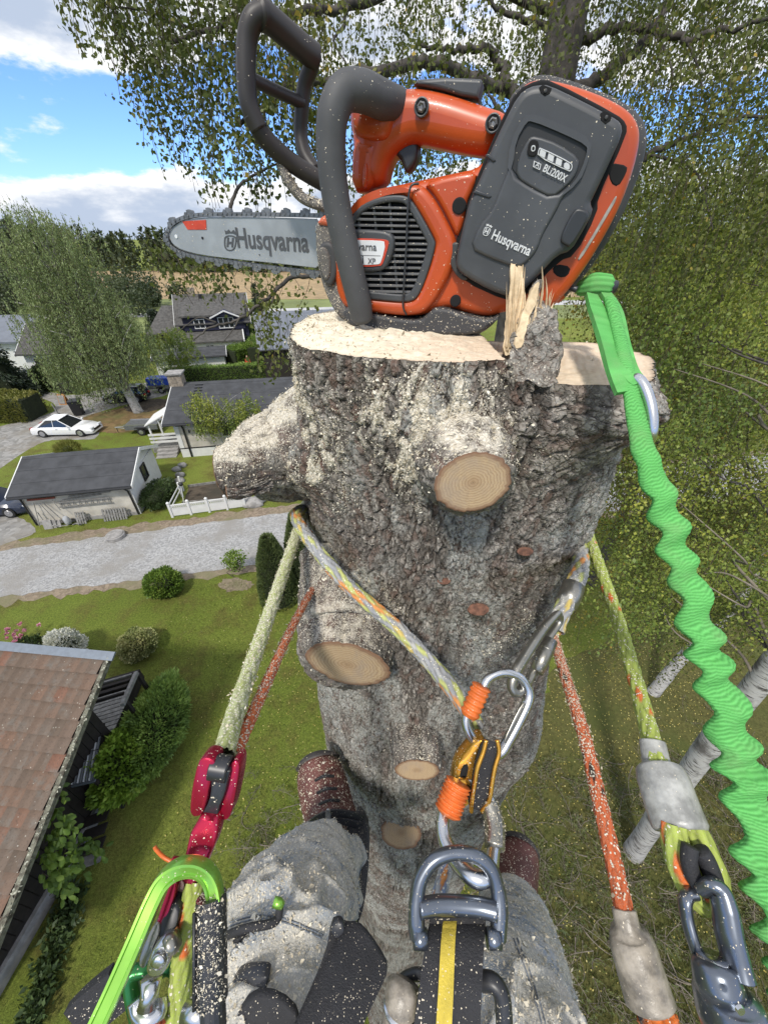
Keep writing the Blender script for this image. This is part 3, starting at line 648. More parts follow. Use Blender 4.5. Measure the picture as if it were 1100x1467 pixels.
# ================================================================== buildings
def loc_mesh(mb, name, mat, parent, **k): return mb.build(name, mat, parent, **k)
def window(parent, o, ux, uz, w, h, out, frame=MAT['white'], bars=1):
    """frame with casing bars standing proud of the wall, pane behind; o lower-left corner, out = outward unit"""
    o, ux, uz, out = (np.asarray(q, float) for q in (o, ux, uz, out)); b = MB(); t = 0.09; d = out * 0.07
    b.obox(o, ux * w, d, uz * t); b.obox(o + uz * (h - t), ux * w, d, uz * t)
    b.obox(o + uz * t, ux * t, d, uz * (h - 2 * t)); b.obox(o + ux * (w - t) + uz * t, ux * t, d, uz * (h - 2 * t))
    for k in range(1, bars + 1): b.obox(o + ux * (w * k / (bars + 1) - t / 2) + uz * t, ux * t, d * 0.9, uz * (h - 2 * t))
    f = b.build('window', frame, parent)
    MB().obox(o + ux * t + uz * t + out * 0.004, ux * (w - 2 * t), out * 0.02, uz * (h - 2 * t)).build('pane', MAT['glass'], f)
    return f
X, Y, Z = np.eye(3)
def house(name, label, cat, corner, rz, Ln, Wd, h, rh, wall, roofm, trim, over=0.35, gable_wall=None, trimw=0.2, group=None):
    """front wall along local +x, ridge parallel to it; local frame at the front-left ground corner"""
    t = thing(name, label, cat, corner, rz, group, local=True)
    MB().obox((0, 0, -0.3), X * Ln, Y * Wd, Z * (h + 0.3)).build('wall', wall, t)
    for x in (0.0, Ln - 0.12): MB().prism([(x, 0.02, h), (x, Wd - 0.02, h), (x, Wd / 2, rh - 0.05)], (0.12, 0, 0)).build('gable', gable_wall or wall, t)
    k = (rh - h) / (Wd / 2); th = 0.16
    for sgn in (0, 1):
        y0 = -over if sgn == 0 else Wd + over; z0 = h - k * over
        P = [(-over, y0, z0), (-over, Wd / 2, rh), (-over, Wd / 2, rh + th), (-over, y0, z0 + th)]
        MB().prism(P, (Ln + 2 * over, 0, 0)).build('roof', roofm, t)
    for q in (0.30, 0.62, 0.92):
        y = -over + (Wd / 2 + over) * q; z = h + k * y + th
        MB().prism([(-over, y, z + 0.002), (-over, y + 0.10, z + 0.10 * k + 0.002), (-over, y + 0.10, z + 0.10 * k + 0.016), (-over, y, z + 0.016)], (Ln + 2 * over, 0, 0)).build('roof_seam', roofm, t)
    for x in (-over - 0.05, Ln + over + 0.003):
        b = MB()
        for y0 in (-over - 0.02, Wd + over + 0.02):
            z0 = h - k * over; b.prism([(x, y0, z0 + th + 0.02), (x, Wd / 2, rh + th + 0.02), (x, Wd / 2, rh + th - trimw), (x, y0, z0 + th - trimw)], (0.047, 0, 0))
        b.build('barge_board', trim, t)
    MB().tube([(-over, -over - 0.06, h - k * over + 0.05), (Ln + over, -over - 0.06, h - k * over + 0.05)], 0.06, 8).build('gutter', MAT['black'], t)
    return t
def rot2(v, a): c, s = math.cos(a), math.sin(a); return np.array((v[0] * c - v[1] * s, v[0] * s + v[1] * c, v[2]))
# ---- small cream garage
A0 = math.radians(11.4); gc = np.array((-19.25, 16.98, 0.0)); GL, GW = 5.3, 4.5
gar = house('garage', 'small cream garage with black felt roof and clutter along its front wall', 'garage', gc, A0, GL, GW, 2.05, 2.95, MAT['cream'], MAT['felt'], MAT['white'], 0.32, MAT['white'], 0.18)
MB().obox((GL + 0.004, 0.0, 0), X * 0.05, Y * GW, Z * 2.05).build('white_cladding', MAT['white'], gar)
window(gar, (GL + 0.06, 1.9, 1.05), Y, Z, 0.75, 0.95, X, MAT['black'], 0)
b = MB(); b.tube([(GL - 0.25, -0.38, 1.98), (GL - 0.22, -0.10, 1.80), (GL - 0.08, -0.06, 1.6), (GL - 0.06, -0.06, 0.05)], 0.045, 8); b.build('downpipe', MAT['black'], gar)
b = MB(); b.tube([(0.05, -0.38, 1.98), (0.05, -0.08, 1.75), (0.05, -0.08, 0.05)], 0.045, 8); b.build('downpipe', MAT['black'], gar)
MB().obox((0.02, -0.05, -0.1), X * (GL - 0.04), Y * 0.046, Z * 0.32).build('plinth', MAT['stone'], gar)
def onw(x, y, z): return gc + rot2((x, y, z), A0)         # a place on the garage front
def gthing(name, label, cat, group=None): return thing(name, label, cat, onw(2.5, -0.1, 0), A0, group, local=True)
def L_(x, y, z): return np.array((x - 2.5, y + 0.1, z))
t = gthing('ladder', 'grey ladder hung level on the cream garage wall', 'ladder')
for z in (1.02, 1.30): MB().obox(L_(1.6, -0.11, z), X * 2.6, Y * 0.04, Z * 0.06).build('rail', MAT['greywood'], t)
for k in range(9): MB().obox(L_(1.75 + k * 0.29, -0.10, 1.083), X * 0.04, Y * 0.03, Z * 0.215).build('rung', MAT['greywood'], t)
for k, (a, c, lb) in enumerate([((1.95, 1.45), (3.9, 1.62), 'weathered plank hung above the ladder on the garage wall'), ((2.3, 1.64), (4.4, 1.74), 'thin grey batten lying highest on the garage wall hooks')]):
    t = gthing('plank', lb, 'plank'); MB().bar(L_(a[0], -0.10, a[1]), L_(c[0], -0.10, c[1]), 0.04, 0.09).build('board', MAT['greywood'], t)
t = gthing('tool_rack', 'rusty red rail with long handled tools leaning below it on the garage wall', 'tool rack')
MB().obox(L_(0.35, -0.12, 1.62), X * 1.3, Y * 0.06, Z * 0.10).build('rail', M('rusty_red', (0.20, 0.05, 0.03), 0.8), t)
for a, c in [((0.6, 1.5), (0.35, 0.1)), ((0.85, 1.45), (1.25, 0.35)), ((1.0, 1.5), (1.5, 0.55)), ((1.5, 1.55), (1.75, 1.0)), ((0.5, 0.9), (0.7, 0.05))]:
    MB().tube([L_(a[0], -0.14, a[1]), L_(c[0], -0.35, c[1])], 0.022, 6).build('handle', MAT['greywood'], t)
for k, (x0, lb) in enumerate([(3.55, 'grey wooden pallet leaning on the garage wall at its right half'), (2.2, 'narrow broken pallet leaning by the sacks at the garage wall')]):
    t = gthing('pallet', lb, 'pallet', 'pallets leaning on the garage'); w = 1.25 if k == 0 else 0.5
    for q in range(9 if k == 0 else 4): MB().obox(L_(x0 + q * (w / (9 if k == 0 else 4)), -0.42, 0.02), X * 0.085, (0, 0.02, 0.004), (0, 0.24, 0.66)).build('slat', MAT['greywood'], t)
    for z in (0.12, 0.52): MB().obox(L_(x0 - 0.02, -0.36 + z * 0.34, z), X * (w + 0.02), Y * 0.05, Z * 0.08).build('cross_bar', MAT['greywood'], t)
t = gthing('paving_slab_stack', 'grey slabs leaning against the left end of the garage', 'slab stack')
for k in range(3): MB().obox(L_(0.62 + 0.18 * k, -0.55 + 0.05 * k, 0), X * 0.42, (0, 0.05, 0.01), (0, 0.14, 0.5 - 0.08 * k)).build('slab', MAT['stone'], t)
t = gthing('bundled_sack', 'pale grey sack slumped against the garage wall', 'sack')
core('sack', onw(1.75, -0.32, 0.28) - onw(2.5, -0.1, 0) + 0 * X if False else L_(1.75, -0.32, 0.28), (0.17, 0.15, 0.3), M('canvas', (0.34, 0.35, 0.36), 0.9), t, 3)
t = gthing('scrap_wood', 'low heap of grey scrap wood at the foot of the garage wall', 'wood heap')
for k in range(7): a = np.array((R.uniform(0.9, 2.6), -0.5 + R.uniform(-.12, .12), 0.05 + 0.04 * k)); MB().bar(L_(*a), L_(a[0] + R.uniform(-.5, .5), a[1] + R.uniform(-.15, .15), a[2] + R.uniform(-.02, .05)), 0.07, 0.03).build('board', MAT['greywood'], t)
# ---- long white bungalow
bc = np.array((-14.55, 25.1, 0.0)); BA = math.radians(10.5)
bun = house('bungalow', 'long white bungalow with dark felt roof and stone chimney behind the spruce stem', 'house', bc, BA, 15.0, 8.2, 2.75, 4.0, MAT['cream'], MAT['felt'], MAT['white'], 0.5, MAT['white'], 0.22)
MB().obox((-0.03, -0.035, -0.1), X * 15.05, Y * 0.03, Z * 0.75).build('plinth', MAT['white'], bun)
MB().obox((-0.03, -0.05, 0.653), X * 15.05, Y * 0.045, Z * 0.07).build('plinth_board', MAT['black'], bun)
MB().obox((-0.02, -0.045, 0.725), X * 0.30, Y * 0.04, Z * 2.0).build('corner_board', MAT['white'], bun)
window(bun, (3.0, -0.002, 1.35), X, Z, 1.5, 1.1, -Y, MAT['white'], 1)
window(bun, (6.2, -0.002, 1.35), X, Z, 1.5, 1.1, -Y, MAT['white'], 1)
b = MB(); b.tube([(0.35, -0.55, 2.62), (0.55, -0.12, 2.45), (0.6, -0.1, 2.2), (0.6, -0.1, 0.05)], 0.06, 8); b.build('downpipe', MAT['black'], bun)
MB().tube([(0.95, -0.03, 2.05), (0.95, -0.16, 2.08), (0.95, -0.18, 1.9)], [0.02, 0.05, 0.06], 8).build('wall_lamp', MAT['black'], bun)
ch = MB().obox((-0.62, 3.6, 2.5), X * 0.95, Y * 0.95, Z * 2.35).build('chimney', MAT['brick'], bun)
MB().obox((-0.72, 3.5, 4.853), X * 1.15, Y * 1.15, Z * 0.10).build('chimney_cap', MAT['stone'], ch)
for k in range(11):
    b = MB(); y = 0.0 + k * 0.36; z = 2.75 + (1.25 / 4.1) * y + 0.17; b.obox((1.15, y, z), X * 0.55, Y * 0.07, Z * 0.07); b.build('roof_step', MAT['black'], bun)
MB().prism([(-2.3, 1.1, 2.05), (-0.5, 1.0, 2.95), (-0.5, 3.6, 2.95), (-2.3, 3.4, 2.05)], (0, 0, 0.07)).build('porch_roof', MAT['white'], bun)
for p in ((-2.15, 1.25), (-2.15, 3.25)): MB().obox((p[0], p[1], -0.1), X * 0.11, Y * 0.11, Z * 2.12).build('porch_post', MAT['white'], bun)
MB().obox((-2.3, 1.1, -0.1), X * 2.26, Y * 2.4, Z * 0.5).build('porch_floor', MAT['greywood'], bun)
b = MB()
for k in range(3): b.obox((-2.28, 1.12, 0.75 + 0.28 * k), X * 2.2, Y * 0.04, Z * 0.14)
b.build('porch_rail', MAT['white'], bun)
for k in range(3): MB().obox((-1.9, 0.75 - 0.35 * k, -0.1), X * 1.4, Y * 0.345, Z * (0.42 - 0.13 * k)).build('step', MAT['stone'], bun)
# ---- navy house
hc = np.array((-26.4, 53.2, 0.0)); HA = math.radians(17.0)
nv = house('navy_house', 'dark navy two storey house with grey shingle roofs and white framed dormer windows', 'house', hc + rot2((0.2, 1.9, 0), HA), HA, 8.6, 8.6, 3.9, 6.6, MAT['navy'], MAT['shingle'], MAT['white'], 0.45, MAT['navy'], 0.3)
MB().obox((-0.6, -1.9, -0.2), X * 8.0, Y * 1.895, Z * 2.1).build('ground_floor', MAT['white'], nv)
MB().prism([(-0.9, -2.25, 1.75), (-0.9, -0.003, 2.75), (-0.9, -0.003, 2.93), (-0.9, -2.25, 1.93)], (8.6, 0, 0)).build('lower_roof', MAT['shingle'], nv)
MB().prism([(7.72, -2.3, 1.7), (7.72, 0.0, 2.74), (7.72, 0.0, 3.02), (7.72, -2.3, 1.98)], (0.14, 0, 0)).build('barge_board', MAT['white'], nv)
MB().obox((0.6, -0.35, 2.95), X * 7.6, Y * 2.6, Z * 1.65).build('dormer', MAT['navy'], nv)
MB().prism([(0.3, -0.75, 4.603), (0.3, 4.2, 6.35), (0.3, 4.2, 6.55), (0.3, -0.75, 4.803)], (8.2, 0, 0)).build('dormer_roof', MAT['shingle'], nv)
window(nv, (1.9, -0.353, 3.2), X, Z, 1.35, 1.15, -Y, MAT['white'], 1)
window(nv, (4.9, -0.353, 3.1), X, Z, 2.0, 1.35, -Y, MAT['white'], 2)
b = MB(); b.bar((4.0, -0.95, 4.45), (5.9, -0.95, 5.25), 0.14, 0.26, up=(0, 1, 0)); b.bar((5.9, -0.97, 5.25), (7.8, -0.97, 4.45), 0.14, 0.26, up=(0, 1, 0)); b.build('dormer_gable_trim', MAT['white'], nv)
MB().prism([(4.1, -0.9, 4.62), (5.9, -0.9, 5.3), (7.7, -0.9, 4.62)], (0, 2.5, 0)).build('dormer_gable', MAT['navy'], nv)
MB().obox((1.6, 4.0, 5.9), X * 0.8, Y * 0.7, Z * 1.6).build('chimney', MAT['brick'], nv)
MB().obox((2.9, 3.4, 6.1), X * 0.45, Y * 0.45, Z * 0.7).build('vent_stack', MAT['black'], nv)
window(nv, (2.8, -1.903, 0.5), X, Z, 1.1, 1.0, -Y, MAT['white'], 1)
MB().prism([(-4.2, 0.3, 2.6), (0.2, 0.3, 2.6), (0.2, 4.6, 5.3), (-2.2, 4.6, 5.3)], (0, 0.0, 0.18)).build('wing_roof', MAT['shingle'], nv)
MB().obox((-3.4, 0.8, -0.2), X * 3.38, Y * 4.4, Z * 2.75).build('wing_wall', MAT['navy'], nv)
MB().obox((-1.2, -0.2, -0.2), X * 0.5, Y * 0.99, Z * 1.9).build('white_door_case', MAT['white'], nv)
# ---- low garage with white gable trim
g2 = house('low_garage', 'low white garage with a shallow dark roof in front of the navy house', 'garage', gz(229, 539), math.radians(17), 7.4, 4.0, 1.8, 2.3, MAT['white'], MAT['felt'], MAT['white'], 0.3, MAT['white'], 0.22)
# ---- blue grey building on the right, behind the stem
rb_ = house('grey_barn', 'blue grey sheet roofed building partly hidden behind the spruce stem', 'building', gz(381, 546) + (0.0, 0.4, 0), math.radians(14), 9.0, 7.0, 3.4, 6.2, MAT['darkwood'], MAT['slate'], MAT['greywood'], 0.35)
for k in range(9): MB().prism([(0.1 + k, -0.42, 3.24 + 0.165), (0.1 + k, 3.5, 6.2 + 0.165), (0.1 + k, 3.5, 6.2 + 0.215), (0.1 + k, -0.42, 3.24 + 0.215)], (0.05, 0, 0)).build('roof_seam', MAT['slate'], rb_)
# ---- white house at the far left
lw = house('white_house', 'white house with grey roofs partly hidden behind the birch and the spruce', 'house', gz(52, 545), math.radians(6), 8.0, 7.0, 3.0, 5.2, MAT['white'], MAT['shingle'], MAT['white'], 0.45, trimw=0.3)
window(lw, (0.9, -0.003, 1.0), X, Z, 1.3, 1.3, -Y, MAT['darkwood'], 0); window(lw, (2.5, -0.003, 1.0), X, Z, 1.3, 1.3, -Y, MAT['darkwood'], 0); window(lw, (5.4, -0.003, 1.0), X, Z, 1.3, 1.3, -Y, MAT['darkwood'], 0)
MB().obox((-6.0, 3.0, -0.2), X * 5.99, Y * 6.0, Z * 3.7).build('wing_wall', MAT['white'], lw)
MB().prism([(-6.5, 2.4, 3.4), (-6.5, 6.0, 5.6), (-6.5, 6.0, 5.78), (-6.5, 2.4, 3.58)], (6.6, 0, 0)).build('wing_roof', MAT['slate'], lw)
# ================================================================== tiled house at the lower left
RT = np.array((-6.47, 5.37, 5.0)); e1 = unit((-2.75, 0.27, 0)); e2 = unit((-0.098, -0.995, 0)); drop = 2.1 / 4.12
dn = unit(e2 + np.array((0, 0, -drop))); nr = unit(np.cross(e1, dn)); nr = nr if nr[2] > 0 else -nr
th = thing('tiled_house', 'dark wooden house with a weathered red clay tile roof at the lower left', 'house', RT * (1, 1, 0))
MB().prism([RT + e1 * 0.12 + dn * 0.03 - nr * 0.09, RT + e1 * 6 + dn * 0.03 - nr * 0.09, RT + e1 * 6 + dn * 5.8 - nr * 0.09, RT + e1 * 0.12 + dn * 5.8 - nr * 0.09], -nr * 0.1).build('roof_deck', MAT['darkwood'], th)
def m_tile():
    t = NT('clay_tile'); ob = t.new('ShaderNodeObjectInfo').outputs['Random']
    geo = t.new('ShaderNodeNewGeometry').outputs['Position']
    c = t.ramp(ob, [(0, (0.115, 0.088, 0.068)), (0.35, (0.15, 0.106, 0.080)), (0.6, (0.14, 0.110, 0.088)), (0.92, (0.165, 0.106, 0.076)), (1, (0.20, 0.090, 0.060))])
    n = t.noise(3.2, 6, 0.7, geo); f = t.noise(26.0, 4, 0.7, geo)
    c = t.mix(t.step(n, 0.48, 0.70), c, (0.155, 0.135, 0.115)); c = t.mix(t.math('MULTIPLY', t.step(f, 0.5, 0.7), 0.6), c, (0.075, 0.058, 0.048))
    li = t.vor(9.0, geo); l2 = t.noise(40.0, 3, 0.7, geo)
    c = t.mix(t.math('MULTIPLY', t.step(t.math('ADD', li, t.math('MULTIPLY', l2, 0.30)), 0.27, 0.20), 0.8), c, (0.42, 0.40, 0.34))
    t.bump(f, 0.5, 0.006); return t.fin(c, 0.85, spec=0.2)
MAT['tile'] = m_tile()
TW, TL = 0.25, 0.315
def tile_mesh():
    n = 7; V = []
    for y, lift in ((0.0, 0.0), (TL + 0.03, 0.066)):
        for j in range(n):
            x = -0.004 + (TW + 0.004) * j / (n - 1); u_ = j / (n - 1); zc = 0.044 * u_ ** 1.6 + 0.022 * math.sin(PI * u_ * 1.15 + 0.9) ** 2
            V.append((x, y, zc + lift))
    for j in range(n): V.append((V[n + j][0], TL + 0.03, V[n + j][2] - 0.055))
    F = [(j, j + 1, n + j + 1, n + j) for j in range(n - 1)] + [(n + j, n + j + 1, 2 * n + j + 1, 2 * n + j) for j in range(n - 1)]
    F = [f[::-1] for f in F]
    me = bpy.data.meshes.new('roof_tile'); me.from_pydata(V, [], F); me.update(); me.materials.append(MAT['tile']); return me
tm = tile_mesh(); Mr = Matrix(((e1[0], dn[0], nr[0]), (e1[1], dn[1], nr[1]), (e1[2], dn[2], nr[2]))).to_4x4()
for r in range(16):
    for c in range(16):
        if c > 15.5 - r * 0.12: continue
        o = bpy.data.objects.new('roof_tile', tm); COL.objects.link(o); o.parent = th
        p = RT + e1 * (0.10 + c * TW + R.uniform(-.005, .005)) + dn * (0.05 + r * TL + R.uniform(-.008, .008)) - nr * 0.072 + nr * R.uniform(-.003, .004)
        o.matrix_local = Matrix.Translation(Vector(p - ORG[th])) @ Mr @ Matrix.Rotation(R.gauss(0, 0.012), 4, 'Z')
b = MB(); b.obox(RT + e1 * 0.04 - dn * 0.02 - nr * 0.11, -e1 * 0.10, dn * 5.6, nr * 0.13); b.build('verge_board', MAT['mosswood'], th)
b = MB(); b.obox(RT - e1 * 0.15 - dn * 0.12 - nr * 0.02, e1 * 6.1, dn * 0.20, nr * 0.045); b.build('ridge_flashing', MAT['flash'], th)
wo_ = RT + e1 * 1.22; wz = 4.75
gp = [wo_ + e2 * 0.25, wo_ + e2 * 5.2]
poly = [(gp[0][0], gp[0][1], -0.3), (gp[1][0], gp[1][1], -0.3), (gp[1][0], gp[1][1], 4.7 - 5.2 * drop), (gp[0][0], gp[0][1], 4.7 - 0.25 * drop)]
MB().prism(poly, e1 * 6.0).build('wall', MAT['darkwood'], th)
for k in range(23):
    q = wo_ + e2 * (0.27 + 0.21 * k); hh = 4.45 - (0.45 + k * 0.21) * drop
    MB().obox(q + np.array((0, 0, 0.5)) - np.array((0, 0, q[2])), -e1 * 0.022, e2 * 0.19, (0, 0, hh - 0.25)).build('wall_board', MAT['darkwood'], th)
MB().obox(np.array((wo_[0], wo_[1], -0.2)) + e2 * 0.2, -e1 * 0.09, e2 * 4.95, (0, 0, 0.62)).build('plinth', MAT['stone'], th)
wp = np.array((wo_[0], wo_[1], 1.25)) + e2 * 4.0
window(th, wp, e2, Z, 1.0, 1.1, -e1, MAT['white'], 0)
# bare verge lichen lumps
n = 240; u = rng.random(n) * 5.3
P = RT + e1 * (0.03 - 0.09 * rng.random(n))[:, None] + dn * u[:, None] + nr * 0.018
lv = _props(leaves('verge_lichen', P, rand_dirs(n) * (1, 1, 0.3), 0.05, 0.04, M('lichen', (0.36, 0.36, 0.29), 0.9), th), kind='stuff')
# ---- terrace between the house and the shrubs: frame, deck, ribbed plastic roof
def H(px, py, z): return gz(px, py, z)
tr = thing('pergola', 'dark wooden pergola frame and grey decking at the gable of the tiled house', 'pergola', gz(150, 1060))
c1, c2, c3 = H(134, 984, 2.2), H(196, 966, 2.2), H(176, 1012, 2.2)
ex = unit(c2 - c1); ey = unit(c3 - c2)
for s_ in (0.0, 0.33, 0.66, 1.0):
    a = c1 + (c2 - c1) * s_ * 0.0 + ey * (0.42 * s_ / 0.33 * 0.45); MB().obox(a, ex * 1.05, ey * 0.05, (0, 0, 0.12)).build('rafter', MAT['greywood'] if s_ == 0 else MAT['darkwood'], tr)
MB().obox(c2 - ex * 0.02, ex * 0.09, ey * 1.0, (0, 0, 0.14)).build('beam', MAT['greywood'], tr)
MB().obox(c1 - ex * 0.25 + ey * 0.2, ex * 0.09, ey * 1.5 + ex * 0.3, (0, 0, 0.14)).build('beam', MAT['darkwood'], tr)
for p in (c2 + ey * 0.05, c2 + ey * 0.9): MB().obox((p[0], p[1], -0.1), X * 0.09, Y * 0.09, Z * 2.3).build('post', MAT['darkwood'], tr)
d0 = H(122, 1040, 0.7)
for k in range(15):
    MB().obox(d0 + ey * (0.6 - k * 0.148) - ex * 0.9, ex * 1.9, ey * 0.125, (0, 0, 0.035)).build('deck_board', MAT['greywood'] if k < 11 else MAT['darkwood'], tr)
MB().obox(d0 - ex * 0.85 - ey * 1.6, ex * 1.8, ey * 2.4, (0, 0, -0.5)).build('deck_frame', MAT['darkwood'], tr)
p1, p2, p3, p4 = H(114, 1044, 2.0), H(149, 1036, 2.0), H(136, 1117, 1.85), H(94, 1126, 1.85)
cr_ = thing('plastic_roof', 'striped corrugated plastic canopy sheet beside the tiled roof', 'canopy', (p1 + p4) / 2 * (1, 1, 0))
nn = 40; V = []
for k in range(nn + 1):
    s_ = k / nn; z = 0.03 * math.cos(k * 2 * PI / 4)
    V.append(p1 + (p2 - p1) * s_ + (0, 0, z)); V.append(p4 + (p3 - p4) * s_ + (0, 0, z))
def m_corr():
    t = NT('corrugated_plastic'); g_ = t.attr('tone')
    return t.fin(t.mix(g_, (0.10, 0.115, 0.13), (0.42, 0.45, 0.48)), 0.3, spec=0.5)
mk('corrugated_sheet', V, np.array([[2 * k, 2 * k + 2, 2 * k + 3, 2 * k + 1] for k in range(nn)]), m_corr(), cr_, True, {'tone': np.repeat((np.cos(np.arange(nn + 1) * 2 * PI / 8) > 0.55).astype(float), 2)})
MB().bar(p1 - (0, 0, .06), p2 - (0, 0, .06), 0.06, 0.06).build('frame_bar', MAT['darkwood'], cr_); MB().bar(p4 - (0, 0, .06), p3 - (0, 0, .06), 0.06, 0.06).build('frame_bar', MAT['flash'], cr_)
MB().bar((p1 + p4) / 2 + (0, 0, .045), (p2 + p3) / 2 + (0, 0, .045), 0.015, 0.012).build('fixing_strip', MAT['darkwood'], cr_)
for p in (p1, p4, p3): MB().obox(p * (1, 1, 0) - (0.04, 0.04, 0.1), X * 0.08, Y * 0.08, Z * (p[2] + 0.03)).build('post', MAT['darkwood'], cr_)
st = thing('basement_stair', 'dark wooden steps below the plastic canopy', 'stairs', gz(135, 1180))
for k in range(4): MB().obox(gz(112, 1190, 0.0) + ex * 0.25 * k * 0 - ey * (0.0 - 0.25 * k) + (0, 0, 0.55 - 0.15 * k - 0.05), ex * 0.95, ey * 0.24, (0, 0, 0.05)).build('tread', MAT['greywood'] if k == 3 else MAT['darkwood'], st)
MB().obox(gz(103, 1215, 0.0), ex * 0.07, ey * -0.05, (0, 0, 0.9)).build('newel_post', MAT['greywood'], st); MB().obox(gz(108, 1195, 0.0) + ey * 0.9, ex * 0.06, ey * -1.6, (0, 0, 0.75)).build('side_board', MAT['darkwood'], st)
# ---- big leaved climber on the gable wall: every leaf a piece of its own
cv = thing('climbing_vine', 'bright green large leaved climber against the dark gable wall', 'climbing plant', gz(95, 1260))
def big_leaf():
    ol = [(0, 0), (0.035, 0.028), (0.075, 0.05), (0.125, 0.045), (0.17, 0.0), (0.125, -0.045), (0.075, -0.05), (0.035, -0.028)]
    V = [(x, y, -0.35 * abs(y) - 1.1 * x * x) for x, y in ol] + [(0.06, 0, 0.012)]
    F = [(i, (i + 1) % 8, 8) for i in range(8)]
    ms = []
    for k, c in enumerate([(0.11, 0.19, 0.026), (0.165, 0.265, 0.038), (0.215, 0.32, 0.055), (0.08, 0.145, 0.02)]):
        me = bpy.data.meshes.new('leaf'); me.from_pydata(V, [], F); me.update(); me.polygons.foreach_set('use_smooth', np.ones(8, bool)); me.materials.append(M_leaf('vine_leaf', [sc(c, 0.9), sc(c, 1.1)], 0.3)); ms.append(me)
    return ms
lm = big_leaf()
VP = [(86, 1135, 3.35), (80, 1165, 3.05), (76, 1195, 2.75), (70, 1225, 2.45), (98, 1185, 2.65), (100, 1215, 2.25), (92, 1245, 1.95), (80, 1262, 1.75), (120, 1208, 1.0), (138, 1215, 0.8), (110, 1240, 0.9), (66, 1250, 2.05), (90, 1268, 1.45)]
VW = [12, 22, 28, 28, 22, 28, 28, 22, 18, 17, 22, 20, 22]
for (px, py, z), m_ in zip(VP, VW):
    for k in range(m_):
        o = bpy.data.objects.new('leaf', R.choice(lm)); COL.objects.link(o); o.parent = cv
        p = gz(px + R.gauss(0, 8), py + R.gauss(0, 9), z + R.gauss(0, 0.08))
        o.location = Vector(p - ORG[cv]); s_ = R.uniform(0.75, 1.25); o.scale = (s_, s_, s_)
        o.rotation_euler = (R.gauss(0, 0.35), R.uniform(0.15, 0.8), R.gauss(-0.6, 0.9))
b = MB()
for px, py, z in VP[1:]: b.tube(smoothpath([gz(95, 1262), gz((95 + px) / 2, (1262 + py) / 2, z * 0.5) - (0.15, 0, 0), gz(px, py, z) - (0.1, 0, 0.05)], 4), 0.012, 5)
b.build('stem', MAT['twig'], cv)
shrub('tangled_plant', 'dark tangled leaves behind the large leaved climber', 'plant', gz(78, 1235) + (-0.05, 0, 0), (0.35, 0.75, 1.7), 1500, 0.15, 0.12, G['green'], seed=41, corek=0.7)
sg = thing('border_plants', 'dark low plants in the narrow bed along the house plinth', 'plants', gz(65, 1370))
n = 1500; P = np.array([gz(*(np.array((112, 1270)) * (1 - u) + np.array((45, 1475)) * u + rng.normal(size=2) * (9, 6))) for u in rng.random(n)]); P[:, 2] = rng.random(n) * 0.25
leaves('foliage', P, rand_dirs(n) + (0, 0, 0.5), 0.14, 0.08, G['dark'], sg)
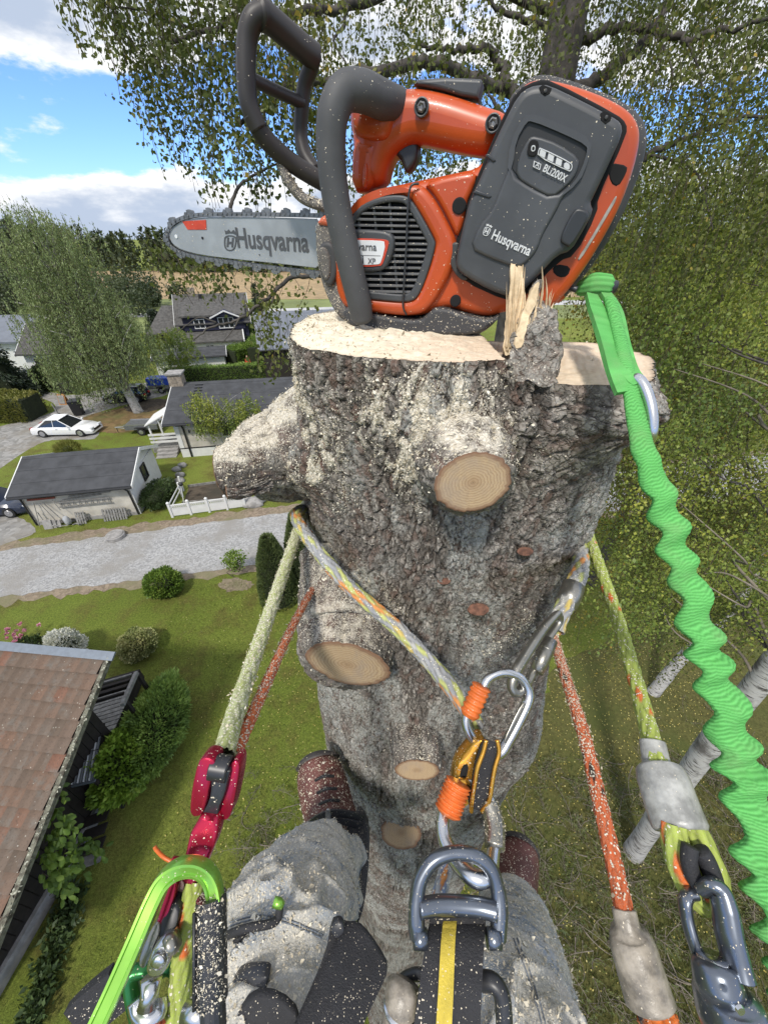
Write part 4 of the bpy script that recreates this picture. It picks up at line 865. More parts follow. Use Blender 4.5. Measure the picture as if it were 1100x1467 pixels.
# ================================================================== cars and yard things
def car(name, label, loc, rz, paint, L=4.6, Wd=1.82, Ht=1.32, coupe=True, group=None, hatch=False):
    """local x forward; built around its own base"""
    t = thing(name, label, 'car', loc, rz, group, local=True); h = Wd / 2
    if hatch: prof = [(-0.5, .40, .88), (-0.47, .78, .96), (-0.2, .86, 1), (0.14, .84, 1), (0.30, .78, .98), (0.46, .60, .92), (0.5, .40, .82)]
    else: prof = [(-0.5, .46, .84), (-0.47, .72, .92), (-0.30, .80, .99), (-0.05, .80, 1), (0.18, .76, 1), (0.36, .68, .97), (0.47, .54, .88), (0.5, .38, .78)]
    V = []; m = 8
    for x, zt, k in prof:
        zt = zt * 1.05 if hatch else zt; w = h * k
        V += [(x * L, -w * .93, .20), (x * L, -w, .38), (x * L, -w * .985, zt * .86), (x * L, -w * .86, zt), (x * L, w * .86, zt), (x * L, w * .985, zt * .86), (x * L, w, .38), (x * L, w * .93, .20)]
    F = [(i * m + j, i * m + (j + 1) % m, (i + 1) * m + (j + 1) % m, (i + 1) * m + j) for i in range(len(prof) - 1) for j in range(m)]
    F += [tuple(range(m))[::-1], tuple(range((len(prof) - 1) * m, len(prof) * m))]
    o = mk('body', V, F, paint, t); o.data.polygons.foreach_set('use_smooth', np.ones(len(o.data.polygons), bool)); shade_auto(o, 38)
    cab = [(-.47, .80), (-.36, Ht - .02), (.02, Ht), (.24, .80)] if hatch else [(-.36, .78), (-.20, Ht - .04), (.0, Ht - .02), (.19, .76)]
    V = []
    for x, z in cab: w = h * (.86 if z < 1 else .68); V += [(x * L, -w, z), (x * L, w, z)]
    mk('glasshouse', V, [(0, 1, 3, 2), (2, 3, 5, 4), (4, 5, 7, 6), (0, 2, 4, 6), (1, 7, 5, 3)], MAT['carglass'], t)
    z = Ht + 0.005; MB().prism([(cab[1][0] * L - .08, -h * .70, z - .02), (cab[2][0] * L + .10, -h * .70, z), (cab[2][0] * L + .10, h * .70, z), (cab[1][0] * L - .08, h * .70, z - .02)], (0, 0, .03)).build('roof', paint, t)
    b = MB()
    for s_ in (-1, 1):
        w1, w2 = h * .865 * s_, h * .69 * s_
        b.tube([(cab[3][0] * L, w1, cab[3][1]), (cab[2][0] * L, w2, Ht - .01)], .03, 6); b.tube([(cab[0][0] * L, w1, cab[0][1]), (cab[1][0] * L, w2, Ht - .02)], .05, 6)
        b.tube([(-.09 * L, w1, .8), (-.09 * L, w2, Ht - .02)], .022, 6)
    b.build('pillar', paint, t)
    for x in (-.30 * L, .31 * L):
        for s_ in (-1, 1):
            c = np.array((x, s_ * (h - .16), .32)); w_ = MB().disc_stack(c, (0, s_, 0), [(0, .28), (.015, .32), (.17, .32), (.185, .29)], 18).build('wheel', MAT['tyre'], t)
            MB().disc_stack(c + (0, s_ * .175, 0), (0, s_, 0), [(0, .215), (.018, .20), (.012, .06), (.03, .05)], 12).build('rim', MAT['alloy'], w_)
    for s_ in (-1, 1):
        MB().box((.478 * L, s_ * h * .56, .56), (.16, .36, .12)).build('headlight', MAT['lamp'], t); MB().box((-.486 * L, s_ * h * .6, .64), (.10, .34, .14)).build('tail_light', MAT['redlamp'], t)
        MB().box((.16 * L, s_ * (h + .06), .84), (.12, .16, .12)).build('mirror', paint, t)
        MB().box((-.04 * L, s_ * h * .99, .66), (.18, .02, .03)).build('door_handle', MAT['black'], t)
    MB().box((.495 * L, 0, .42), (.06, .9, .14)).build('grille', MAT['black'], t)
    return t
PW = NT('white_car_paint').fin((0.78, 0.78, 0.78), 0.2, spec=0.5, coat=0.6); PB = NT('black_car_paint').fin((0.012, 0.013, 0.016), 0.15, spec=0.5, coat=0.8); PN = NT('dark_blue_car_paint').fin((0.012, 0.02, 0.045), 0.15, coat=0.8); PG = NT('grey_car_paint').fin((0.10, 0.105, 0.11), 0.2, coat=0.6)
car('parked_car', 'white two door coupe parked where the drive meets the grass', gz(97, 622) + (0.0, 0.3, 0), math.radians(3), PW, 4.75, 1.85, 1.32)
car('parked_car', 'black hatchback parked in the drive left of the birch trunk', gz(176, 576) + (0.3, 0.5, 0), math.radians(188), PB, 3.9, 1.72, 1.42, hatch=True)
car('parked_car', 'dark blue car half out of frame beside the small cream garage', gz(2, 737) + (-0.6, 0.35, 0), math.radians(8), PN, 4.5, 1.8, 1.42, hatch=True)
car('parked_car', 'dark car at the left frame edge behind the yellow green hedge', gz(14, 573), math.radians(-4), PG, 4.4, 1.78, 1.4, hatch=True)
car('parked_car', 'black car parked against the white house wall left of the round bush', gz(54, 548), math.radians(96), PB, 4.3, 1.78, 1.45, hatch=True)
def bin_(name, label, loc, rz, group=None, s_=1.0):
    t = thing(name, label, 'bin', loc, rz, group, local=True)
    V = [(-.26, -.30, .06), (.26, -.30, .06), (.26, .30, .06), (-.26, .30, .06), (-.30, -.36, 1.0), (.30, -.36, 1.0), (.30, .38, 1.0), (-.30, .38, 1.0)]
    V = np.array(V) * s_; mk('tub', V, [(0, 3, 2, 1), (0, 1, 5, 4), (1, 2, 6, 5), (2, 3, 7, 6), (3, 0, 4, 7), (4, 5, 6, 7)], MAT['black'], t)
    MB().obox(np.array((-.32, -.39, 1.004)) * s_, X * .64 * s_, Y * .80 * s_, Z * .07 * s_).build('lid', MAT['black'], t); MB().tube([np.array((-.28, .44, .97)) * s_, np.array((.28, .44, .97)) * s_], .02, 6).build('handle', MAT['black'], t)
    for q in (-.24, .24): MB().disc_stack(np.array((q * s_, .30 * s_, .1)), (1, 0, 0), [(-.03, .1), (.03, .1)], 10).build('wheel', MAT['tyre'], t)
    return t
bin_('wheelie_bin', 'single black wheelie bin standing on the drive behind the white coupe', gz(115, 594), 0.35, None, 1.25)
bin_('wheelie_bin', 'left of the two black bins on the grass by the drive', gz(94, 564), 0.1, 'pair of bins on the grass'); bin_('wheelie_bin', 'right of the two black bins on the grass by the drive', gz(104, 563), 0.1, 'pair of bins on the grass')
def trailer(name, label, loc, rz, cov, boxm):
    t = thing(name, label, 'trailer', loc, rz, None, local=True)
    MB().obox((-1.25, -.65, .42), X * 2.5, Y * 1.3, Z * .38).build('bed', boxm, t)
    if cov is not None: MB().prism([(-1.27, -.67, .803), (-1.27, .67, .803), (-1.27, .60, 1.45), (-1.27, -.60, 1.45)], (2.54, 0, 0)).build('tarpaulin', cov, t)
    else:
        b = MB(); b.obox((-1.25, -.65, .803), X * 2.5, Y * .05, Z * .06); b.obox((-1.25, .60, .803), X * 2.5, Y * .05, Z * .06); b.build('side_rail', MAT['alloy'], t)
    for s_ in (-1, 1): w_ = MB().disc_stack((0, s_ * .70, .3), (0, s_, 0), [(0, .3), (.16, .3)], 14).build('wheel', MAT['tyre'], t); MB().disc_stack((0, s_ * .865, .3), (0, s_, 0), [(0, .17), (.01, .1)], 10).build('rim', MAT['alloy'], w_); MB().obox((-.4, s_ * .70 - (0 if s_ > 0 else .2), .63), X * .8, Y * .2, Z * .04).build('mudguard', MAT['black'], t)
    MB().tube([(-1.25, -.3, .42), (-2.3, 0, .45), (-1.25, .3, .42)], .035, 6).build('drawbar', MAT['alloy'], t); MB().tube([(-2.2, 0, .45), (-2.2, 0, .03)], .03, 6).build('jockey_wheel', MAT['tyre'], t)
    return t
trailer('trailer', 'small trailer under a bright blue tarpaulin by the hedge', gz(234, 562) + (0, .4, 0), math.radians(8), M('blue_tarp', (0.02, 0.07, 0.42), 0.45, var=0.15, scale=2), MAT['greywood'])
trailer('trailer', 'low grey open trailer at the foot of the brown bank', gz(207, 621) + (0, .4, 0), math.radians(6), None, M('galvanised', (0.16, 0.165, 0.17), 0.5, 0.4))
t = thing('a_board', 'small folding board with an orange frame at the roadside', 'sign', gz(91, 580)); q = gz(91, 580)
MB().obox(q + (-.35, 0, 0), X * .7, (0, .03, .008), (0, .25, .95)).build('frame', M('orange_wood', (0.42, 0.20, 0.07), 0.7), t); MB().obox(q + (-.27, -.02, .12), X * .54, (0, .015, .004), (0, .19, .72)).build('panel', MAT['stone'], t)
MB().obox(q + (-.35, .55, 0), X * .7, (0, .03, .0), (0, -.27, .93)).build('rear_leg', M('orange_wood', (0.42, 0.20, 0.07), 0.7), t)
t = thing('letterbox_post', 'grey post with a mailbox at the drive corner', 'mailbox', gz(90, 603)); q = gz(90, 603)
MB().tube([q, q + (-.25, .1, 1.5)], .06, 8).build('post', MAT['greywood'], t); MB().obox(q + (-.55, -.2, .25), X * .55, Y * .35, Z * .45).build('box', MAT['stone'], t)
t = thing('well_cover', 'round concrete well cover at the grass edge of the gravel road', 'well cover', gz(167, 770)); q = gz(167, 770)
MB().disc_stack(q - (0, 0, .1), (0, 0, 1), [(0, .46), (.30, .46), (.32, .43)], 24).build('ring', MAT['stone'], t); MB().disc_stack(q + (0, 0, .222), (0, 0, 1), [(0, .40), (.04, .39)], 24).build('lid', MAT['stone'], t)
wf = thing('white_fence', 'low white picket fence with lattice top beside the gravel road', 'fence', gz(247, 740))
fa, fb = gz(248, 741), gz(352, 727); fe = unit(fb - fa); fl_ = np.linalg.norm(fb - fa)
for k in range(5):
    p = fa + fe * fl_ * k / 4; po = MB().obox(p - fe * .05 - (0, .05, .1), fe * .11, (0, .11, 0), (0, 0, 1.05)).build('post', MAT['white'], wf); MB().disc_stack(p + (0, 0, .953), (0, 0, 1), [(0, .085), (.03, .085), (.09, .02)], 8).build('post_cap', MAT['white'], po)
for k in range(4):
    p = fa + fe * (fl_ * k / 4 + .065); w = fl_ / 4 - .13; MB().obox(p + (0, 0, .08), fe * w, (0, .03, 0), (0, 0, .42)).build('panel', MAT['white'], wf)
    b = MB(); b.obox(p + (0, 0, .503), fe * w, (0, .05, 0), (0, 0, .05)); b.obox(p + (0, 0, .76), fe * w, (0, .05, 0), (0, 0, .05))
    for j in range(9):
        a = p + fe * (w * j / 9) + (0, 0, .55); b.bar(a, a + fe * (w / 9) + (0, 0, .21), .02, .03); b.bar(a + fe * (w / 9) + (0, .012, 0), a + (0, .012, .21), .02, .03)
    b.build('lattice', MAT['white'], wf)
fc = gz(262, 712)
for p in (fc, fc + (-.25, .7, 0)): MB().obox(p - (.05, .05, .1), X * .1, Y * .1, Z * 1.15).build('gate_post', MAT['white'], wf)
MB().bar(fa + (0, 0, .5), fc + (0, 0, .5), .03, .08).build('side_rail', MAT['white'], wf); MB().bar(fa + (0, 0, .8), fc + (0, 0, .8), .03, .08).build('side_rail', MAT['white'], wf)
t = thing('garden_lamp', 'pale post with a round black head leaning by the white fence', 'garden lamp', gz(262, 722)); q = gz(264, 722)
MB().tube([q, q + (.15, .1, 1.25)], .025, 7).build('post', MAT['white'], t); core('head', q + (.16, .1, 1.33), (.13, .13, .12), MAT['black'], t, 1, 0.05)
bd = thing('garden_bed_edge', 'pale boards edging the bare vegetable bed', 'bed edging', gz(295, 705))
Bq = [gz(270, 698), gz(322, 691), gz(336, 716), gz(262, 722)]
for i in range(3): MB().bar(Bq[i] + (0, 0, .08), Bq[i + 1] + (0, 0, .08), .05, .18).build('board', MAT['greywood'], bd)
for k, (px, py, lb) in enumerate([(262, 668, 'flat grey boulder nearest the bungalow corner'), (254, 674, 'dark boulder left of the flat one by the vegetable bed'), (259, 682, 'pale boulder in the middle of the rock row by the bed'), (258, 690, 'lowest pale boulder of the rock row by the bed')]):
    t = core('boulder', gz(px, py) + (0, 0, .08), (.32, .25, .2), MAT['stone'], None, 30 + k); _props(t, lb, 'boulder', 'boulders by the vegetable bed')
t = core('rock_heap', gz(362, 722) + (0, 0, .1), (.7, .5, .3), MAT['stone'], None, 77, 0.45); _props(t, 'pale rock heap at the right end of the white fence under the branch stub', 'rock heap')
t = thing('distant_walker', 'tiny figure in an orange red top on the lane beyond the hedge', 'person', gz(358, 532)); q = gz(358, 532) + (0, 0, .3)
MB().tube([q + (-.1, 0, -.3), q + (-.1, 0, .5)], [.08, .11], 8).tube([q + (.1, 0, -.3), q + (.1, 0, .5)], [.08, .11], 8).build('trousers', MAT['black'], t); MB().tube([q + (0, 0, .5), q + (0, 0, .8), q + (0, 0, 1.1), q + (0, 0, 1.2)], [.19, .2, .22, .08], 10).tube([q + (-.2, 0, 1.1), q + (-.32, 0, .6)], [.07, .05], 6).tube([q + (.2, 0, 1.1), q + (.32, 0, .6)], [.07, .05], 6).build('jacket', M('orange_red_cloth', (.55, .09, .04), .8), t)
core('head', q + (0, 0, 1.36), (.1, .11, .14), M('skin', (.45, .28, .2), .6), t, 2, .03)
# ================================================================== the topped spruce stem
TC = np.array((0.115, 0.65)); TR = 0.27; ZT = 12.903
def cyl(px, py, rad=TR):
    """where the sight line through a pixel meets the bare stem cylinder"""
    r = ray(px, py); A = r[0] ** 2 + r[1] ** 2; B = -2 * (r[0] * TC[0] + r[1] * TC[1]); Cc = TC @ TC - rad * rad
    return C0 + r * ((-B - math.sqrt(max(0.0, B * B - 4 * A * Cc))) / (2 * A))
def cyl2(px, py):
    """the same on the swollen lower part of the stem"""
    r = ray(px, py); c_ = TC + (-0.005, -0.05); q = TR + 0.030; A = r[0] ** 2 + r[1] ** 2; B = -2 * (r[0] * c_[0] + r[1] * c_[1]); Cc = c_ @ c_ - q * q
    return C0 + r * ((-B - math.sqrt(max(0.0, B * B - 4 * A * Cc))) / (2 * A))
def m_bark(name='spruce_bark'):
    t = NT(name); tone = t.attr('tone'); red = t.attr('red'); lich = t.attr('lichen'); dust = t.attr('dust'); deep = t.attr('deep')
    geo = t.new('ShaderNodeNewGeometry').outputs['Position']
    n = t.noise(45, 6, 0.7, geo); f = t.noise(240, 5, 0.75, geo); b = t.noise(9, 4, 0.6, geo)
    c = t.ramp(tone, [(0, (0.112, 0.092, 0.077)), (0.35, (0.205, 0.176, 0.150)), (0.7, (0.305, 0.272, 0.236)), (1, (0.41, 0.375, 0.335))])
    c = t.mix(t.math('MULTIPLY', t.step(n, 0.4, 0.75), 0.55), c, (0.095, 0.078, 0.066))
    dn = t.new('ShaderNodeTexNoise'); dn.inputs['Scale'].default_value = 55; dn.inputs['Detail'].default_value = 3; t.l.new(geo, dn.inputs['Vector'])
    ds = t.new('ShaderNodeVectorMath', operation='SCALE'); t.l.new(dn.outputs['Color'], ds.inputs[0]); ds.inputs['Scale'].default_value = 0.042
    da = t.new('ShaderNodeVectorMath', operation='ADD'); t.l.new(geo, da.inputs[0]); t.l.new(ds.outputs[0], da.inputs[1]); wv = t.mapped((1, 1, 0.62), (0, 0, 0), da.outputs[0])
    ve = t.vor(115, wv, 'DISTANCE_TO_EDGE'); vc = t.new('ShaderNodeSeparateXYZ'); t.l.new(t.vor(115, wv, out='Color'), vc.inputs[0])
    flake = t.step(ve, 0.02, 0.16); c = t.mix(1.0, c, t.ramp(vc.outputs[0], [(0, 0.72), (0.5, 1.0), (1, 1.30)]), 'MULTIPLY'); c = t.mix(t.math('MULTIPLY', t.math('SUBTRACT', 1.0, flake), 0.6), c, (0.045, 0.034, 0.027))
    c = t.mix(t.math('MULTIPLY', red, 0.8), c, t.mix(n, (0.12, 0.060, 0.042), (0.20, 0.105, 0.075)))
    c = t.mix(deep, c, (0.042, 0.032, 0.026))
    lm_ = t.math('MULTIPLY', lich, t.step(t.math('ADD', t.math('MULTIPLY', f, 0.6), t.math('MULTIPLY', n, 0.5)), 0.46, 0.62))
    c = t.mix(lm_, c, t.mix(b, (0.30, 0.295, 0.27), (0.42, 0.42, 0.385)))
    sp = t.vor(420, geo); sc_ = t.new('ShaderNodeSeparateXYZ'); t.l.new(t.vor(420, geo, out='Color'), sc_.inputs[0])
    dm = t.math('ADD', t.math('MULTIPLY', dust, 1.15), t.math('SUBTRACT', t.math('MULTIPLY', t.up(), 0.28), 0.12), True)
    m1 = t.math('MULTIPLY', t.math('LESS_THAN', sc_.outputs[0], dm), t.step(sp, 0.50, 0.30))
    m1 = t.math('MAXIMUM', m1, t.step(t.math('ADD', dust, t.math('MULTIPLY', t.math('SUBTRACT', n, 0.5), 1.2)), 0.50, 0.82))
    c = t.mix(m1, c, t.mix(sc_.outputs[1], (0.50, 0.45, 0.36), (0.72, 0.67, 0.57)))
    t.bump(t.math('ADD', t.math('ADD', n, t.math('MULTIPLY', f, 0.5)), t.math('ADD', t.math('MULTIPLY', m1, 0.4), t.math('MULTIPLY', t.math('ADD', flake, vc.outputs[1]), 0.6))), 0.65, 0.0036)
    return t.fin(c, 0.88, spec=0.2)
MAT['bark'] = m_bark()
def bark_field(u, z, seed=0):
    """u metres round the stem, z metres along it -> height, tone, red, deep"""
    wx = (fbm(u * 30 + seed, z * 30, None, 4) - 0.5) * 0.036; wz = (fbm(u * 30 + 91, z * 30 + seed, None, 4) - 0.5) * 0.036
    f1, f2, c, c2, ox, oy = worley((u + wx) * 66, (z + wz) * 46, seed)
    e = sstep(0.02, 0.17, f2 - f1)
    g1, g2, d, d2, px_, py_ = worley((u + wx * 1.4) * 165, (z + wz * 1.4) * 135, seed + 7)
    e2 = sstep(0.02, 0.25, g2 - g1)
    h = e * (0.30 + 0.75 * c) + 0.38 * e2 * (0.2 + 0.8 * d) + (ox * (c - 0.5) + oy * (c2 - 0.5)) * 0.9 + (px_ * (d - 0.5) + py_ * (d2 - 0.3)) * 0.5
    h = h + (fbm(u * 160, z * 160, None, 3) - 0.5) * 0.35 + (fbm(u * 9, z * 7, None, 3) - 0.5) * 0.8
    crack = sstep(0.60, 0.70, fbm(u * 16 + 3, z * 4.5 + seed, None, 4)) * sstep(0.10, 0.0, np.abs(fbm(u * 30 + 5, z * 6, None, 3) - 0.5))
    h = h - crack * 1.6
    tone = np.clip(0.15 + 0.55 * c * e + 0.32 * d + (fbm(u * 7, z * 7, None, 3) - 0.5) * 0.6, 0, 1)
    red = ((c2 > 0.80) | (d2 > 0.94)).astype(float) * (0.3 + 0.7 * fbm(u * 12, z * 12, None, 2))
    deep = np.clip((1 - e) * 0.95 + (1 - e2) * 0.38 + crack * 1.2, 0, 1)
    return h, tone, red, deep
spr = thing('topped_spruce', 'thick topped spruce with sawn branch stubs that the worker stands against', 'tree', (TC[0], TC[1], 0))
# bulges where the branches leave the stem: (point on the surface, radius of influence, height)
BUL = [(cyl(635, 620), 0.085, 0.030), (cyl(500, 885), 0.085, 0.030), (cyl(446, 672), 0.060, 0.038), (cyl(862, 575), 0.070, 0.058), (cyl(600, 1085), 0.06, 0.010), (cyl(575, 1175), 0.07, 0.01), (cyl(752, 1060), 0.12, 0.03)]
DUS = [(cyl(620, 615), 0.085, 0.95), (cyl(700, 640), 0.05, 0.6), (cyl(440, 620), 0.10, 0.95), (cyl(480, 880), 0.085, 1.0), (cyl(540, 860), 0.06, 0.55), (cyl(740, 905), 0.06, 0.45), (cyl(480, 1060), 0.10, 0.35), (cyl(560, 560), 0.05, 0.3), (cyl(700, 950), 0.06, 0.3), (cyl(520, 1250), 0.2, 0.4)]
al = np.concatenate([np.linspace(-100 - 112, -100 + 112, 430), np.linspace(-100 + 112, -100 + 248, 44)[1:-1]]) * PI / 180
zs = np.concatenate([np.linspace(ZT, 11.6, 540), np.linspace(11.6, 10.6, 230)[1:], 10.6 - (np.linspace(0, 1, 80)[1:] ** 1.6) * 10.9])
A_, Z_ = np.meshgrid(al, zs); nr_, nc_ = A_.shape
U_ = A_ * TR
hh, tone, red, deep = bark_field(U_, Z_)
CC = np.array((0.08, 0.53))            # axis the outline is measured from
ec = CC - TC; bq = ec[0] * np.cos(al) + ec[1] * np.sin(al); rc_ = -bq + np.sqrt(bq ** 2 - (ec @ ec - TR ** 2))
topo = chaikin(np.array([(-.122, .55), (-.108, .475), (-.072, .423), (.0, .402), (.06, .396), (.123, .396), (.20, .396), (.275, .425), (.318, .466), (.330, .51), (.312, .56), (.247, .586), (.15, .575), (.10, .63), (.0, .70), (-.080, .715), (-.108, .67), (-.122, .61)]), 1) - CC
ta = np.arctan2(topo[:, 1], topo[:, 0]); o_ = np.argsort(ta); rt_ = np.interp(((al + PI) % (2 * PI)) - PI, ta[o_], np.hypot(topo[o_, 0], topo[o_, 1]), period=2 * PI)
wt_ = sstep(12.64, 12.88, Z_)
base_r = rc_[None] * (1 - wt_) + rt_[None] * wt_ + 0.010 * np.sin(A_ * 3 + 1) * (1 - wt_) + np.clip(11.5 - Z_, 0, 12) * 0.006 + 0.14 * np.exp(-Z_ / 0.5)
Pn = np.stack([CC[0] + np.cos(A_) * base_r, CC[1] + np.sin(A_) * base_r, Z_], -1)
bul = np.zeros_like(A_)
for p, rr_, hgt in BUL:
    dd = np.linalg.norm((Pn - p) * (1, 1, 0.9), axis=-1); bul = bul + hgt * np.exp(-(dd / rr_) ** 2 * 1.6)
tl = sstep(0.120, 0.132, Pn[..., 0]) * 0.022          # the second, slightly lower cut on the right
top_f = sstep(ZT - 0.08, ZT, Z_)
zz_ = Z_ - tl * top_f + 0.004 * (fbm(A_ * 6, A_ * 0, None, 3) - 0.5) * top_f
rr_f = base_r + bul + (hh - 0.8) * 0.0062 * (1 - 0.5 * sstep(ZT - 0.004, ZT, Z_))
swell = sstep(12.42, 11.95, Z_); rr_f = rr_f + 0.022 * swell
V = np.stack([CC[0] - 0.005 * swell + np.cos(A_) * rr_f, CC[1] - 0.05 * swell + np.sin(A_) * rr_f, zz_], -1)
dust = np.zeros_like(A_)
for p, rr_, k in DUS:
    dd = np.linalg.norm(Pn - p, axis=-1); dust = np.maximum(dust, k * np.exp(-(dd / rr_) ** 2))
dust = dust * (0.15 + 1.5 * sstep(0.36, 0.62, fbm(U_ * 42, Z_ * 42, None, 4))) * (0.55 + 0.45 * sstep(-0.2, 0.6, hh - 0.6)) + 0.02
lich = np.clip(sstep(0.42, 0.66, fbm(U_ * 11 + 40, Z_ * 9, None, 4)) + 0.15, 0, 1)
Fq = np.array([[(i * nc_ + j), ((i + 1) * nc_ + j), ((i + 1) * nc_ + (j + 1) % nc_), (i * nc_ + (j + 1) % nc_)] for i in range(nr_ - 1) for j in range(nc_)])
stem = mk('trunk', V.reshape(-1, 3), Fq, MAT['bark'], spr, True, {'tone': tone.ravel(), 'red': red.ravel(), 'lichen': lich.ravel(), 'dust': dust.ravel(), 'deep': deep.ravel()})
# ---- sawn top
def m_cut(name, rings, c0=(0.66, 0.48, 0.32), c1=(0.50, 0.33, 0.20), fresh=0.0, saw=220):
    t = NT(name); d = t.attr('ring'); e = t.attr('edge')
    geo = t.new('ShaderNodeNewGeometry').outputs['Position']
    n = t.noise(60, 5, 0.7, geo); f = t.noise(420, 4, 0.7, geo)
    w = t.math('SINE', t.math('ADD', t.math('MULTIPLY', d, rings), t.math('MULTIPLY', n, 9.0)))
    c = t.mix(t.math('MULTIPLY', t.step(w, 0.1, 1.0), 0.7), c0, c1)
    c = t.mix(t.math('MULTIPLY', t.step(n, 0.5, 0.75), 0.4), c, sc(c0, 0.7))
    st = t.new('ShaderNodeTexWave'); st.inputs['Scale'].default_value = saw * 0.3; st.inputs['Distortion'].default_value = 3.0; t.l.new(t.mapped((1, 0.3, 0.6), (0.3, 0.2, 0.9), geo), st.inputs[0])
    c = t.mix(t.math('MULTIPLY', st.outputs[1], 0.10), c, sc(c0, 0.62))
    if fresh <= 0:
        c = t.mix(t.math('MULTIPLY', t.step(t.noise(22, 4, 0.7, geo), 0.45, 0.7), 0.55), c, (0.25, 0.20, 0.155)); c = t.mix(t.math('MULTIPLY', t.step(d, 0.34, 0.05), 0.45), c, (0.20, 0.12, 0.065)); c = t.mix(t.math('MULTIPLY', st.outputs[1], 0.25), c, sc(c0, 0.5)) if False else c
    c = t.mix(e, c, (0.13, 0.062, 0.038))
    if fresh > 0:
        v = t.vor(430, geo); c = t.mix(t.math('MULTIPLY', t.step(t.math('ADD', n, t.attr('dust')), 0.55, 0.9), fresh), c, t.mix(f, (0.62, 0.54, 0.40), (0.84, 0.78, 0.64)))
    t.bump(t.math('ADD', f, t.math('MULTIPLY', st.outputs[1], 0.4)), 0.6, 0.0012); return t.fin(c, 0.8, spec=0.2)
MAT['topcut'] = m_cut('fresh_top_cut', 120, (0.70, 0.57, 0.43), (0.63, 0.49, 0.35), 0.95)
MAT['oldcut'] = m_cut('branch_cut_face', 75, (0.36, 0.265, 0.160), (0.235, 0.155, 0.088), 0)
topr = np.hypot(V[0, :, 0] - CC[0], V[0, :, 1] - CC[1]) - 0.0012; nrg = 46
kk = np.linspace(1, 0.0, nrg)
X0 = CC[0] + np.cos(al)[None] * topr[None] * kk[:, None]; Y0 = CC[1] + np.sin(al)[None] * topr[None] * kk[:, None]
Zc = ZT - 0.0015 - sstep(0.120, 0.132, X0) * 0.022 + (fbm(X0 * 60, Y0 * 60, None, 4) - 0.5) * 0.006 * np.minimum(1, (1 - kk)[:, None] * 8)
dz = np.clip(1.15 - np.hypot(X0 + 0.06, (Y0 - 0.56) * 0.8) / 0.17, 0, 1); Zc = Zc + dz * (0.003 + 0.010 * fbm(X0 * 110, Y0 * 110, None, 4)) * np.minimum(1, (1 - kk)[:, None] * 10)
Zc[0] = V[0, :, 2]
Vt = np.stack([X0, Y0, Zc], -1).reshape(-1, 3)
Ft = np.array([[i * nc_ + (j + 1) % nc_, (i + 1) * nc_ + (j + 1) % nc_, (i + 1) * nc_ + j, i * nc_ + j] for i in range(nrg - 1) for j in range(nc_)])[:, ::-1].copy()
rg_ = np.repeat(kk, nc_); mk('cut_surface', Vt, Ft, MAT['topcut'], spr, True, {'ring': rg_, 'edge': sstep(0.985, 1.0, rg_) * 0.5, 'dust': dz.ravel() * 0.6})
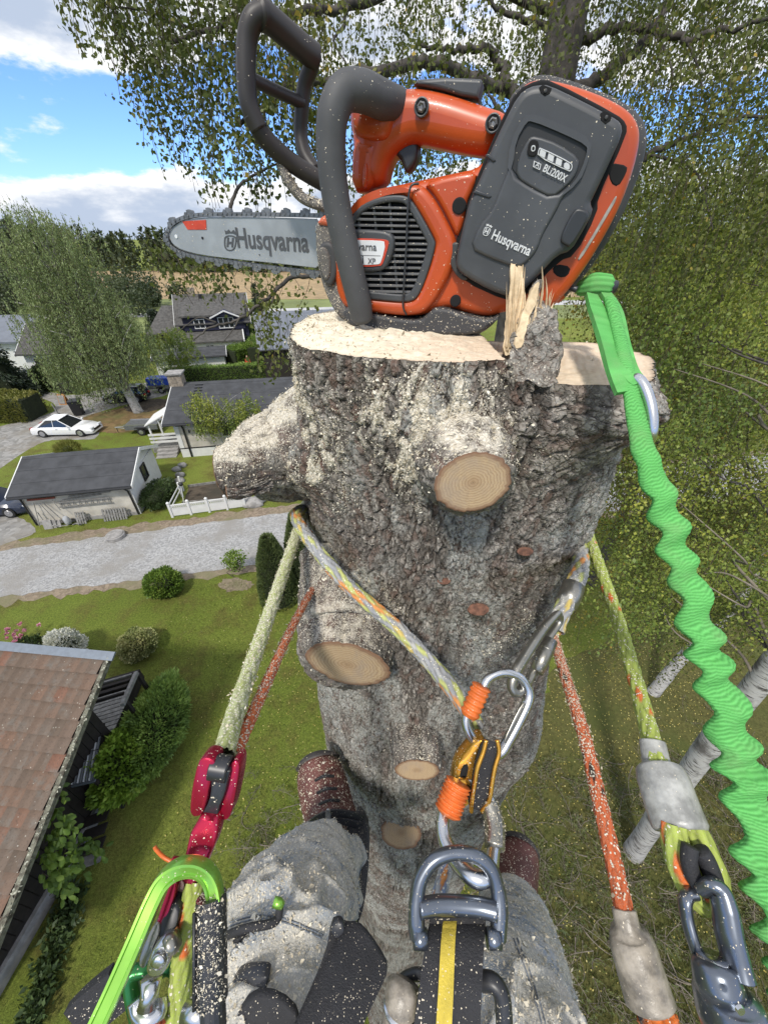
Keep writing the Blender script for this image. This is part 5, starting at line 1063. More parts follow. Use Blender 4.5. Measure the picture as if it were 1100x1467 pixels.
# ---- branch stubs
def stub(path, rad, face_n, face_r, label=None, dusty=0.6, seed=0, facemat=None, tilt=None, name='branch_stub'):
    """bark sleeve along path, flat sawn face at its end; face_n outward normal, face_r = (ru, rv, u-direction)"""
    Pth = smoothpath(path, 10); m = len(Pth); n = 96
    T, Uv, Wv = frames(Pth); fn = unit(face_n); s_ = np.linspace(0, 1, m)
    rad = np.interp(s_, np.linspace(0, 1, len(rad)), rad); a = np.linspace(0, 2 * PI, n, endpoint=False)
    fu = unit(np.asarray(face_r[2]) - fn * (np.asarray(face_r[2]) @ fn)); fv = np.cross(fn, fu)
    L = np.cumsum(np.r_[0, np.linalg.norm(np.diff(Pth, axis=0), axis=1)])
    hh, tn, rd, dp = bark_field(np.outer(np.ones(m), a) * 0.05 + seed, np.outer(L, np.ones(n)) + seed * 0.7, 20 + seed)
    rings = []
    for i in range(m):
        blend = sstep(0.6, 1.0, s_[i])
        # near the end the ring turns into the plane of the sawn face
        u = unit(Uv[i] * (1 - blend) + 0); d1 = np.cos(a)[:, None] * Uv[i] + np.sin(a)[:, None] * Wv[i]
        cu, cv = d1 @ fu, d1 @ fv; q = np.hypot(cu, cv) + 1e-9
        d2 = (cu / q * face_r[0])[:, None] * fu + (cv / q * face_r[1])[:, None] * fv
        fade = 0.0055 if i < m - 2 else 0.003
        rings.append(Pth[i] + (d1 * (rad[i] + (hh[i] - 0.8) * fade)[:, None]) * (1 - blend) + (d2 * (1 + (hh[i] - 0.8) * 0.05)[:, None]) * blend)
    Vv = np.array(rings); F = np.array([[i * n + k, i * n + (k + 1) % n, (i + 1) * n + (k + 1) % n, (i + 1) * n + k] for i in range(m - 1) for k in range(n)])
    cz = np.array([r - p for r, p in zip(Vv, Pth)]); upw = cz[..., 2] / (np.linalg.norm(cz, axis=-1) + 1e-9)
    ds = np.clip(sstep(-0.1, 0.8, upw) * dusty * (0.5 + 1.0 * fbm(np.outer(L, np.ones(n)) * 70, np.outer(np.ones(m), a) * 4, None, 3)), 0, 1)
    o = mk(name, Vv.reshape(-1, 3), F, MAT['bark'], spr, True, {'tone': tn.ravel(), 'red': rd.ravel(), 'lichen': np.clip(fbm(tn * 9, rd, None, 2), 0, 1).ravel() * 0.6, 'dust': ds.ravel(), 'deep': dp.ravel()})
    if label: o['label'] = label
    kr = [1.0, 0.97, 0.9, 0.8, 0.65, 0.5, 0.35, 0.2, 0.08, 0.01]; end = Vv[-1]; cc = end.mean(0)
    Vf = np.vstack([cc + (end - cc) * k + fn * (0.0015 * (k < 1)) for k in kr]); rgf = np.repeat(kr, n)
    Ff = np.array([[i * n + k, i * n + (k + 1) % n, (i + 1) * n + (k + 1) % n, (i + 1) * n + k] for i in range(len(kr) - 1) for k in range(n)])
    mk('cut_face', Vf, Ff, facemat or MAT['oldcut'], o, False, {'ring': rgf, 'edge': sstep(0.80, 0.97, rgf + 0.08 * (fbm(np.tile(a, len(kr)) * 3, rgf, None, 3) - 0.5)) * 0.8, 'dust': rgf * 0})
    return o
cam_dir = lambda p: unit(C0 - p)
e = at(677, 691, 0.352); stub([cyl(652, 645) + (0.0, 0.09, -0.005), at(664, 662, 0.41), e], [0.060, 0.052, 0.043], cam_dir(e) + np.array((0.25, 0.0, -0.15)), (0.036, 0.027, (1, 0, 0.25)), 'short stub facing the camera with a fresh brown sawn face', 0.7, 1)
e = at(322, 676, 0.55); stub([cyl(470, 650) + (0.06, 0.10, 0.01), at(420, 650, 0.66), at(370, 658, 0.60), e], [0.105, 0.086, 0.060, 0.043], unit((-0.95, -0.12, -0.12)), (0.039, 0.036, (0, 1, 0)), 'long stub pointing left under thick sawdust', 0.8, 2)
e = at(497, 951, 0.60); stub([cyl(505, 880) + (0.0, 0.10, 0.03), at(497, 910, 0.67), e], [0.105, 0.085, 0.075], cam_dir(e) * 0.8 + np.array((-0.15, -0.1, -0.55)), (0.068, 0.042, (1, 0, -0.15)), 'wide oblique stub at the lower left with pale sawn wood', 0.55, 3)
e = cyl2(597, 1103) + cam_dir(cyl2(597, 1103)) * 0.036; stub([cyl2(597, 1097) + (0, 0.05, 0), e], [0.05, 0.045], cam_dir(e) + np.array((0, -0.1, -0.2)), (0.040, 0.016, (1, 0, 0)), 'small flush cut above the two boots', 0.3, 4)
e = cyl2(574, 1193) + cam_dir(cyl2(574, 1193)) * 0.052; stub([cyl2(574, 1187) + (0, 0.05, 0), e], [0.06, 0.052], cam_dir(e) + np.array((0, -0.1, -0.1)), (0.048, 0.030, (1, 0, -0.25)), 'small oval cut beside the boot strap', 0.3, 5)
e = at(326, 704, 0.535); stub([at(385, 690, 0.575), at(350, 701, 0.55), e], [0.013, 0.012, 0.010], unit((-0.9, -0.3, 0.1)), (0.011, 0.010, (0, 0, 1)), 'thin broken twig stub under the left stub', 0.2, 6)
for px, py, r_ in ((685, 873, 0.012), (752, 790, 0.008), (636, 832, 0.007)):
    p = cyl(px, py); q = p + cam_dir(p) * 0.006; stub([p + cam_dir(p) * -0.03, q], [r_ * 1.2, r_ * 1.15], cam_dir(p), (r_ * 1.3, r_ * 0.75, (1, 0, 0)), None, 0.1, 7, M('knot_wood_%d' % px, (0.13, 0.060, 0.038), 0.85, var=0.5, scale=120, bump=0.4, bscale=300), name='knot')
# ---- splinters of the torn hinge and the standing flap of bark
MAT['splint'] = M('torn_wood', (0.60, 0.46, 0.28), 0.75, var=0.25, scale=60, bump=0.5, bscale=220, bdist=0.001, col2=(0.74, 0.58, 0.38))
def spike(pts, w, th=0.35):
    P = smoothpath([at(*p) for p in pts], 6); m = len(P); r = np.interp(np.linspace(0, 1, m), [0, .25, 0.7, 1], [w, w * 0.9, w * 0.45, w * 0.03]); r *= 1 + 0.15 * np.sin(np.arange(m) * 2.1)
    return MB().tube(P, r, 6, squash=th).build('splinter', MAT['splint'], spr)
for pts, w in [([(725, 505, .405), (734, 450, .405), (741, 400, .405), (744, 345, .40)], .0075), ([(730, 500, .403), (742, 440, .40), (748, 390, .40), (749, 340, .395)], .0065), ([(737, 495, .402), (748, 430, .40), (752, 372, .40)], .0055), ([(722, 505, .41), (730, 440, .41), (737, 385, .41)], .005), ([(772, 445, .40), (777, 410, .40), (775, 375, .395)], .0055), ([(780, 450, .40), (783, 420, .40), (781, 396, .40)], .004), ([(744, 480, .40), (755, 440, .40), (758, 415, .40)], .005), ([(752, 470, .402), (760, 430, .402), (763, 405, .40)], .005), ([(727, 503, .40), (735, 430, .398), (738, 372, .398)], .0035), ([(766, 450, .398), (771, 425, .398), (769, 398, .398)], .003), ([(786, 455, .40), (786, 430, .40), (788, 418, .40)], .003)]:
    spike(pts, w * 0.8)
for k_ in range(26):
    x0, x1, w_ = R.uniform(722, 790), R.uniform(-6, 14), R.uniform(.0008, .0022); y0 = 500 - (x0 - 722) * .75; h_ = R.uniform(20, 110) * (1.0 if x0 < 756 else .5)
    spike([(x0, y0, .398), (x0 + x1 * .4, y0 - h_ * .5, .396), (x0 + x1, y0 - h_, .395)], w_)
def slab(poly, thick, mat, name, amp=0.004, parent=spr, bev=0.003):
    Pp = chaikin(np.array([at(*q) for q in poly]), 1); o = MB().prism(Pp, unit((0.15, 1, -0.2)) * thick).build(name, mat, parent)
    m_ = o.modifiers.new('t', 'TRIANGULATE'); s_ = o.modifiers.new('s', 'SUBSURF'); s_.subdivision_type = 'SIMPLE'; s_.levels = 4; bake(o)
    me = o.data; n = len(me.vertices); co = np.empty(n * 3, np.float32); me.vertices.foreach_get('co', co); co = co.reshape(-1, 3)
    w = co * 90; dsp = np.stack([fbm(w[:, 0] + k * 31, w[:, 1], w[:, 2] * 0.5, 4) - 0.5 for k in range(3)], -1); me.vertices.foreach_set('co', (co + dsp * amp * 2).ravel()); me.update(); return o
o = slab([(722, 512, .412), (732, 505, .40), (742, 478, .395), (752, 448, .395), (763, 415, .395), (774, 402, .395), (772, 432, .395), (790, 447, .395), (795, 470, .395), (806, 500, .39), (806, 545, .385), (760, 552, .385), (722, 545, .40)], 0.03, MAT['bark'], 'bark_flap', 0.010)
me = o.data; nn_ = len(me.vertices)
for k_, v_ in (('tone', 0.5), ('red', 0.25), ('lichen', 0.6), ('dust', 0.12), ('deep', 0.0)):
    a_ = me.attributes.new(k_, 'FLOAT', 'POINT'); a_.data.foreach_set('value', np.clip(v_ + (np.random.default_rng(1).random(nn_) - 0.5) * 0.25, 0, 1).astype(np.float32))
slab([(719, 512, .402), (725, 460, .401), (730, 410, .40), (735, 372, .398), (740, 346, .397), (742, 392, .397), (747, 362, .397), (750, 405, .397), (753, 440, .398), (747, 480, .400), (742, 508, .402)], 0.010, MAT['splint'], 'torn_sliver', 0.003)
slab([(735, 500, .396), (741, 478, .392), (752, 440, .391), (763, 412, .391), (775, 402, .391), (770, 430, .39), (757, 460, .39), (747, 495, .392)], 0.012, MAT['splint'], 'torn_wood', 0.004)
# ---- loose sawdust: real flakes
MAT['chip'] = M_leaf('sawdust_flakes', [(0.50, 0.43, 0.31), (0.62, 0.55, 0.42), (0.72, 0.66, 0.53), (0.80, 0.75, 0.64)], 0.1, 0.8)
def chips(host, n, size, weight=None, parent=None, lift=0.0012, upw=1.0, seed=0, name='sawdust', flat=0.55):
    """small flakes strewn over the faces of host"""
    me = host.data; m = len(me.vertices); co = np.empty(m * 3, np.float32); me.vertices.foreach_get('co', co); co = co.reshape(-1, 3) + ORG[host]
    no = np.empty(m * 3, np.float32); me.vertices.foreach_get('normal', no); no = no.reshape(-1, 3)
    me.calc_loop_triangles(); k = len(me.loop_triangles); tv = np.empty(k * 3, np.int32); me.loop_triangles.foreach_get('vertices', tv); tv = tv.reshape(-1, 3)
    w = np.clip(no[:, 2] * upw + 0.35, 0.0, 1.3) if weight is None else np.asarray(weight)
    fn = np.cross(co[tv[:, 1]] - co[tv[:, 0]], co[tv[:, 2]] - co[tv[:, 0]]); ar = np.linalg.norm(fn, axis=1); fn = fn / (ar[:, None] + 1e-15)
    fn = np.where((np.sum(fn * no[tv].mean(1), 1) < 0)[:, None], -fn, fn)
    wt = ar * (w[tv].mean(1) if weight is not None else np.clip(fn[:, 2] * upw + 0.35, 0, 1.3)) + 1e-15
    g = np.random.default_rng(seed + 500); i = g.choice(k, n, p=wt / wt.sum()); b = g.dirichlet((1, 1, 1), n)
    N = fn[i]; P = (co[tv[i]] * b[..., None]).sum(1) + N * lift + g.normal(size=(n, 3)) * size * 0.25
    D = rand_dirs(n, g); D -= N * (np.sum(D * N, 1) * flat)[:, None]
    q = N + rand_dirs(n, g) * 0.6; q /= np.linalg.norm(q, axis=1)[:, None]
    L = size * (0.25 + 1.5 * g.random(n) ** 3.0)
    o = leaves(name, P, D, L, L * (0.16 + 0.7 * g.random(n) ** 1.5), MAT['chip'], parent if parent is not None else host, np.clip(g.random(n), 0, 1), g, 0.2, nrm=q)
    o['kind'] = 'stuff'; return o
dv = dust.ravel(); hz = np.where(Z_.ravel() > 11.4, 1.0, 0.0)
chips(stem, 30000, 0.0027, (np.clip(dv - 0.10, 0, 1) ** 1.5 + 0.002) * hz, spr, 0.0015, seed=1)
for k, ch in enumerate([c for c in spr.children if c.name.startswith('branch_stub')]): chips(ch, [2600, 6500, 1800, 200, 300, 120][min(k, 5)], 0.0030, None, spr, 0.0015, 1.6, seed=10 + k)
tcut = [c for c in spr.children if c.name.startswith('cut_surface')][0]
chips(tcut, 12000, 0.0034, (dz.ravel() * kk.repeat(nc_) + 0.03 * kk.repeat(nc_)), spr, 0.001, seed=30)
# ================================================================== the battery chainsaw standing on the stem
YAW = math.radians(16)
SU = np.array((math.cos(YAW), -math.sin(YAW), 0.0)); SV = np.array((0, 0, 1.0)); SN = np.array((-math.sin(YAW), -math.cos(YAW), 0.0))   # right, up, towards the viewer side
SO = at(600, 476, 0.478)
def S(px, py, off=0.0):
    """place on the plane of the saw's left side, off metres deeper into the saw"""
    r = ray(px, py); o = SO - SN * off; return C0 + r * (((o - C0) @ SN) / (r @ SN))
def S2(px, py, off=0.0): d = S(px, py, off) - SO; return d @ SU, d @ SV
saw = thing('chainsaw', 'orange and grey battery chainsaw standing on top of the sawn stem', 'chainsaw', SO)
def round_poly(P, k): return chaikin(P, k) if k else np.asarray(P, float)
def plate(name, outer, off, thick, bev, mat, parent=None, holes=(), rnd=2, seg=3, scale=None):
    """profile cut from sheet of real thickness with rounded edges"""
    parent = parent or saw
    cu = bpy.data.curves.new('profile', 'CURVE'); cu.dimensions = '2D'; cu.fill_mode = 'BOTH'
    for poly in [outer] + list(holes):
        P = round_poly(np.array([S2(p[0], p[1], off) for p in poly]), rnd)
        sp = cu.splines.new('POLY'); sp.points.add(len(P) - 1); sp.use_cyclic_u = True
        sp.points.foreach_set('co', np.c_[P, np.zeros(len(P)), np.ones(len(P))].astype(np.float32).ravel())
    cu.extrude = max(thick / 2 - bev, 0.0001); cu.bevel_depth = bev; cu.bevel_resolution = seg; cu.offset = -bev
    o = bpy.data.objects.new('profile', cu); COL.objects.link(o)
    dg = bpy.context.evaluated_depsgraph_get(); dg.update(); me = bpy.data.meshes.new_from_object(o.evaluated_get(dg))
    bpy.data.objects.remove(o); bpy.data.curves.remove(cu); me.name = name
    Mx = Matrix(((SU[0], SV[0], SN[0], 0), (SU[1], SV[1], SN[1], 0), (SU[2], SV[2], SN[2], 0), (0, 0, 0, 1)))
    Mx.translation = Vector(SO - SN * (off + thick / 2) - ORG[parent]); me.transform(Mx)
    me.materials.clear(); ob = link_mesh(name, me, mat, parent); shade_auto(ob, 40); return ob
def lettering(txt, p0, p1, off, mat, parent, hscale=1.0, name='lettering', depth=0.0004, bold=0.012):
    """flat print standing a hair proud; p0, p1 the ends of the base line in the picture"""
    cu = bpy.data.curves.new('t', 'FONT'); cu.body = txt; cu.size = 1; cu.extrude = 0.0; cu.offset = bold
    o = bpy.data.objects.new('t', cu); COL.objects.link(o); dg = bpy.context.evaluated_depsgraph_get(); dg.update()
    me = bpy.data.meshes.new_from_object(o.evaluated_get(dg)); bpy.data.objects.remove(o); bpy.data.curves.remove(cu)
    n = len(me.vertices); co = np.empty(n * 3, np.float32); me.vertices.foreach_get('co', co); co = co.reshape(-1, 3)
    a, b = S(*p0, off), S(*p1, off); ux = b - a; w = co[:, 0].max() - co[:, 0].min(); k = np.linalg.norm(ux) / w; ux = unit(ux); uy = np.cross(SN, ux)
    W3 = a + np.outer((co[:, 0] - co[:, 0].min()) * k, ux) + np.outer(co[:, 1] * k * hscale, uy) + SN * depth
    me.vertices.foreach_set('co', (W3 - ORG[parent]).astype(np.float32).ravel()); me.update(); me.name = name
    me.materials.clear(); return link_mesh(name, me, mat, parent)
def emblem(c, w, h, off, mat, parent, rot=0.0, line=0.14):
    """crowned letter in a rounded shield"""
    def q(x, y):
        cs, sn = math.cos(rot), math.sin(rot); x, y = x * w / 2, y * h / 2; return (c[0] + x * cs - y * sn, c[1] + x * sn + y * cs)
    sh = [(-.95, -.55), (.95, -.55), (.95, .3), (.75, .8), (.3, 1), (-.3, 1), (-.75, .8), (-.95, .3)]
    plate('emblem', [q(*p) for p in sh], off, 0.0006, 0.0001, mat, parent, [[q(p[0] * (1 - line * 1.6), p[1] * (1 - line) + 0.03) for p in sh]], 2, 1)
    plate('emblem', [q(*p) for p in [(-.5, -.32), (-.22, -.32), (-.22, .08), (.22, .08), (.22, -.32), (.5, -.32), (.5, .62), (.22, .62), (.22, .32), (-.22, .32), (-.22, .62), (-.5, .62)]], off, 0.0006, 0.0001, mat, parent, (), 0, 1)
    plate('emblem', [q(*p) for p in [(-.8, -.62), (-.98, -1.02), (-.66, -.92), (-.36, -1.12), (0, -.86), (.36, -1.12), (.66, -.92), (.98, -1.02), (.8, -.62), (.3, -.74), (-.3, -.74)]], off, 0.0006, 0.0001, mat, parent, (), 0, 1)
SM = {}
SM['orange'] = M('orange_shell', (0.45, 0.066, 0.012), 0.36, var=0.12, scale=14, spec=0.5, coat=0.12, dust=0.15, dscale=754, dpatch=16)
SM['grey'] = M('grey_shell', (0.054, 0.057, 0.062), 0.48, var=0.18, scale=16, dust=0.13, dscale=812, dpatch=18)
SM['greyl'] = M('light_grey_panel', (0.060, 0.063, 0.069), 0.45, var=0.18, scale=16, dust=0.13, dscale=812, dpatch=18)
SM['greyd'] = M('dark_recess', (0.018, 0.019, 0.021), 0.55, var=0.15, scale=16, dust=0.2, dscale=812)
SM['base'] = M('base_plastic', (0.042, 0.042, 0.044), 0.6, var=0.15, scale=20, dust=0.6, dscale=754, dpatch=12)
SM['dusty'] = M('dust_caked_cover', (0.12, 0.112, 0.105), 0.85, var=0.2, scale=25, dust=1.3, dscale=812, bump=0.5, bscale=300)
SM['rubber'] = M('grey_rubber_grip', (0.060, 0.061, 0.064), 0.64, var=0.2, scale=14, dust=0.05, dscale=899, dpatch=10)
SM['guard'] = M('black_guard', (0.026, 0.022, 0.021), 0.5, var=0.2, scale=16, dust=0.05, dscale=870, dpatch=10)
SM['hole'] = M('black_inside', (0.006, 0.006, 0.007), 0.9)
SM['bar'] = M('bar_steel', (0.34, 0.36, 0.38), 0.45, 0.3, var=0.12, scale=30, dust=0.22, dscale=899)
SM['chain'] = M('chain_steel', (0.20, 0.20, 0.205), 0.42, 0.7, var=0.3, scale=120, dust=0.3, dscale=1015)
SM['print'] = M('dark_print', (0.075, 0.078, 0.085), 0.5); SM['wprint'] = M('pale_print', (0.56, 0.57, 0.58), 0.5)
SM['white'] = M('white_sticker', (0.66, 0.68, 0.70), 0.4, var=0.05); SM['red'] = M('red_sticker', (0.52, 0.055, 0.025), 0.45, var=0.2, scale=50, dust=0.25, dscale=870)
SM['slat'] = M('grille_grey', (0.11, 0.11, 0.113), 0.55, var=0.15, scale=40, dust=0.5, dscale=800)
SM['trig'] = M('trigger_black', (0.028, 0.030, 0.034), 0.4)
SM['pinkdust'] = M('sawdust_covered_orange', (0.52, 0.115, 0.055), 0.6, var=0.2, scale=30, dust=1.0, dscale=812)
# ---- housing
body = plate('housing', [(470, 318), (508, 292), (530, 274), (566, 264), (604, 256), (648, 247), (690, 238), (706, 200), (726, 156), (744, 122), (768, 108), (806, 113), (858, 130), (898, 150), (917, 172), (920, 200), (908, 250), (884, 310), (842, 382), (806, 428), (786, 446), (727, 446), (700, 456), (668, 450), (640, 440), (600, 456), (520, 452), (484, 440), (474, 380)], 0.006, 0.095, 0.010, SM['orange'], rnd=2)
plate('rear_shell', [(720, 150), (748, 112), (775, 100), (812, 108), (868, 128), (910, 150), (929, 176), (930, 210), (916, 256), (890, 318), (846, 388), (812, 428), (780, 440), (740, 300)], 0.050, 0.050, 0.010, SM['base'])
plate('fan_cover', [(490, 306), (512, 286), (545, 268), (585, 262), (604, 264), (622, 285), (640, 318), (655, 348), (648, 384), (634, 412), (618, 438), (602, 452), (560, 453), (505, 440), (486, 420), (480, 350)], -0.004, 0.030, 0.007, SM['orange'],
      holes=[[(505, 303), (540, 282), (578, 279), (590, 290), (620, 343), (622, 352), (610, 392), (597, 424), (586, 431), (560, 430), (505, 424), (498, 360)]])
plate('shoulder_fold', [(604, 262), (645, 250), (684, 244), (678, 270), (668, 290), (664, 320), (654, 344), (640, 312), (622, 280)], 0.000, 0.02, 0.005, SM['orange'], rnd=1)
gr_ = plate('grille_frame', [(503, 302), (540, 281), (579, 278), (592, 289), (622, 343), (624, 352), (612, 393), (599, 425), (587, 433), (560, 432), (503, 426), (496, 360)], -0.005, 0.022, 0.002, SM['grey'], saw,
            holes=[[(506, 312), (540, 291), (574, 288), (584, 297), (611, 346), (612, 353), (600, 392), (589, 418), (580, 422), (560, 421), (506, 415), (503, 360)]], rnd=2)
plate('grille_backing', [(500, 300), (580, 282), (618, 350), (590, 428), (503, 424)], 0.0035, 0.0024, 0.0005, SM['hole'], gr_, rnd=0)
k = 0
for y in np.arange(297, 423, 8.6):
    xr = np.interp(y, [290, 300, 346, 352, 392, 420], [578, 586, 611, 612, 600, 584]) + 3; tl_ = (y - 297) * 0.055
    plate('grille_slat', [(504, y - 2.2), (xr, y - 0.6), (xr, y + 3.0), (504, y + 1.8)], -0.0035, 0.006, 0.0007, SM['slat'], gr_, rnd=0, seg=1); k += 1
for (x0, x1) in [(533, 546), (556, 568), (588 - 76, 588 - 74)]:
    plate('grille_rib', [(x0, 290), (x0 + 3.2, 290), (x1 + 3.2, 424), (x1, 424)], -0.0005, 0.0034, 0.0005, SM['slat'], gr_, rnd=0, seg=1)
bd_ = plate('badge', [(497, 328), (540, 329), (556, 332), (564, 340), (564, 358), (556, 378), (547, 388), (530, 390), (497, 388)], -0.009, 0.02, 0.003, SM['grey'], saw, rnd=1)
plate('badge_rim', [(497, 341), (543, 342), (556, 344), (557, 349), (549, 377), (544, 382), (497, 382)], -0.0100, 0.001, 0.0002, SM['red'], bd_, rnd=1)
plate('badge_plate', [(497, 343.5), (542, 344.5), (553, 346.5), (546, 376), (541, 379.5), (497, 379.5)], -0.0106, 0.001, 0.0002, SM['white'], bd_, rnd=1)
lettering('Husqvarna', (488, 357.5), (539.5, 359), -0.0108, SM['print'], bd_); lettering('XP', (527, 377.5), (538, 377.8), -0.0108, SM['print'], bd_, 1.0); lettering('T540i', (490, 376.8), (521, 377.4), -0.0108, SM['print'], bd_)
plate('badge_line', [(497, 365), (545, 366.2), (545, 367.2), (497, 366)], -0.0107, 0.0006, 0.0001, SM['print'], bd_, rnd=0, seg=1)
plate('base_plate', [(492, 438), (520, 448), (560, 455), (600, 460), (614, 448), (622, 441), (640, 442), (668, 452), (702, 459), (716, 450), (710, 462), (690, 477), (660, 481.5), (600, 479), (540, 475), (505, 470), (490, 455)], -0.003, 0.105, 0.004, SM['base'], rnd=1)
plate('rear_foot', [(672, 462), (702, 458), (716, 450), (708, 464), (690, 478), (676, 480)], 0.010, 0.05, 0.003, M('metal_foot', (0.33, 0.31, 0.27), 0.5, 0.5, dust=0.5), rnd=1)
# screw holes in the housing
def hole(px, py, r, off, rimmat=None, screw=False):
    c = S(px, py, off); a = MB().disc_stack(c + SN * 0.0006, SN, [(-0.004, r), (0.0002, r), (0.0008, r * 0.82)], 18).build('screw_recess', SM['hole'], saw, smooth=False)
    if rimmat is not None:
        P = c + SN * 0.0012; u = SU; v = SV; ring = [P + (math.cos(q) * u + math.sin(q) * v) * r * 1.05 for q in np.linspace(0, 2 * PI, 20, endpoint=False)]; MB().tube(ring, r * 0.16, 6, closed=True).build('screw_rim', rimmat, a)
    if screw: MB().disc_stack(c + SN * 0.002, SN, [(-0.002, r * 0.72), (0.0006, r * 0.72), (0.0016, r * 0.5), (0.0004, r * 0.22)], 6).build('screw', SM['chain'], a)
hole(604, 154, 0.0062, 0.012, SM['grey'], True); hole(706, 177, 0.0062, 0.010, SM['grey'], True)
hole(657.5, 295, 0.0072, -0.0005); hole(652, 431, 0.0062, 0.003)
plate('slot', [(870, 238), (876, 233), (899, 237), (897, 248), (885, 268), (874, 262)], 0.0052, 0.006, 0.001, SM['hole'], rnd=1); plate('slot', [(790, 388), (796, 378), (818, 382), (813, 396), (800, 398)], 0.0052, 0.006, 0.001, SM['hole'], rnd=1)
plate('reflective_strip', [(880, 282), (884, 280), (880, 292), (838, 362), (829, 374), (827, 370), (842, 348)], 0.0050, 0.003, 0.0006, M('grey_strip', (0.33, 0.30, 0.27), 0.4, var=0.3, scale=80), rnd=1)
MB().tube(smoothpath([S(600, 263, -0.006), S(588, 268, -0.009), S(584, 300, -0.010), S(582, 350, -0.010), S(579, 400, -0.010), S(577, 436, -0.008), S(582, 451, -0.004)], 8), 0.0011, 8).build('cable', SM['trig'], saw, smooth=True)
# ---- top handle, trigger, lockout
hd = plate('top_handle', [(506, 118), (520, 110), (545, 106), (558, 113), (566, 122), (596, 120), (640, 129), (690, 146), (730, 158), (724, 186), (702, 220), (682, 220), (640, 212), (604, 204), (584, 203), (566, 214), (552, 232), (545, 268), (502, 270), (502, 200), (494, 160)], 0.016, 0.050, 0.016, SM['orange'], rnd=2, seg=5)
plate('handle_block', [(502, 122), (520, 108), (546, 104), (562, 116), (566, 150), (560, 190), (545, 205), (506, 198), (497, 160)], 0.009, 0.065, 0.012, SM['orange'], rnd=2, seg=4)
plate('handle_post', [(503, 195), (520, 198), (541, 200), (536, 230), (532, 272), (500, 276)], 0.014, 0.055, 0.010, SM['orange'], rnd=1, seg=4)
plate('handle_rib', [(520, 235), (526, 233), (524, 268), (518, 270)], 0.010, 0.02, 0.002, SM['orange'], rnd=1)
plate('trigger', [(552, 214), (566, 204), (582, 198), (598, 200), (598, 222), (592, 238), (584, 247), (579, 246), (575, 232), (566, 220)], 0.030, 0.022, 0.004, SM['trig'], rnd=1)
plate('throttle_lockout', [(592, 121), (597, 113), (640, 110), (688, 112), (691, 116), (685, 141), (660, 137), (630, 128)], 0.026, 0.024, 0.003, SM['grey'], rnd=0)
# ---- front handle: thick grooved rubber tube
hp = [S(572, 150, 0.030), S(548, 143, 0.006), S(520, 131, -0.012), S(494, 132, -0.024), S(478, 160, -0.032), S(474, 210, -0.034), S(479, 270, -0.034), S(490, 330, -0.033), S(504, 390, -0.030), S(515, 435, -0.026), S(519, 462, -0.022)]
P = smoothpath(hp, 10); m = len(P); n = 40; T, Uv, Wv = frames(P, up=SN); a = np.linspace(0, 2 * PI, n, endpoint=False)
rr = np.interp(np.linspace(0, 1, m), [0, .1, .2, .5, .9, .97, 1.0], [.0130, .0146, .0150, .0142, .0140, .0130, .008])
gro = 1 - 0.045 * (np.exp(-((a[None] - 0.5 - 0.35 * np.sin(np.linspace(0, 3, m))[:, None]) / .06) ** 2) + np.exp(-((a[None] - 1.0 - 0.35 * np.sin(np.linspace(0, 3, m))[:, None]) / .06) ** 2) + np.exp(-((a[None] - 1.5 - 0.35 * np.sin(np.linspace(0, 3, m))[:, None]) / .06) ** 2)) * sstep(0.55, 0.35, np.linspace(0, 1, m))[:, None]
V_ = P[:, None] + (rr[:, None] * gro)[..., None] * (np.cos(a)[None, :, None] * Uv[:, None] + np.sin(a)[None, :, None] * Wv[:, None])
F_ = [(i * n + k, i * n + (k + 1) % n, (i + 1) * n + (k + 1) % n, (i + 1) * n + k) for i in range(m - 1) for k in range(n)] + [tuple(range(n))[::-1], tuple(range((m - 1) * n, m * n))]
mk('front_handle', V_.reshape(-1, 3), F_, SM['rubber'], saw, True)
# ---- hand guard: an open hoop across the bar side
gd = MB()
def gtube(pts, r, sq=0.7): gd.tube(smoothpath([S(*p) for p in pts], 7), r, 14, squash=sq, up=SN)
gtube([(372, 186, 0.000), (357, 150, -0.004), (353, 110, -0.004), (354, 60, -0.002), (362, 30, 0.0), (378, 19, 0.006)], 0.0098, 0.95)
gtube([(370, 20, 0.0), (384, 26, 0.010), (415, 52, 0.030), (441, 74, 0.045), (452, 82, 0.052)], [0.0098] * 0 or 0.0122, 0.9)
gtube([(450, 78, 0.050), (446, 96, 0.053), (437, 120, 0.055), (433, 150, 0.055), (431, 190, 0.055), (437, 222, 0.052), (452, 245, 0.05)], 0.0085, 0.9)
gtube([(360, 162, -0.002), (374, 190, 0.004), (395, 214, 0.015), (425, 238, 0.030), (465, 262, 0.045), (490, 275, 0.05)], 0.0110, 0.85)
gtube([(358, 112, 0.0), (395, 130, 0.028), (434, 148, 0.053)], 0.0070, 0.8)
gd.build('hand_guard', SM['guard'], saw, smooth=True)
gs = MB(); gs.tube(smoothpath([S(402, 222, 0.022), S(412, 256, 0.022), S(434, 284, 0.026), S(470, 298, 0.03)], 8), [0.0078] * 25, 14, squash=0.7, up=SN); gs.build('guard_bracket', SM['dusty'], saw, smooth=True)
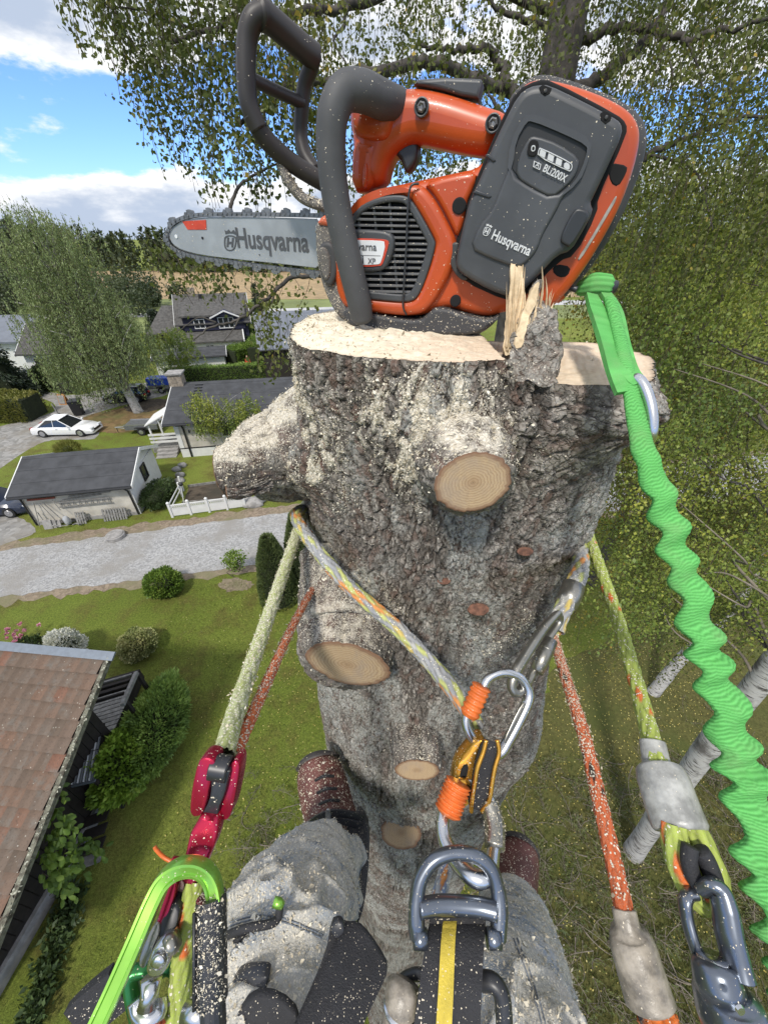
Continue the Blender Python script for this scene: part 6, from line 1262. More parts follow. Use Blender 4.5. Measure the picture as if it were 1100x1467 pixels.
# ---- guide bar, chain, covers
BO = 0.062
bar = plate('guide_bar', [(470, 314), (400, 311.5), (330, 310.5), (290, 311), (262, 316), (247, 325), (242, 338), (247, 350), (262, 359), (290, 366), (340, 372), (400, 378), (470, 386)], BO, 0.005, 0.0008, SM['bar'], rnd=1)
plate('red_mark', [(261, 317), (295, 315), (296, 329), (269, 329)], BO - 0.0007, 0.001, 0.0001, SM['red'], bar, rnd=0, seg=1)
lettering('Husqvarna', (341, 354), (443, 361), BO - 0.0003, SM['print'], bar, 1.25, bold=0.02); emblem((330, 345), 19, 29, BO - 0.0006, SM['print'], bar, 0.07)
lettering('SAW BAR' if False else 'MADE IN', (267, 326), (294, 325), BO - 0.0012, SM['wprint'], bar, 0.9) if False else None
for (x, y, r, m_) in ((253, 339, 0.0024, SM['white']), (290.5, 341, 0.0016, SM['hole']), (372, 365, 0.0008, SM['hole'])): MB().disc_stack(S(x, y, BO) + SN * 0.0003, SN, [(-0.001, r), (0.0004, r), (0.0006, r * 0.8)], 14).build('rivet', m_, bar)
CP = smoothpath([np.array(p, float) for p in [(470, 308), (400, 306.5), (330, 306), (290, 306.5), (262, 311), (244, 322), (238, 338), (244, 354), (262, 364), (290, 371), (340, 378), (400, 386), (470, 394)]], 40)
ln = np.r_[0, np.cumsum(np.linalg.norm(np.diff(CP, axis=0), axis=1))]; q = np.arange(0, ln[-1], 6.9)
cpx, cpy = np.interp(q, ln, CP[:, 0]), np.interp(q, ln, CP[:, 1]); cb = MB()
for i in range(len(q) - 1):
    a_, b_ = S(cpx[i], cpy[i], BO - 0.002), S(cpx[i + 1], cpy[i + 1], BO - 0.002); t_ = unit(b_ - a_); o_ = np.cross(t_, SN); o_ = -o_ if i * 0 else o_
    mid = (a_ + b_) / 2; out = unit(np.cross(SN, t_)) * -1.0; L = np.linalg.norm(b_ - a_)
    cc = S(350, 345, BO); out = out if out @ (mid - cc) > 0 or abs(out @ unit(mid - cc)) < 0.05 else -out
    cb.obox(a_ - out * 0.0030 - t_ * L * 0.10, t_ * L * 1.2, out * 0.0046, -SN * 0.0016)
    cb.obox(a_ - out * 0.0030 - t_ * L * 0.10 - SN * 0.0065, t_ * L * 1.2, out * 0.0046, -SN * 0.0016)
    if i % 4 == 0: cb.prism([mid - t_ * L * .6 + out * 0.0014, mid + t_ * L * .75 + out * 0.0014, mid + t_ * L * .7 + out * 0.0062, mid + t_ * L * .2 + out * 0.0066, mid - t_ * L * .5 + out * 0.0048], -SN * 0.004)
    elif i % 4 == 1: cb.prism([mid - t_ * L * .5 + out * 0.0014, mid + t_ * L * .4 + out * 0.0014, mid + t_ * L * .1 + out * 0.0046, mid - t_ * L * .3 + out * 0.004], -SN * 0.003 )
    cb.disc_stack(a_ + SN * 0.0003, SN, [(0, 0.0014), (0.0007, 0.0012)], 6)
ch_ = cb.build('chain', SM['chain'], saw); ch_['kind'] = 'stuff'
plate('clutch_cover', [(448, 322), (456, 312), (470, 309), (486, 318), (500, 360), (512, 420), (516, 466), (500, 468), (482, 455), (470, 436), (458, 408), (450, 370)], 0.012, 0.050, 0.010, SM['dusty'], rnd=2, seg=4)
plate('cover_top', [(452, 322), (460, 309), (473, 306), (490, 316), (487, 330), (470, 324)], 0.009, 0.05, 0.004, SM['pinkdust'], rnd=1)
plate('tension_knob', [(455, 352), (466, 344), (478, 350), (484, 372), (482, 396), (474, 412), (464, 408), (456, 385)], 0.006, 0.02, 0.004, SM['base'], rnd=2); plate('knob_face', [(455, 356), (463, 352), (471, 362), (474, 380), (472, 398), (466, 404), (458, 388)], 0.004, 0.01, 0.003, SM['dusty'], rnd=2)
plate('orange_edge', [(482, 362), (486, 372), (500, 412), (496, 416)], 0.008, 0.01, 0.001, SM['orange'], rnd=0)
# ---- battery pack
bt = plate('battery', [(651, 374), (661, 330), (670, 292), (678, 274), (694, 238), (700, 219), (722, 172), (742, 134), (758, 122), (774, 119), (786, 119), (830, 140), (878, 165), (891, 174), (893, 190), (874, 232), (850, 283), (846, 290), (851, 302), (836, 330), (818, 360), (798, 366), (776, 390), (756, 410), (744, 424), (728, 426), (700, 416), (668, 398), (655, 388)], -0.016, 0.060, 0.006, SM['grey'], rnd=1, seg=4)
plate('battery_seal', [(646, 378), (656, 330), (672, 280), (690, 236), (720, 166), (740, 128), (770, 113), (790, 114), (884, 163), (898, 176), (898, 192), (856, 284), (856, 304), (824, 366), (800, 374), (748, 430), (726, 432), (664, 404)], 0.0035, 0.01, 0.002, SM['hole'], saw, rnd=1)
bp = plate('battery_panel', [(672, 356), (686, 322), (704, 302), (716, 270), (730, 236), (734, 200), (752, 168), (764, 166), (812, 186), (844, 202), (847, 214), (838, 242), (826, 264), (806, 282), (798, 300), (776, 338), (772, 352), (764, 366), (750, 380), (738, 384), (700, 370)], -0.019, 0.01, 0.003, SM['greyl'], bt, rnd=1, seg=4,
           holes=[[(731, 248), (735, 205), (752, 172), (764, 170), (812, 189), (842, 205), (838, 228), (826, 258), (792, 284), (760, 268)]])
plate('panel_recess', [(730, 250), (734, 202), (751, 169), (764, 167), (812, 187), (844, 204), (839, 230), (828, 260), (792, 287)], -0.0168, 0.003, 0.0005, SM['greyd'], bt, rnd=1)
ip = plate('display_panel', [(738, 254), (741, 228), (757, 196), (768, 194), (800, 205), (830, 226), (829, 240), (822, 256), (808, 270), (790, 284), (762, 270)], -0.0185, 0.006, 0.002, SM['greyl'], bt, rnd=1)
for c, w_ in (((762.5, 212), 8.5),):
    plate('charge_button', [(754, 222), (757, 203), (764, 199), (772, 203), (770, 218), (765, 225)], -0.0202, 0.002, 0.0006, SM['hole'], ip, rnd=1)
    plate('charge_ring', [(760, 217), (761, 208), (767, 208), (766, 217)], -0.0206, 0.001, 0.0002, SM['wprint'], ip, [[(761.5, 215.5), (762.2, 210), (765.5, 210), (765, 215.5)]], rnd=1)
for i in range(4):
    x0 = 772.5 + i * 11.6; y0 = 213.5 + i * 6.0; plate('charge_bar', [(x0 + 1.3, y0), (x0 + 9.4, y0 + 4.0), (x0 + 7.6, y0 + 13.0), (x0 - 0.8, y0 + 9.2)], -0.0203, 0.001, 0.0002, SM['wprint'], ip, rnd=1 if i == 3 else 0)
plate('print_line', [(771, 213), (774, 211), (818, 232.5), (820, 238), (818, 245), (814, 246), (769, 224)], -0.0201, 0.001, 0.0002, SM['wprint'], ip, [[(772, 214.5), (774, 213), (817, 234), (818.5, 238.5), (817, 243.5), (814, 244.5), (771, 223)]], rnd=1)
plate('print_box', [(764.5, 230), (775, 235), (773, 244), (763, 239)], -0.0201, 0.001, 0.0002, SM['wprint'], ip, [[(766, 232), (773.6, 235.8), (772, 242), (764.6, 238.2)]], rnd=0)
lettering('A', (765.8, 238.3), (771, 240.7), -0.0203, SM['wprint'], ip); lettering('BLi200X', (776.5, 245), (808.5, 261.5), -0.0200, SM['wprint'], ip, 1.12, bold=0.02)
lettering('Husqvarna', (703, 342), (757, 366.5), -0.0196, SM['wprint'], bp, 1.2, bold=0.02); emblem((697.5, 330), 10, 17, -0.0198, SM['wprint'], bp, 0.43)
for p in ([(772, 125), (777, 121), (790, 126), (787, 134), (780, 138), (774, 133)], [(860, 162), (866, 158), (877, 164), (874, 172), (867, 178), (860, 172)]): plate('catch_notch', p, -0.0164, 0.002, 0.0004, SM['hole'], bt, rnd=0)
for x, y in ((781, 130), (868, 168)): MB().disc_stack(S(x, y, -0.0166), SN, [(0, 0.0013), (0.0008, 0.0013), (0.001, 0.0006)], 10).build('catch_pin', SM['base'], bt)
plate('latch_button', [(802, 346), (806, 330), (822, 300), (832, 298), (845, 304), (838, 322), (818, 354), (810, 352)], -0.0195, 0.008, 0.002, SM['trig'], bt, rnd=1)
for p in ([(676, 276), (682, 272), (704, 281), (700, 284)], [(694, 222), (700, 220), (710, 230), (706, 232)]): plate('side_rib', p, -0.0172, 0.004, 0.0008, SM['trig'], bt, rnd=0)
plate('battery_stop', [(642, 352), (650, 346), (658, 350), (652, 372), (660, 392), (672, 398), (664, 404), (650, 392), (643, 374)], -0.003, 0.012, 0.002, SM['base'], saw, rnd=1)
def hm(px, py, off=0.0): return S(px, py, off)
# lanyard eye at the rear of the saw
MB().tube(smoothpath([S(788, 420, 0.03), S(800, 406, 0.028), S(810, 404, 0.026), S(806, 418, 0.026), S(796, 428, 0.028)], 8, True), 0.0018, 8, closed=True).build('lanyard_ring', SM['chain'], saw, smooth=True)
MB().tube([S(786, 424, 0.03), S(800, 424, 0.026), S(806, 420, 0.026)], [0.005, 0.0075, 0.006], 12).build('lanyard_eye', SM['orange'], saw, smooth=True)
MB().tube(smoothpath([S(800, 412, 0.026), S(815, 412, 0.022), S(826, 415, 0.02)], 5), 0.0032, 8).build('lanyard_clip', SM['trig'], saw, smooth=True)
for c_ in list(saw.children):
    if c_.name in ('base_plate', 'clutch_cover', 'guard_bracket'): chips(c_, 900, 0.0022, None, c_, 0.0006, 0.6, seed=len(c_.name))
# ================================================================== ropes and climbing hardware
def m_rope():
    t = NT('braided_rope'); c = t.attr('col', 'Color'); geo = t.new('ShaderNodeNewGeometry').outputs['Position']
    f = t.noise(900, 3, 0.7, geo); d = t.attr('dust')
    x = t.new('ShaderNodeSeparateXYZ'); t.l.new(t.vor(520, geo, out='Color'), x.inputs[0])
    m_ = t.math('MULTIPLY', t.math('LESS_THAN', x.outputs[0], d), t.step(t.vor(520, geo), 0.55, 0.35))
    c = t.mix(t.math('MULTIPLY', t.step(f, 0.4, 0.75), 0.35), c, sc(SAWDUST, 0.6)); c = t.mix(m_, c, (0.74, 0.70, 0.58))
    t.bump(t.math('ADD', f, m_), 0.6, 0.0008); return t.fin(c, 0.9, spec=0.15)
MAT['rope'] = m_rope()
def rope_mesh(name, pts, r, pal, parent, dust=0.2, K=6, pitch=3.0, n=32, fleck=None, amp=0.26, seed=0, step=0.18, flat=1.0):
    P = smoothpath([np.asarray(p, float) for p in pts], 24); L = np.r_[0, np.cumsum(np.linalg.norm(np.diff(P, axis=0), axis=1))]
    rm = r if np.isscalar(r) else float(np.mean(r)); p = rm * pitch; m = int(np.clip(L[-1] / (p * step), 24, 620)); s = np.linspace(0, L[-1], m)
    P = np.stack([np.interp(s, L, P[:, k]) for k in range(3)], -1); T, U, Wv = frames(P)
    rr = np.full(m, r) if np.isscalar(r) else np.interp(np.linspace(0, 1, m), np.linspace(0, 1, len(r)), r)
    a = np.linspace(0, 2 * PI, n, endpoint=False); A, Sg = np.meshgrid(a, s)
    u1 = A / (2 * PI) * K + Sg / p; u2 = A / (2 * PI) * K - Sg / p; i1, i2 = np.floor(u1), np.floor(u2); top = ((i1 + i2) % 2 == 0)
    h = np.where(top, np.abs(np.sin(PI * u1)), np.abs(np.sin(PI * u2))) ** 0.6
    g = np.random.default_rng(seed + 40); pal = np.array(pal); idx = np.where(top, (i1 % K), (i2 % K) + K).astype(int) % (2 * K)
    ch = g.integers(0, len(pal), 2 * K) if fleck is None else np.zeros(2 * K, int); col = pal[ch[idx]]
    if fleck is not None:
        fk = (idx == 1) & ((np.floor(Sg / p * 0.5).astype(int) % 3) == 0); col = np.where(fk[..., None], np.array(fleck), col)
    col = col * (0.45 + 0.62 * h)[..., None]  # shade of the braid valleys put into the strand colour
    hair = (_h((A * 200).astype(int), (Sg * 9000).astype(int), seed) - 0.5) * 0.10
    V = P[:, None] + (rr[:, None] * (1 - amp + amp * h + hair))[..., None] * (np.cos(A)[..., None] * U[:, None] + flat * np.sin(A)[..., None] * Wv[:, None])
    F = np.array([[i * n + k, i * n + (k + 1) % n, (i + 1) * n + (k + 1) % n, (i + 1) * n + k] for i in range(m - 1) for k in range(n)])
    dd = np.clip((dust if np.isscalar(dust) else np.interp(Sg / L[-1], np.linspace(0, 1, len(dust)), dust)) * (0.3 + 1.4 * fbm(Sg * 45 + seed, A * 1.2, None, 3)), 0, 1)
    return mk(name, V.reshape(-1, 3), F, MAT['rope'], parent, True, {'col': col.reshape(-1, 3), 'dust': dd.ravel()})
YG = [(0.36, 0.44, 0.09), (0.40, 0.47, 0.12), (0.32, 0.40, 0.08)]; ORF = (0.62, 0.14, 0.03)
OR = [(0.55, 0.12, 0.04), (0.50, 0.10, 0.035), (0.58, 0.15, 0.05), (0.45, 0.09, 0.03)]
GM = [(0.30, 0.31, 0.33), (0.36, 0.37, 0.38), (0.20, 0.25, 0.36), (0.62, 0.25, 0.07), (0.40, 0.40, 0.38), (0.45, 0.48, 0.16), (0.28, 0.29, 0.31), (0.55, 0.42, 0.12)]
HW = {}
HW['steel'] = M('polished_steel', (0.58, 0.59, 0.61), 0.27, 1.0, var=0.08, scale=40, dust=0.08, dscale=1054, dpatch=30)
HW['grey'] = M('grey_anodised', (0.30, 0.29, 0.26), 0.33, 0.9, var=0.12, scale=40, dust=0.12, dscale=1054)
HW['blue'] = M('dark_steel', (0.17, 0.19, 0.225), 0.28, 0.9, var=0.10, scale=30, dust=0.18, dscale=1054, dpatch=25)
HW['gold'] = M('gold_anodised', (0.70, 0.36, 0.06), 0.27, 0.9, var=0.15, scale=50, dust=0.13, dscale=1054)
HW['orange'] = M('orange_rubber', (0.58, 0.13, 0.025), 0.42, var=0.25, scale=60, dust=0.21, dscale=1088)
HW['green'] = M('green_anodised', (0.27, 0.55, 0.09), 0.30, 0.75, var=0.10, scale=30, dust=0.13, dscale=952, dpatch=22)
HW['greend'] = M('deep_green_anodised', (0.04, 0.20, 0.06), 0.3, 0.7, dust=0.12, dscale=952)
HW['red'] = M('crimson_anodised', (0.42, 0.018, 0.055), 0.26, 0.7, var=0.12, scale=30, dust=0.22, dscale=952, dpatch=18)
HW['black'] = M('black_webbing', (0.018, 0.018, 0.021), 0.7, var=0.2, scale=30, bump=0.6, bscale=600, dust=0.24, dscale=884, dpatch=16)
HW['blackp'] = M('black_fitting', (0.022, 0.023, 0.027), 0.4, var=0.2, scale=30, dust=0.33, dscale=884, dpatch=20)
HW['yellow'] = M('yellow_stripe', (0.52, 0.40, 0.05), 0.75, var=0.2, scale=60, bump=0.5, bscale=500, dust=0.18, dscale=884)
HW['sleeve'] = M('milky_sleeve', (0.31, 0.31, 0.295), 0.34, var=0.38, scale=70, spec=0.5, dust=0.09, dscale=850, bump=0.25, bscale=90, bdist=0.003)
HW['sleeve2'] = M('dirty_milky_sleeve', (0.25, 0.22, 0.18), 0.38, var=0.5, scale=70, spec=0.5, dust=0.12, dscale=850, bump=0.3, bscale=90, bdist=0.003)
HW['copper'] = M('worn_friction_cam', (0.40, 0.25, 0.20), 0.4, 0.8, var=0.3, scale=60, dust=0.24, dscale=952)
def P_(*pts): return [at(*p) for p in pts]
def fplate(name, poly, thick, mat, parent, bev=0.0012, rnd=1, seg=2):
    """solid fitting: outline of places, pushed back along the view axis, edges rounded"""
    Pp = np.array([at(*q) for q in poly]); Pp = chaikin(Pp, rnd) if rnd else Pp
    o = MB().prism(Pp, np.array((0, cP, -sP)) * thick).build(name, mat, parent)
    return bevel(o, bev, seg, 40) if bev else o
def biner(name, pts, r, mat, parent, closed=True, sq=0.8, n=14, rad=None, groove=None):
    Pt = smoothpath(P_(*pts), 10, closed); rr = r if rad is None else np.interp(np.linspace(0, 1, len(Pt)), np.linspace(0, 1, len(rad)), rad)
    o = MB().tube(Pt, rr, n, closed=closed, squash=sq).build(name, mat, parent, smooth=True); return o
def wrap(name, a, b, r, mat, parent, turns=6):
    """ribbed rubber keeper"""
    a, b = at(*a), at(*b); k = turns * 8; s = np.linspace(0, 1, k); return MB().tube(a + np.outer(s, b - a), r * (1 + 0.09 * np.sin(s * turns * 2 * PI)) * np.interp(s, [0, .04, .96, 1], [.8, 1, 1, .8]), 18).build(name, mat, parent, smooth=True)
# ---- grey work-positioning lanyard round the stem
t = thing('lanyard_rope', 'grey rope with orange and yellow flecks crossing the front of the stem', 'rope', at(560, 892, .53))
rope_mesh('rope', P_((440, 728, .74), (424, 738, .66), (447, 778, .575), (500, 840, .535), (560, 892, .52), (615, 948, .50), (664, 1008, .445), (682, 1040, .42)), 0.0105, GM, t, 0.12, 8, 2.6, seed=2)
t = thing('lanyard_end', 'grey flecked rope end with a silver sewn sleeve at the right of the stem', 'rope', at(815, 850, .5))
rope_mesh('rope', P_((838, 760, .70), (832, 790, .62), (830, 815, .56), (818, 850, .51), (800, 885, .48), (795, 905, .47)), [0.0095, 0.0105, 0.0125, 0.013, 0.012, 0.011], GM, t, 0.10, 8, 2.6, seed=5)
MB().tube(P_((822, 838, .512), (816, 853, .505), (809, 869, .498)), [.0137, .0142, .0137], 20).build('sewn_sleeve', HW['grey'], t, smooth=True)
# ---- ropes at the left
t = thing('dusty_climbing_rope', 'pale yellow green rope caked in sawdust, running from the stem to the red pulley', 'rope', at(365, 940, .45))
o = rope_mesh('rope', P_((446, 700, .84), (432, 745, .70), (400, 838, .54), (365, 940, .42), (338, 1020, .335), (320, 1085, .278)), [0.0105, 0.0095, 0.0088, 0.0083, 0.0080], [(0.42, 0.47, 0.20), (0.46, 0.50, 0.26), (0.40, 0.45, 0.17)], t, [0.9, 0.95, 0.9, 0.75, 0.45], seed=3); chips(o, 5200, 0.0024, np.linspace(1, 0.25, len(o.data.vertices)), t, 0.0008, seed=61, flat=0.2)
t = thing('orange_rope', 'thinner dusty orange rope beside the pale rope left of the stem', 'rope', at(400, 940, .45))
o = rope_mesh('rope', P_((462, 820, .74), (447, 845, .64), (420, 895, .53), (385, 972, .41), (352, 1045, .33), (334, 1085, .295)), 0.0058, OR, t, 0.5, seed=6); chips(o, 1600, 0.0026, np.ones(len(o.data.vertices)), t, 0.0006, seed=62, flat=0.2)
# ---- red pulley and swivel link
t = thing('red_pulley', 'crimson rope pulley with a twisted red link arm under the dusty rope', 'pulley', at(305, 1160, .27))
fplate('cheek', [(283, 1092, .262), (292, 1085, .262), (305, 1088, .262), (309, 1094, .262), (300, 1128, .262), (296, 1150, .262), (289, 1170, .262), (274, 1172, .262), (271, 1160, .262), (274, 1130, .262)], 0.016, HW['red'], t, 0.002)
fplate('cheek', [(327, 1098, .268), (336, 1090, .268), (343, 1094, .268), (342, 1112, .268), (336, 1145, .268), (330, 1170, .268), (324, 1176, .268), (312, 1174, .268), (312, 1160, .268), (320, 1130, .268)], 0.016, HW['red'], t, 0.002)
o = MB().tube(smoothpath(P_((304, 1098, .268), (316, 1100, .268), (328, 1102, .268)), 6), 0.0085, 12).build('axle', HW['blackp'], t, smooth=True)
fplate('wheel_body', [(301, 1098, .264), (306, 1103, .264), (318, 1106, .264), (330, 1102, .264), (326, 1118, .264), (322, 1138, .264), (312, 1160, .264), (312, 1176, .264), (300, 1178, .264), (288, 1168, .264), (300, 1148, .264), (303, 1125, .264)], 0.012, HW['blackp'], t, 0.002)
fplate('link_arm', [(288, 1166, .262), (300, 1172, .260), (313, 1170, .262), (311, 1196, .258), (306, 1215, .256), (298, 1232, .255), (290, 1252, .253), (284, 1266, .252), (272, 1272, .252), (258, 1266, .252), (261, 1240, .254), (267, 1215, .256), (271, 1196, .258), (280, 1182, .260)], 0.014, HW['red'], t, 0.004, 2, 4)
MB().tube(smoothpath(P_((262, 1248, .268), (254, 1238, .27), (246, 1236, .27)), 4), 0.004, 8).build('spring_pin', HW['red'], t, smooth=True)
MB().tube(smoothpath(P_((262, 1240, .27), (238, 1230, .272), (225, 1218, .272), (222, 1213, .272)), 6), 0.0013, 8).build('cord_tail', HW['orange'], t, smooth=True)
# ---- green carabiner with black sleeved gate
t = thing('green_carabiner', 'large bright green carabiner with a black screw sleeve hanging under the red pulley', 'carabiner', at(230, 1350, .23))
sp_ = P_((100, 1560, .205), (130, 1490, .21), (165, 1415, .218), (196, 1345, .226), (222, 1285, .234), (238, 1257, .238), (258, 1243, .241), (280, 1241, .243), (297, 1250, .243), (306, 1266, .241), (310, 1290, .238))
Pt = smoothpath(sp_, 10); T, Uv, Wv = frames(Pt, up=(0, -cP, sP)); rr = np.interp(np.linspace(0, 1, len(Pt)), [0, .45, .6, .8, 1], [.0049, .0048, .0048, .0046, .0044])
prof = [(1, .5), (.95, .95), (.62, 1.0), (.5, .72), (-.5, .72), (-.62, 1.0), (-.95, .95), (-1, .5), (-1, -.6), (-.8, -.95), (.8, -.95), (1, -.6)]; n = len(prof)
V_ = np.array([[p + r_ * (x * w + y * u * 0.9) for x, y in prof] for p, r_, u, w in zip(Pt, rr, Uv, Wv)]).reshape(-1, 3)
o = mk('spine', V_, [(i * n + k, (i + 1) * n + k, (i + 1) * n + (k + 1) % n, i * n + (k + 1) % n) for i in range(len(Pt) - 1) for k in range(n)], HW['green'], t); shade_auto(o, 38)
MB().tube(smoothpath(P_((303, 1283, .240), (303.5, 1330, .235), (303.5, 1385, .23), (304, 1432, .226)), 6), .0088, 24).build('screw_sleeve', HW['blackp'], t, smooth=False)
shade_auto(t.children[-1], 40)
for x in (-0.007, 0.0035): MB().tube([at(303, 1290, .2395) + (x, -.006, .004), at(304, 1425, .2265) + (x, -.006, .004)], 0.0011, 6).build('sleeve_rib', HW['blackp'], t, smooth=True)
MB().tube(P_((304, 1430, .226), (305, 1450, .224), (306, 1475, .222)), [.0072, .0072, .007], 18).build('gate_nose', HW['blackp'], t)
MB().tube(P_((266, 1452, .226), (282, 1452, .225), (300, 1452, .224)), [.0056, .0056, .0056], 16).build('hinge_pin', HW['steel'], t, smooth=True)
o = [c for c in t.children if c.name.startswith('screw_sleeve')][0]; chips(o, 1500, 0.0014, None, t, 0.0005, 1.0, seed=64)
# ---- friction hitch hardware between: rope bight, cam plates, shackle
t = thing('rope_bight', 'yellow green braided rope hanging inside the green carabiner', 'rope', at(265, 1330, .25))
rope_mesh('rope', P_((282, 1256, .258), (276, 1285, .255), (270, 1320, .252), (264, 1360, .25), (258, 1410, .245), (250, 1480, .24)), 0.0068, YG, t, 0.12, fleck=ORF, seed=9)
t = thing('rope_adjuster', 'red and grey metal rope clamp with a shiny shackle beside the green carabiner', 'rope clamp', at(240, 1340, .24))
fplate('side_plate', [(246, 1262, .25), (254, 1264, .25), (246, 1298, .246), (232, 1330, .243), (222, 1330, .243), (232, 1296, .246)], 0.008, HW['red'], t, 0.0015)
fplate('cam', [(256, 1256, .256), (270, 1272, .256), (264, 1300, .254), (252, 1300, .254), (246, 1280, .256)], 0.01, HW['copper'], t, 0.0015)
fplate('lever', [(240, 1294, .247), (258, 1298, .247), (254, 1325, .243), (244, 1348, .24), (226, 1350, .24), (228, 1325, .243)], 0.012, HW['blackp'], t, 0.002)
fplate('side_plate', [(222, 1322, .242), (232, 1330, .242), (214, 1372, .236), (206, 1392, .235), (196, 1382, .236), (206, 1352, .24)], 0.008, HW['grey'], t, 0.0015)
MB().tube(P_((256, 1342, .238), (246, 1352, .236), (238, 1360, .234)), [.0045, .006, .005], 12).build('arm', HW['grey'], t, smooth=True)
fplate('shackle_head', [(214, 1368, .232), (224, 1358, .232), (238, 1356, .232), (244, 1368, .232), (240, 1390, .231), (230, 1402, .23), (214, 1404, .23), (206, 1394, .231)], 0.014, HW['steel'], t, 0.003)
MB().disc_stack(at(229, 1374, .231), (0, -cP, sP), [(0, .0045), (.0025, .004), (.003, .002)], 16).build('bolt_head', HW['steel'], t, smooth=True)
MB().tube(P_((218, 1402, .236), (215, 1422, .234), (211, 1442, .232)), [.0058, .0050, .0058], 16).build('shackle_pin', HW['steel'], t, smooth=True)
MB().tube(smoothpath(P_((196, 1432, .236), (200, 1448, .234), (212, 1458, .232), (226, 1452, .234), (228, 1436, .238)), 6), .0052, 12).build('shackle_bow', HW['steel'], t, smooth=True)
rope_mesh('cord', P_((200, 1462, .235), (214, 1458, .233), (224, 1480, .23)), .006, OR, t, .1, seed=11)
t = thing('small_green_carabiner', 'dark green small carabiner behind the shiny shackle', 'carabiner', at(240, 1430, .245))
biner('body', [(188, 1400, .25), (205, 1390, .252), (225, 1392, .252), (245, 1385, .25), (258, 1398, .248), (262, 1430, .246), (258, 1480, .243), (240, 1520, .24), (215, 1500, .243), (196, 1450, .247)], .0052, HW['greend'], t)
# ---- middle: steel carabiners, gold pulley, harness ring
t = thing('long_carabiner', 'long grey steel carabiner clipped to the sewn rope eye right of the stem', 'carabiner', at(770, 940, .45))
biner('body', [(800, 880, .455), (793, 884, .45), (775, 905, .44), (752, 940, .425), (737, 966, .415), (733, 984, .412), (740, 992, .412), (752, 982, .42), (760, 968, .43), (782, 920, .45), (800, 892, .46)], .0052, HW['grey'], t, rad=[.0045, .006, .0075, .0075, .0068, .0055, .005, .0045, .0045, .0045])
MB().tube(P_((789, 917, .447), (778, 940, .438), (768, 962, .43)), [.0076, .0082, .0076], 18).build('screw_gate', HW['grey'], t, smooth=True)
for k_ in range(5): MB().tube([at(783 - k_ * 2.6, 929 + k_ * 5.2, .4425 - k_ * .0018), at(782 - k_ * 2.6, 931 + k_ * 5.2, .442 - k_ * .0018)], .0087, 18).build('gate_ring', HW['grey'], t, smooth=True)
t = thing('upper_carabiner', 'bright steel carabiner with an orange ribbed keeper above the gold pulley', 'carabiner', at(710, 1020, .40))
biner('body', [(690, 990, .405), (700, 972, .408), (720, 964, .41), (742, 970, .412), (754, 985, .412), (756, 1002, .41), (744, 1030, .405), (728, 1060, .40), (716, 1078, .397), (700, 1080, .395), (684, 1068, .395), (670, 1045, .396), (668, 1028, .398), (676, 1012, .40)], .0058, HW['steel'], t, sq=0.85)
wrap('rubber_keeper', (690, 982, .398), (671, 1026, .395), .0094, HW['orange'], t, 6)
fplate('engraved_face', [(742, 1018, .400), (750, 1006, .402), (753, 1008, .402), (740, 1036, .397), (724, 1066, .393), (720, 1064, .393)], .002, HW['grey'], t, 0.0004)
t = thing('gold_pulley', 'gold and black double pulley hanging between the two steel carabiners', 'pulley', at(690, 1110, .37))
def ribbon(name, pts, w, mat, parent, th=.004, wide=None):
    Pt = smoothpath(P_(*pts), 8); T, Uv, Wv = frames(Pt, up=(0, -cP, sP)); V_ = []
    if wide is not None: Wv = np.tile(unit(wide), (len(Pt), 1)); Uv = np.cross(Wv, T); Uv = np.where((Uv @ np.array((0, -cP, sP)) < 0)[:, None], -Uv, Uv)
    for i, p in enumerate(Pt):
        ww = w if np.isscalar(w) else np.interp(i / (len(Pt) - 1), np.linspace(0, 1, len(w)), w); V_ += [p - Wv[i] * ww, p + Wv[i] * ww, p + Wv[i] * ww - Uv[i] * th, p - Wv[i] * ww - Uv[i] * th]
    F_ = [(i * 4 + k, i * 4 + (k + 1) % 4, (i + 1) * 4 + (k + 1) % 4, (i + 1) * 4 + k) for i in range(len(Pt) - 1) for k in range(4)] + [(3, 2, 1, 0), tuple(len(Pt) * 4 - 4 + k for k in range(4))]
    o = mk(name, V_, F_, mat, parent); shade_auto(o, 40); return o
ribbon('black_cheek', [(706, 1062, .372), (703, 1078, .368), (696, 1100, .366), (692, 1122, .365), (688, 1145, .364), (682, 1160, .364)], [.006, .0085, .0085, .0085, .0088, .007], HW['black'], t, .008)
for x in (-10.5, 11): MB().tube(smoothpath(P_((704 + x * .7, 1060, .368), (703 + x * 1.05, 1078, .366), (696 + x * 1.15, 1100, .364), (692 + x * 1.15, 1122, .363), (688 + x * 1.15, 1146, .362), (682 + x * .7, 1163, .363)), 7), .0021, 10).build('gold_edge', HW['gold'], t, smooth=True)
fplate('gold_body', [(683, 1062, .385), (698, 1058, .385), (694, 1090, .382), (684, 1120, .38), (678, 1150, .378), (664, 1160, .378), (650, 1154, .38), (648, 1130, .382), (654, 1098, .384), (668, 1080, .386)], .022, HW['gold'], t, .003)
fplate('side_window', [(662, 1100, .3805), (672, 1096, .3805), (668, 1116, .379), (658, 1118, .379)], .003, SM['hole'], t, .0005); fplate('side_window', [(666, 1128, .377), (676, 1126, .377), (672, 1146, .376), (662, 1148, .376)], .003, SM['hole'], t, .0005)
MB().disc_stack(at(664, 1122, .376), (0, -cP, sP), [(0, .006), (.004, .006), (.006, .003)], 14).build('swivel_nut', HW['gold'], t, smooth=True)
chips([c for c in t.children if c.name.startswith('gold_body')][0], 260, .0016, None, t, .0005, 1.0, seed=70)
t = thing('lower_carabiner', 'heavy steel carabiner with orange keeper clipped into the dark harness ring', 'carabiner', at(660, 1220, .34))
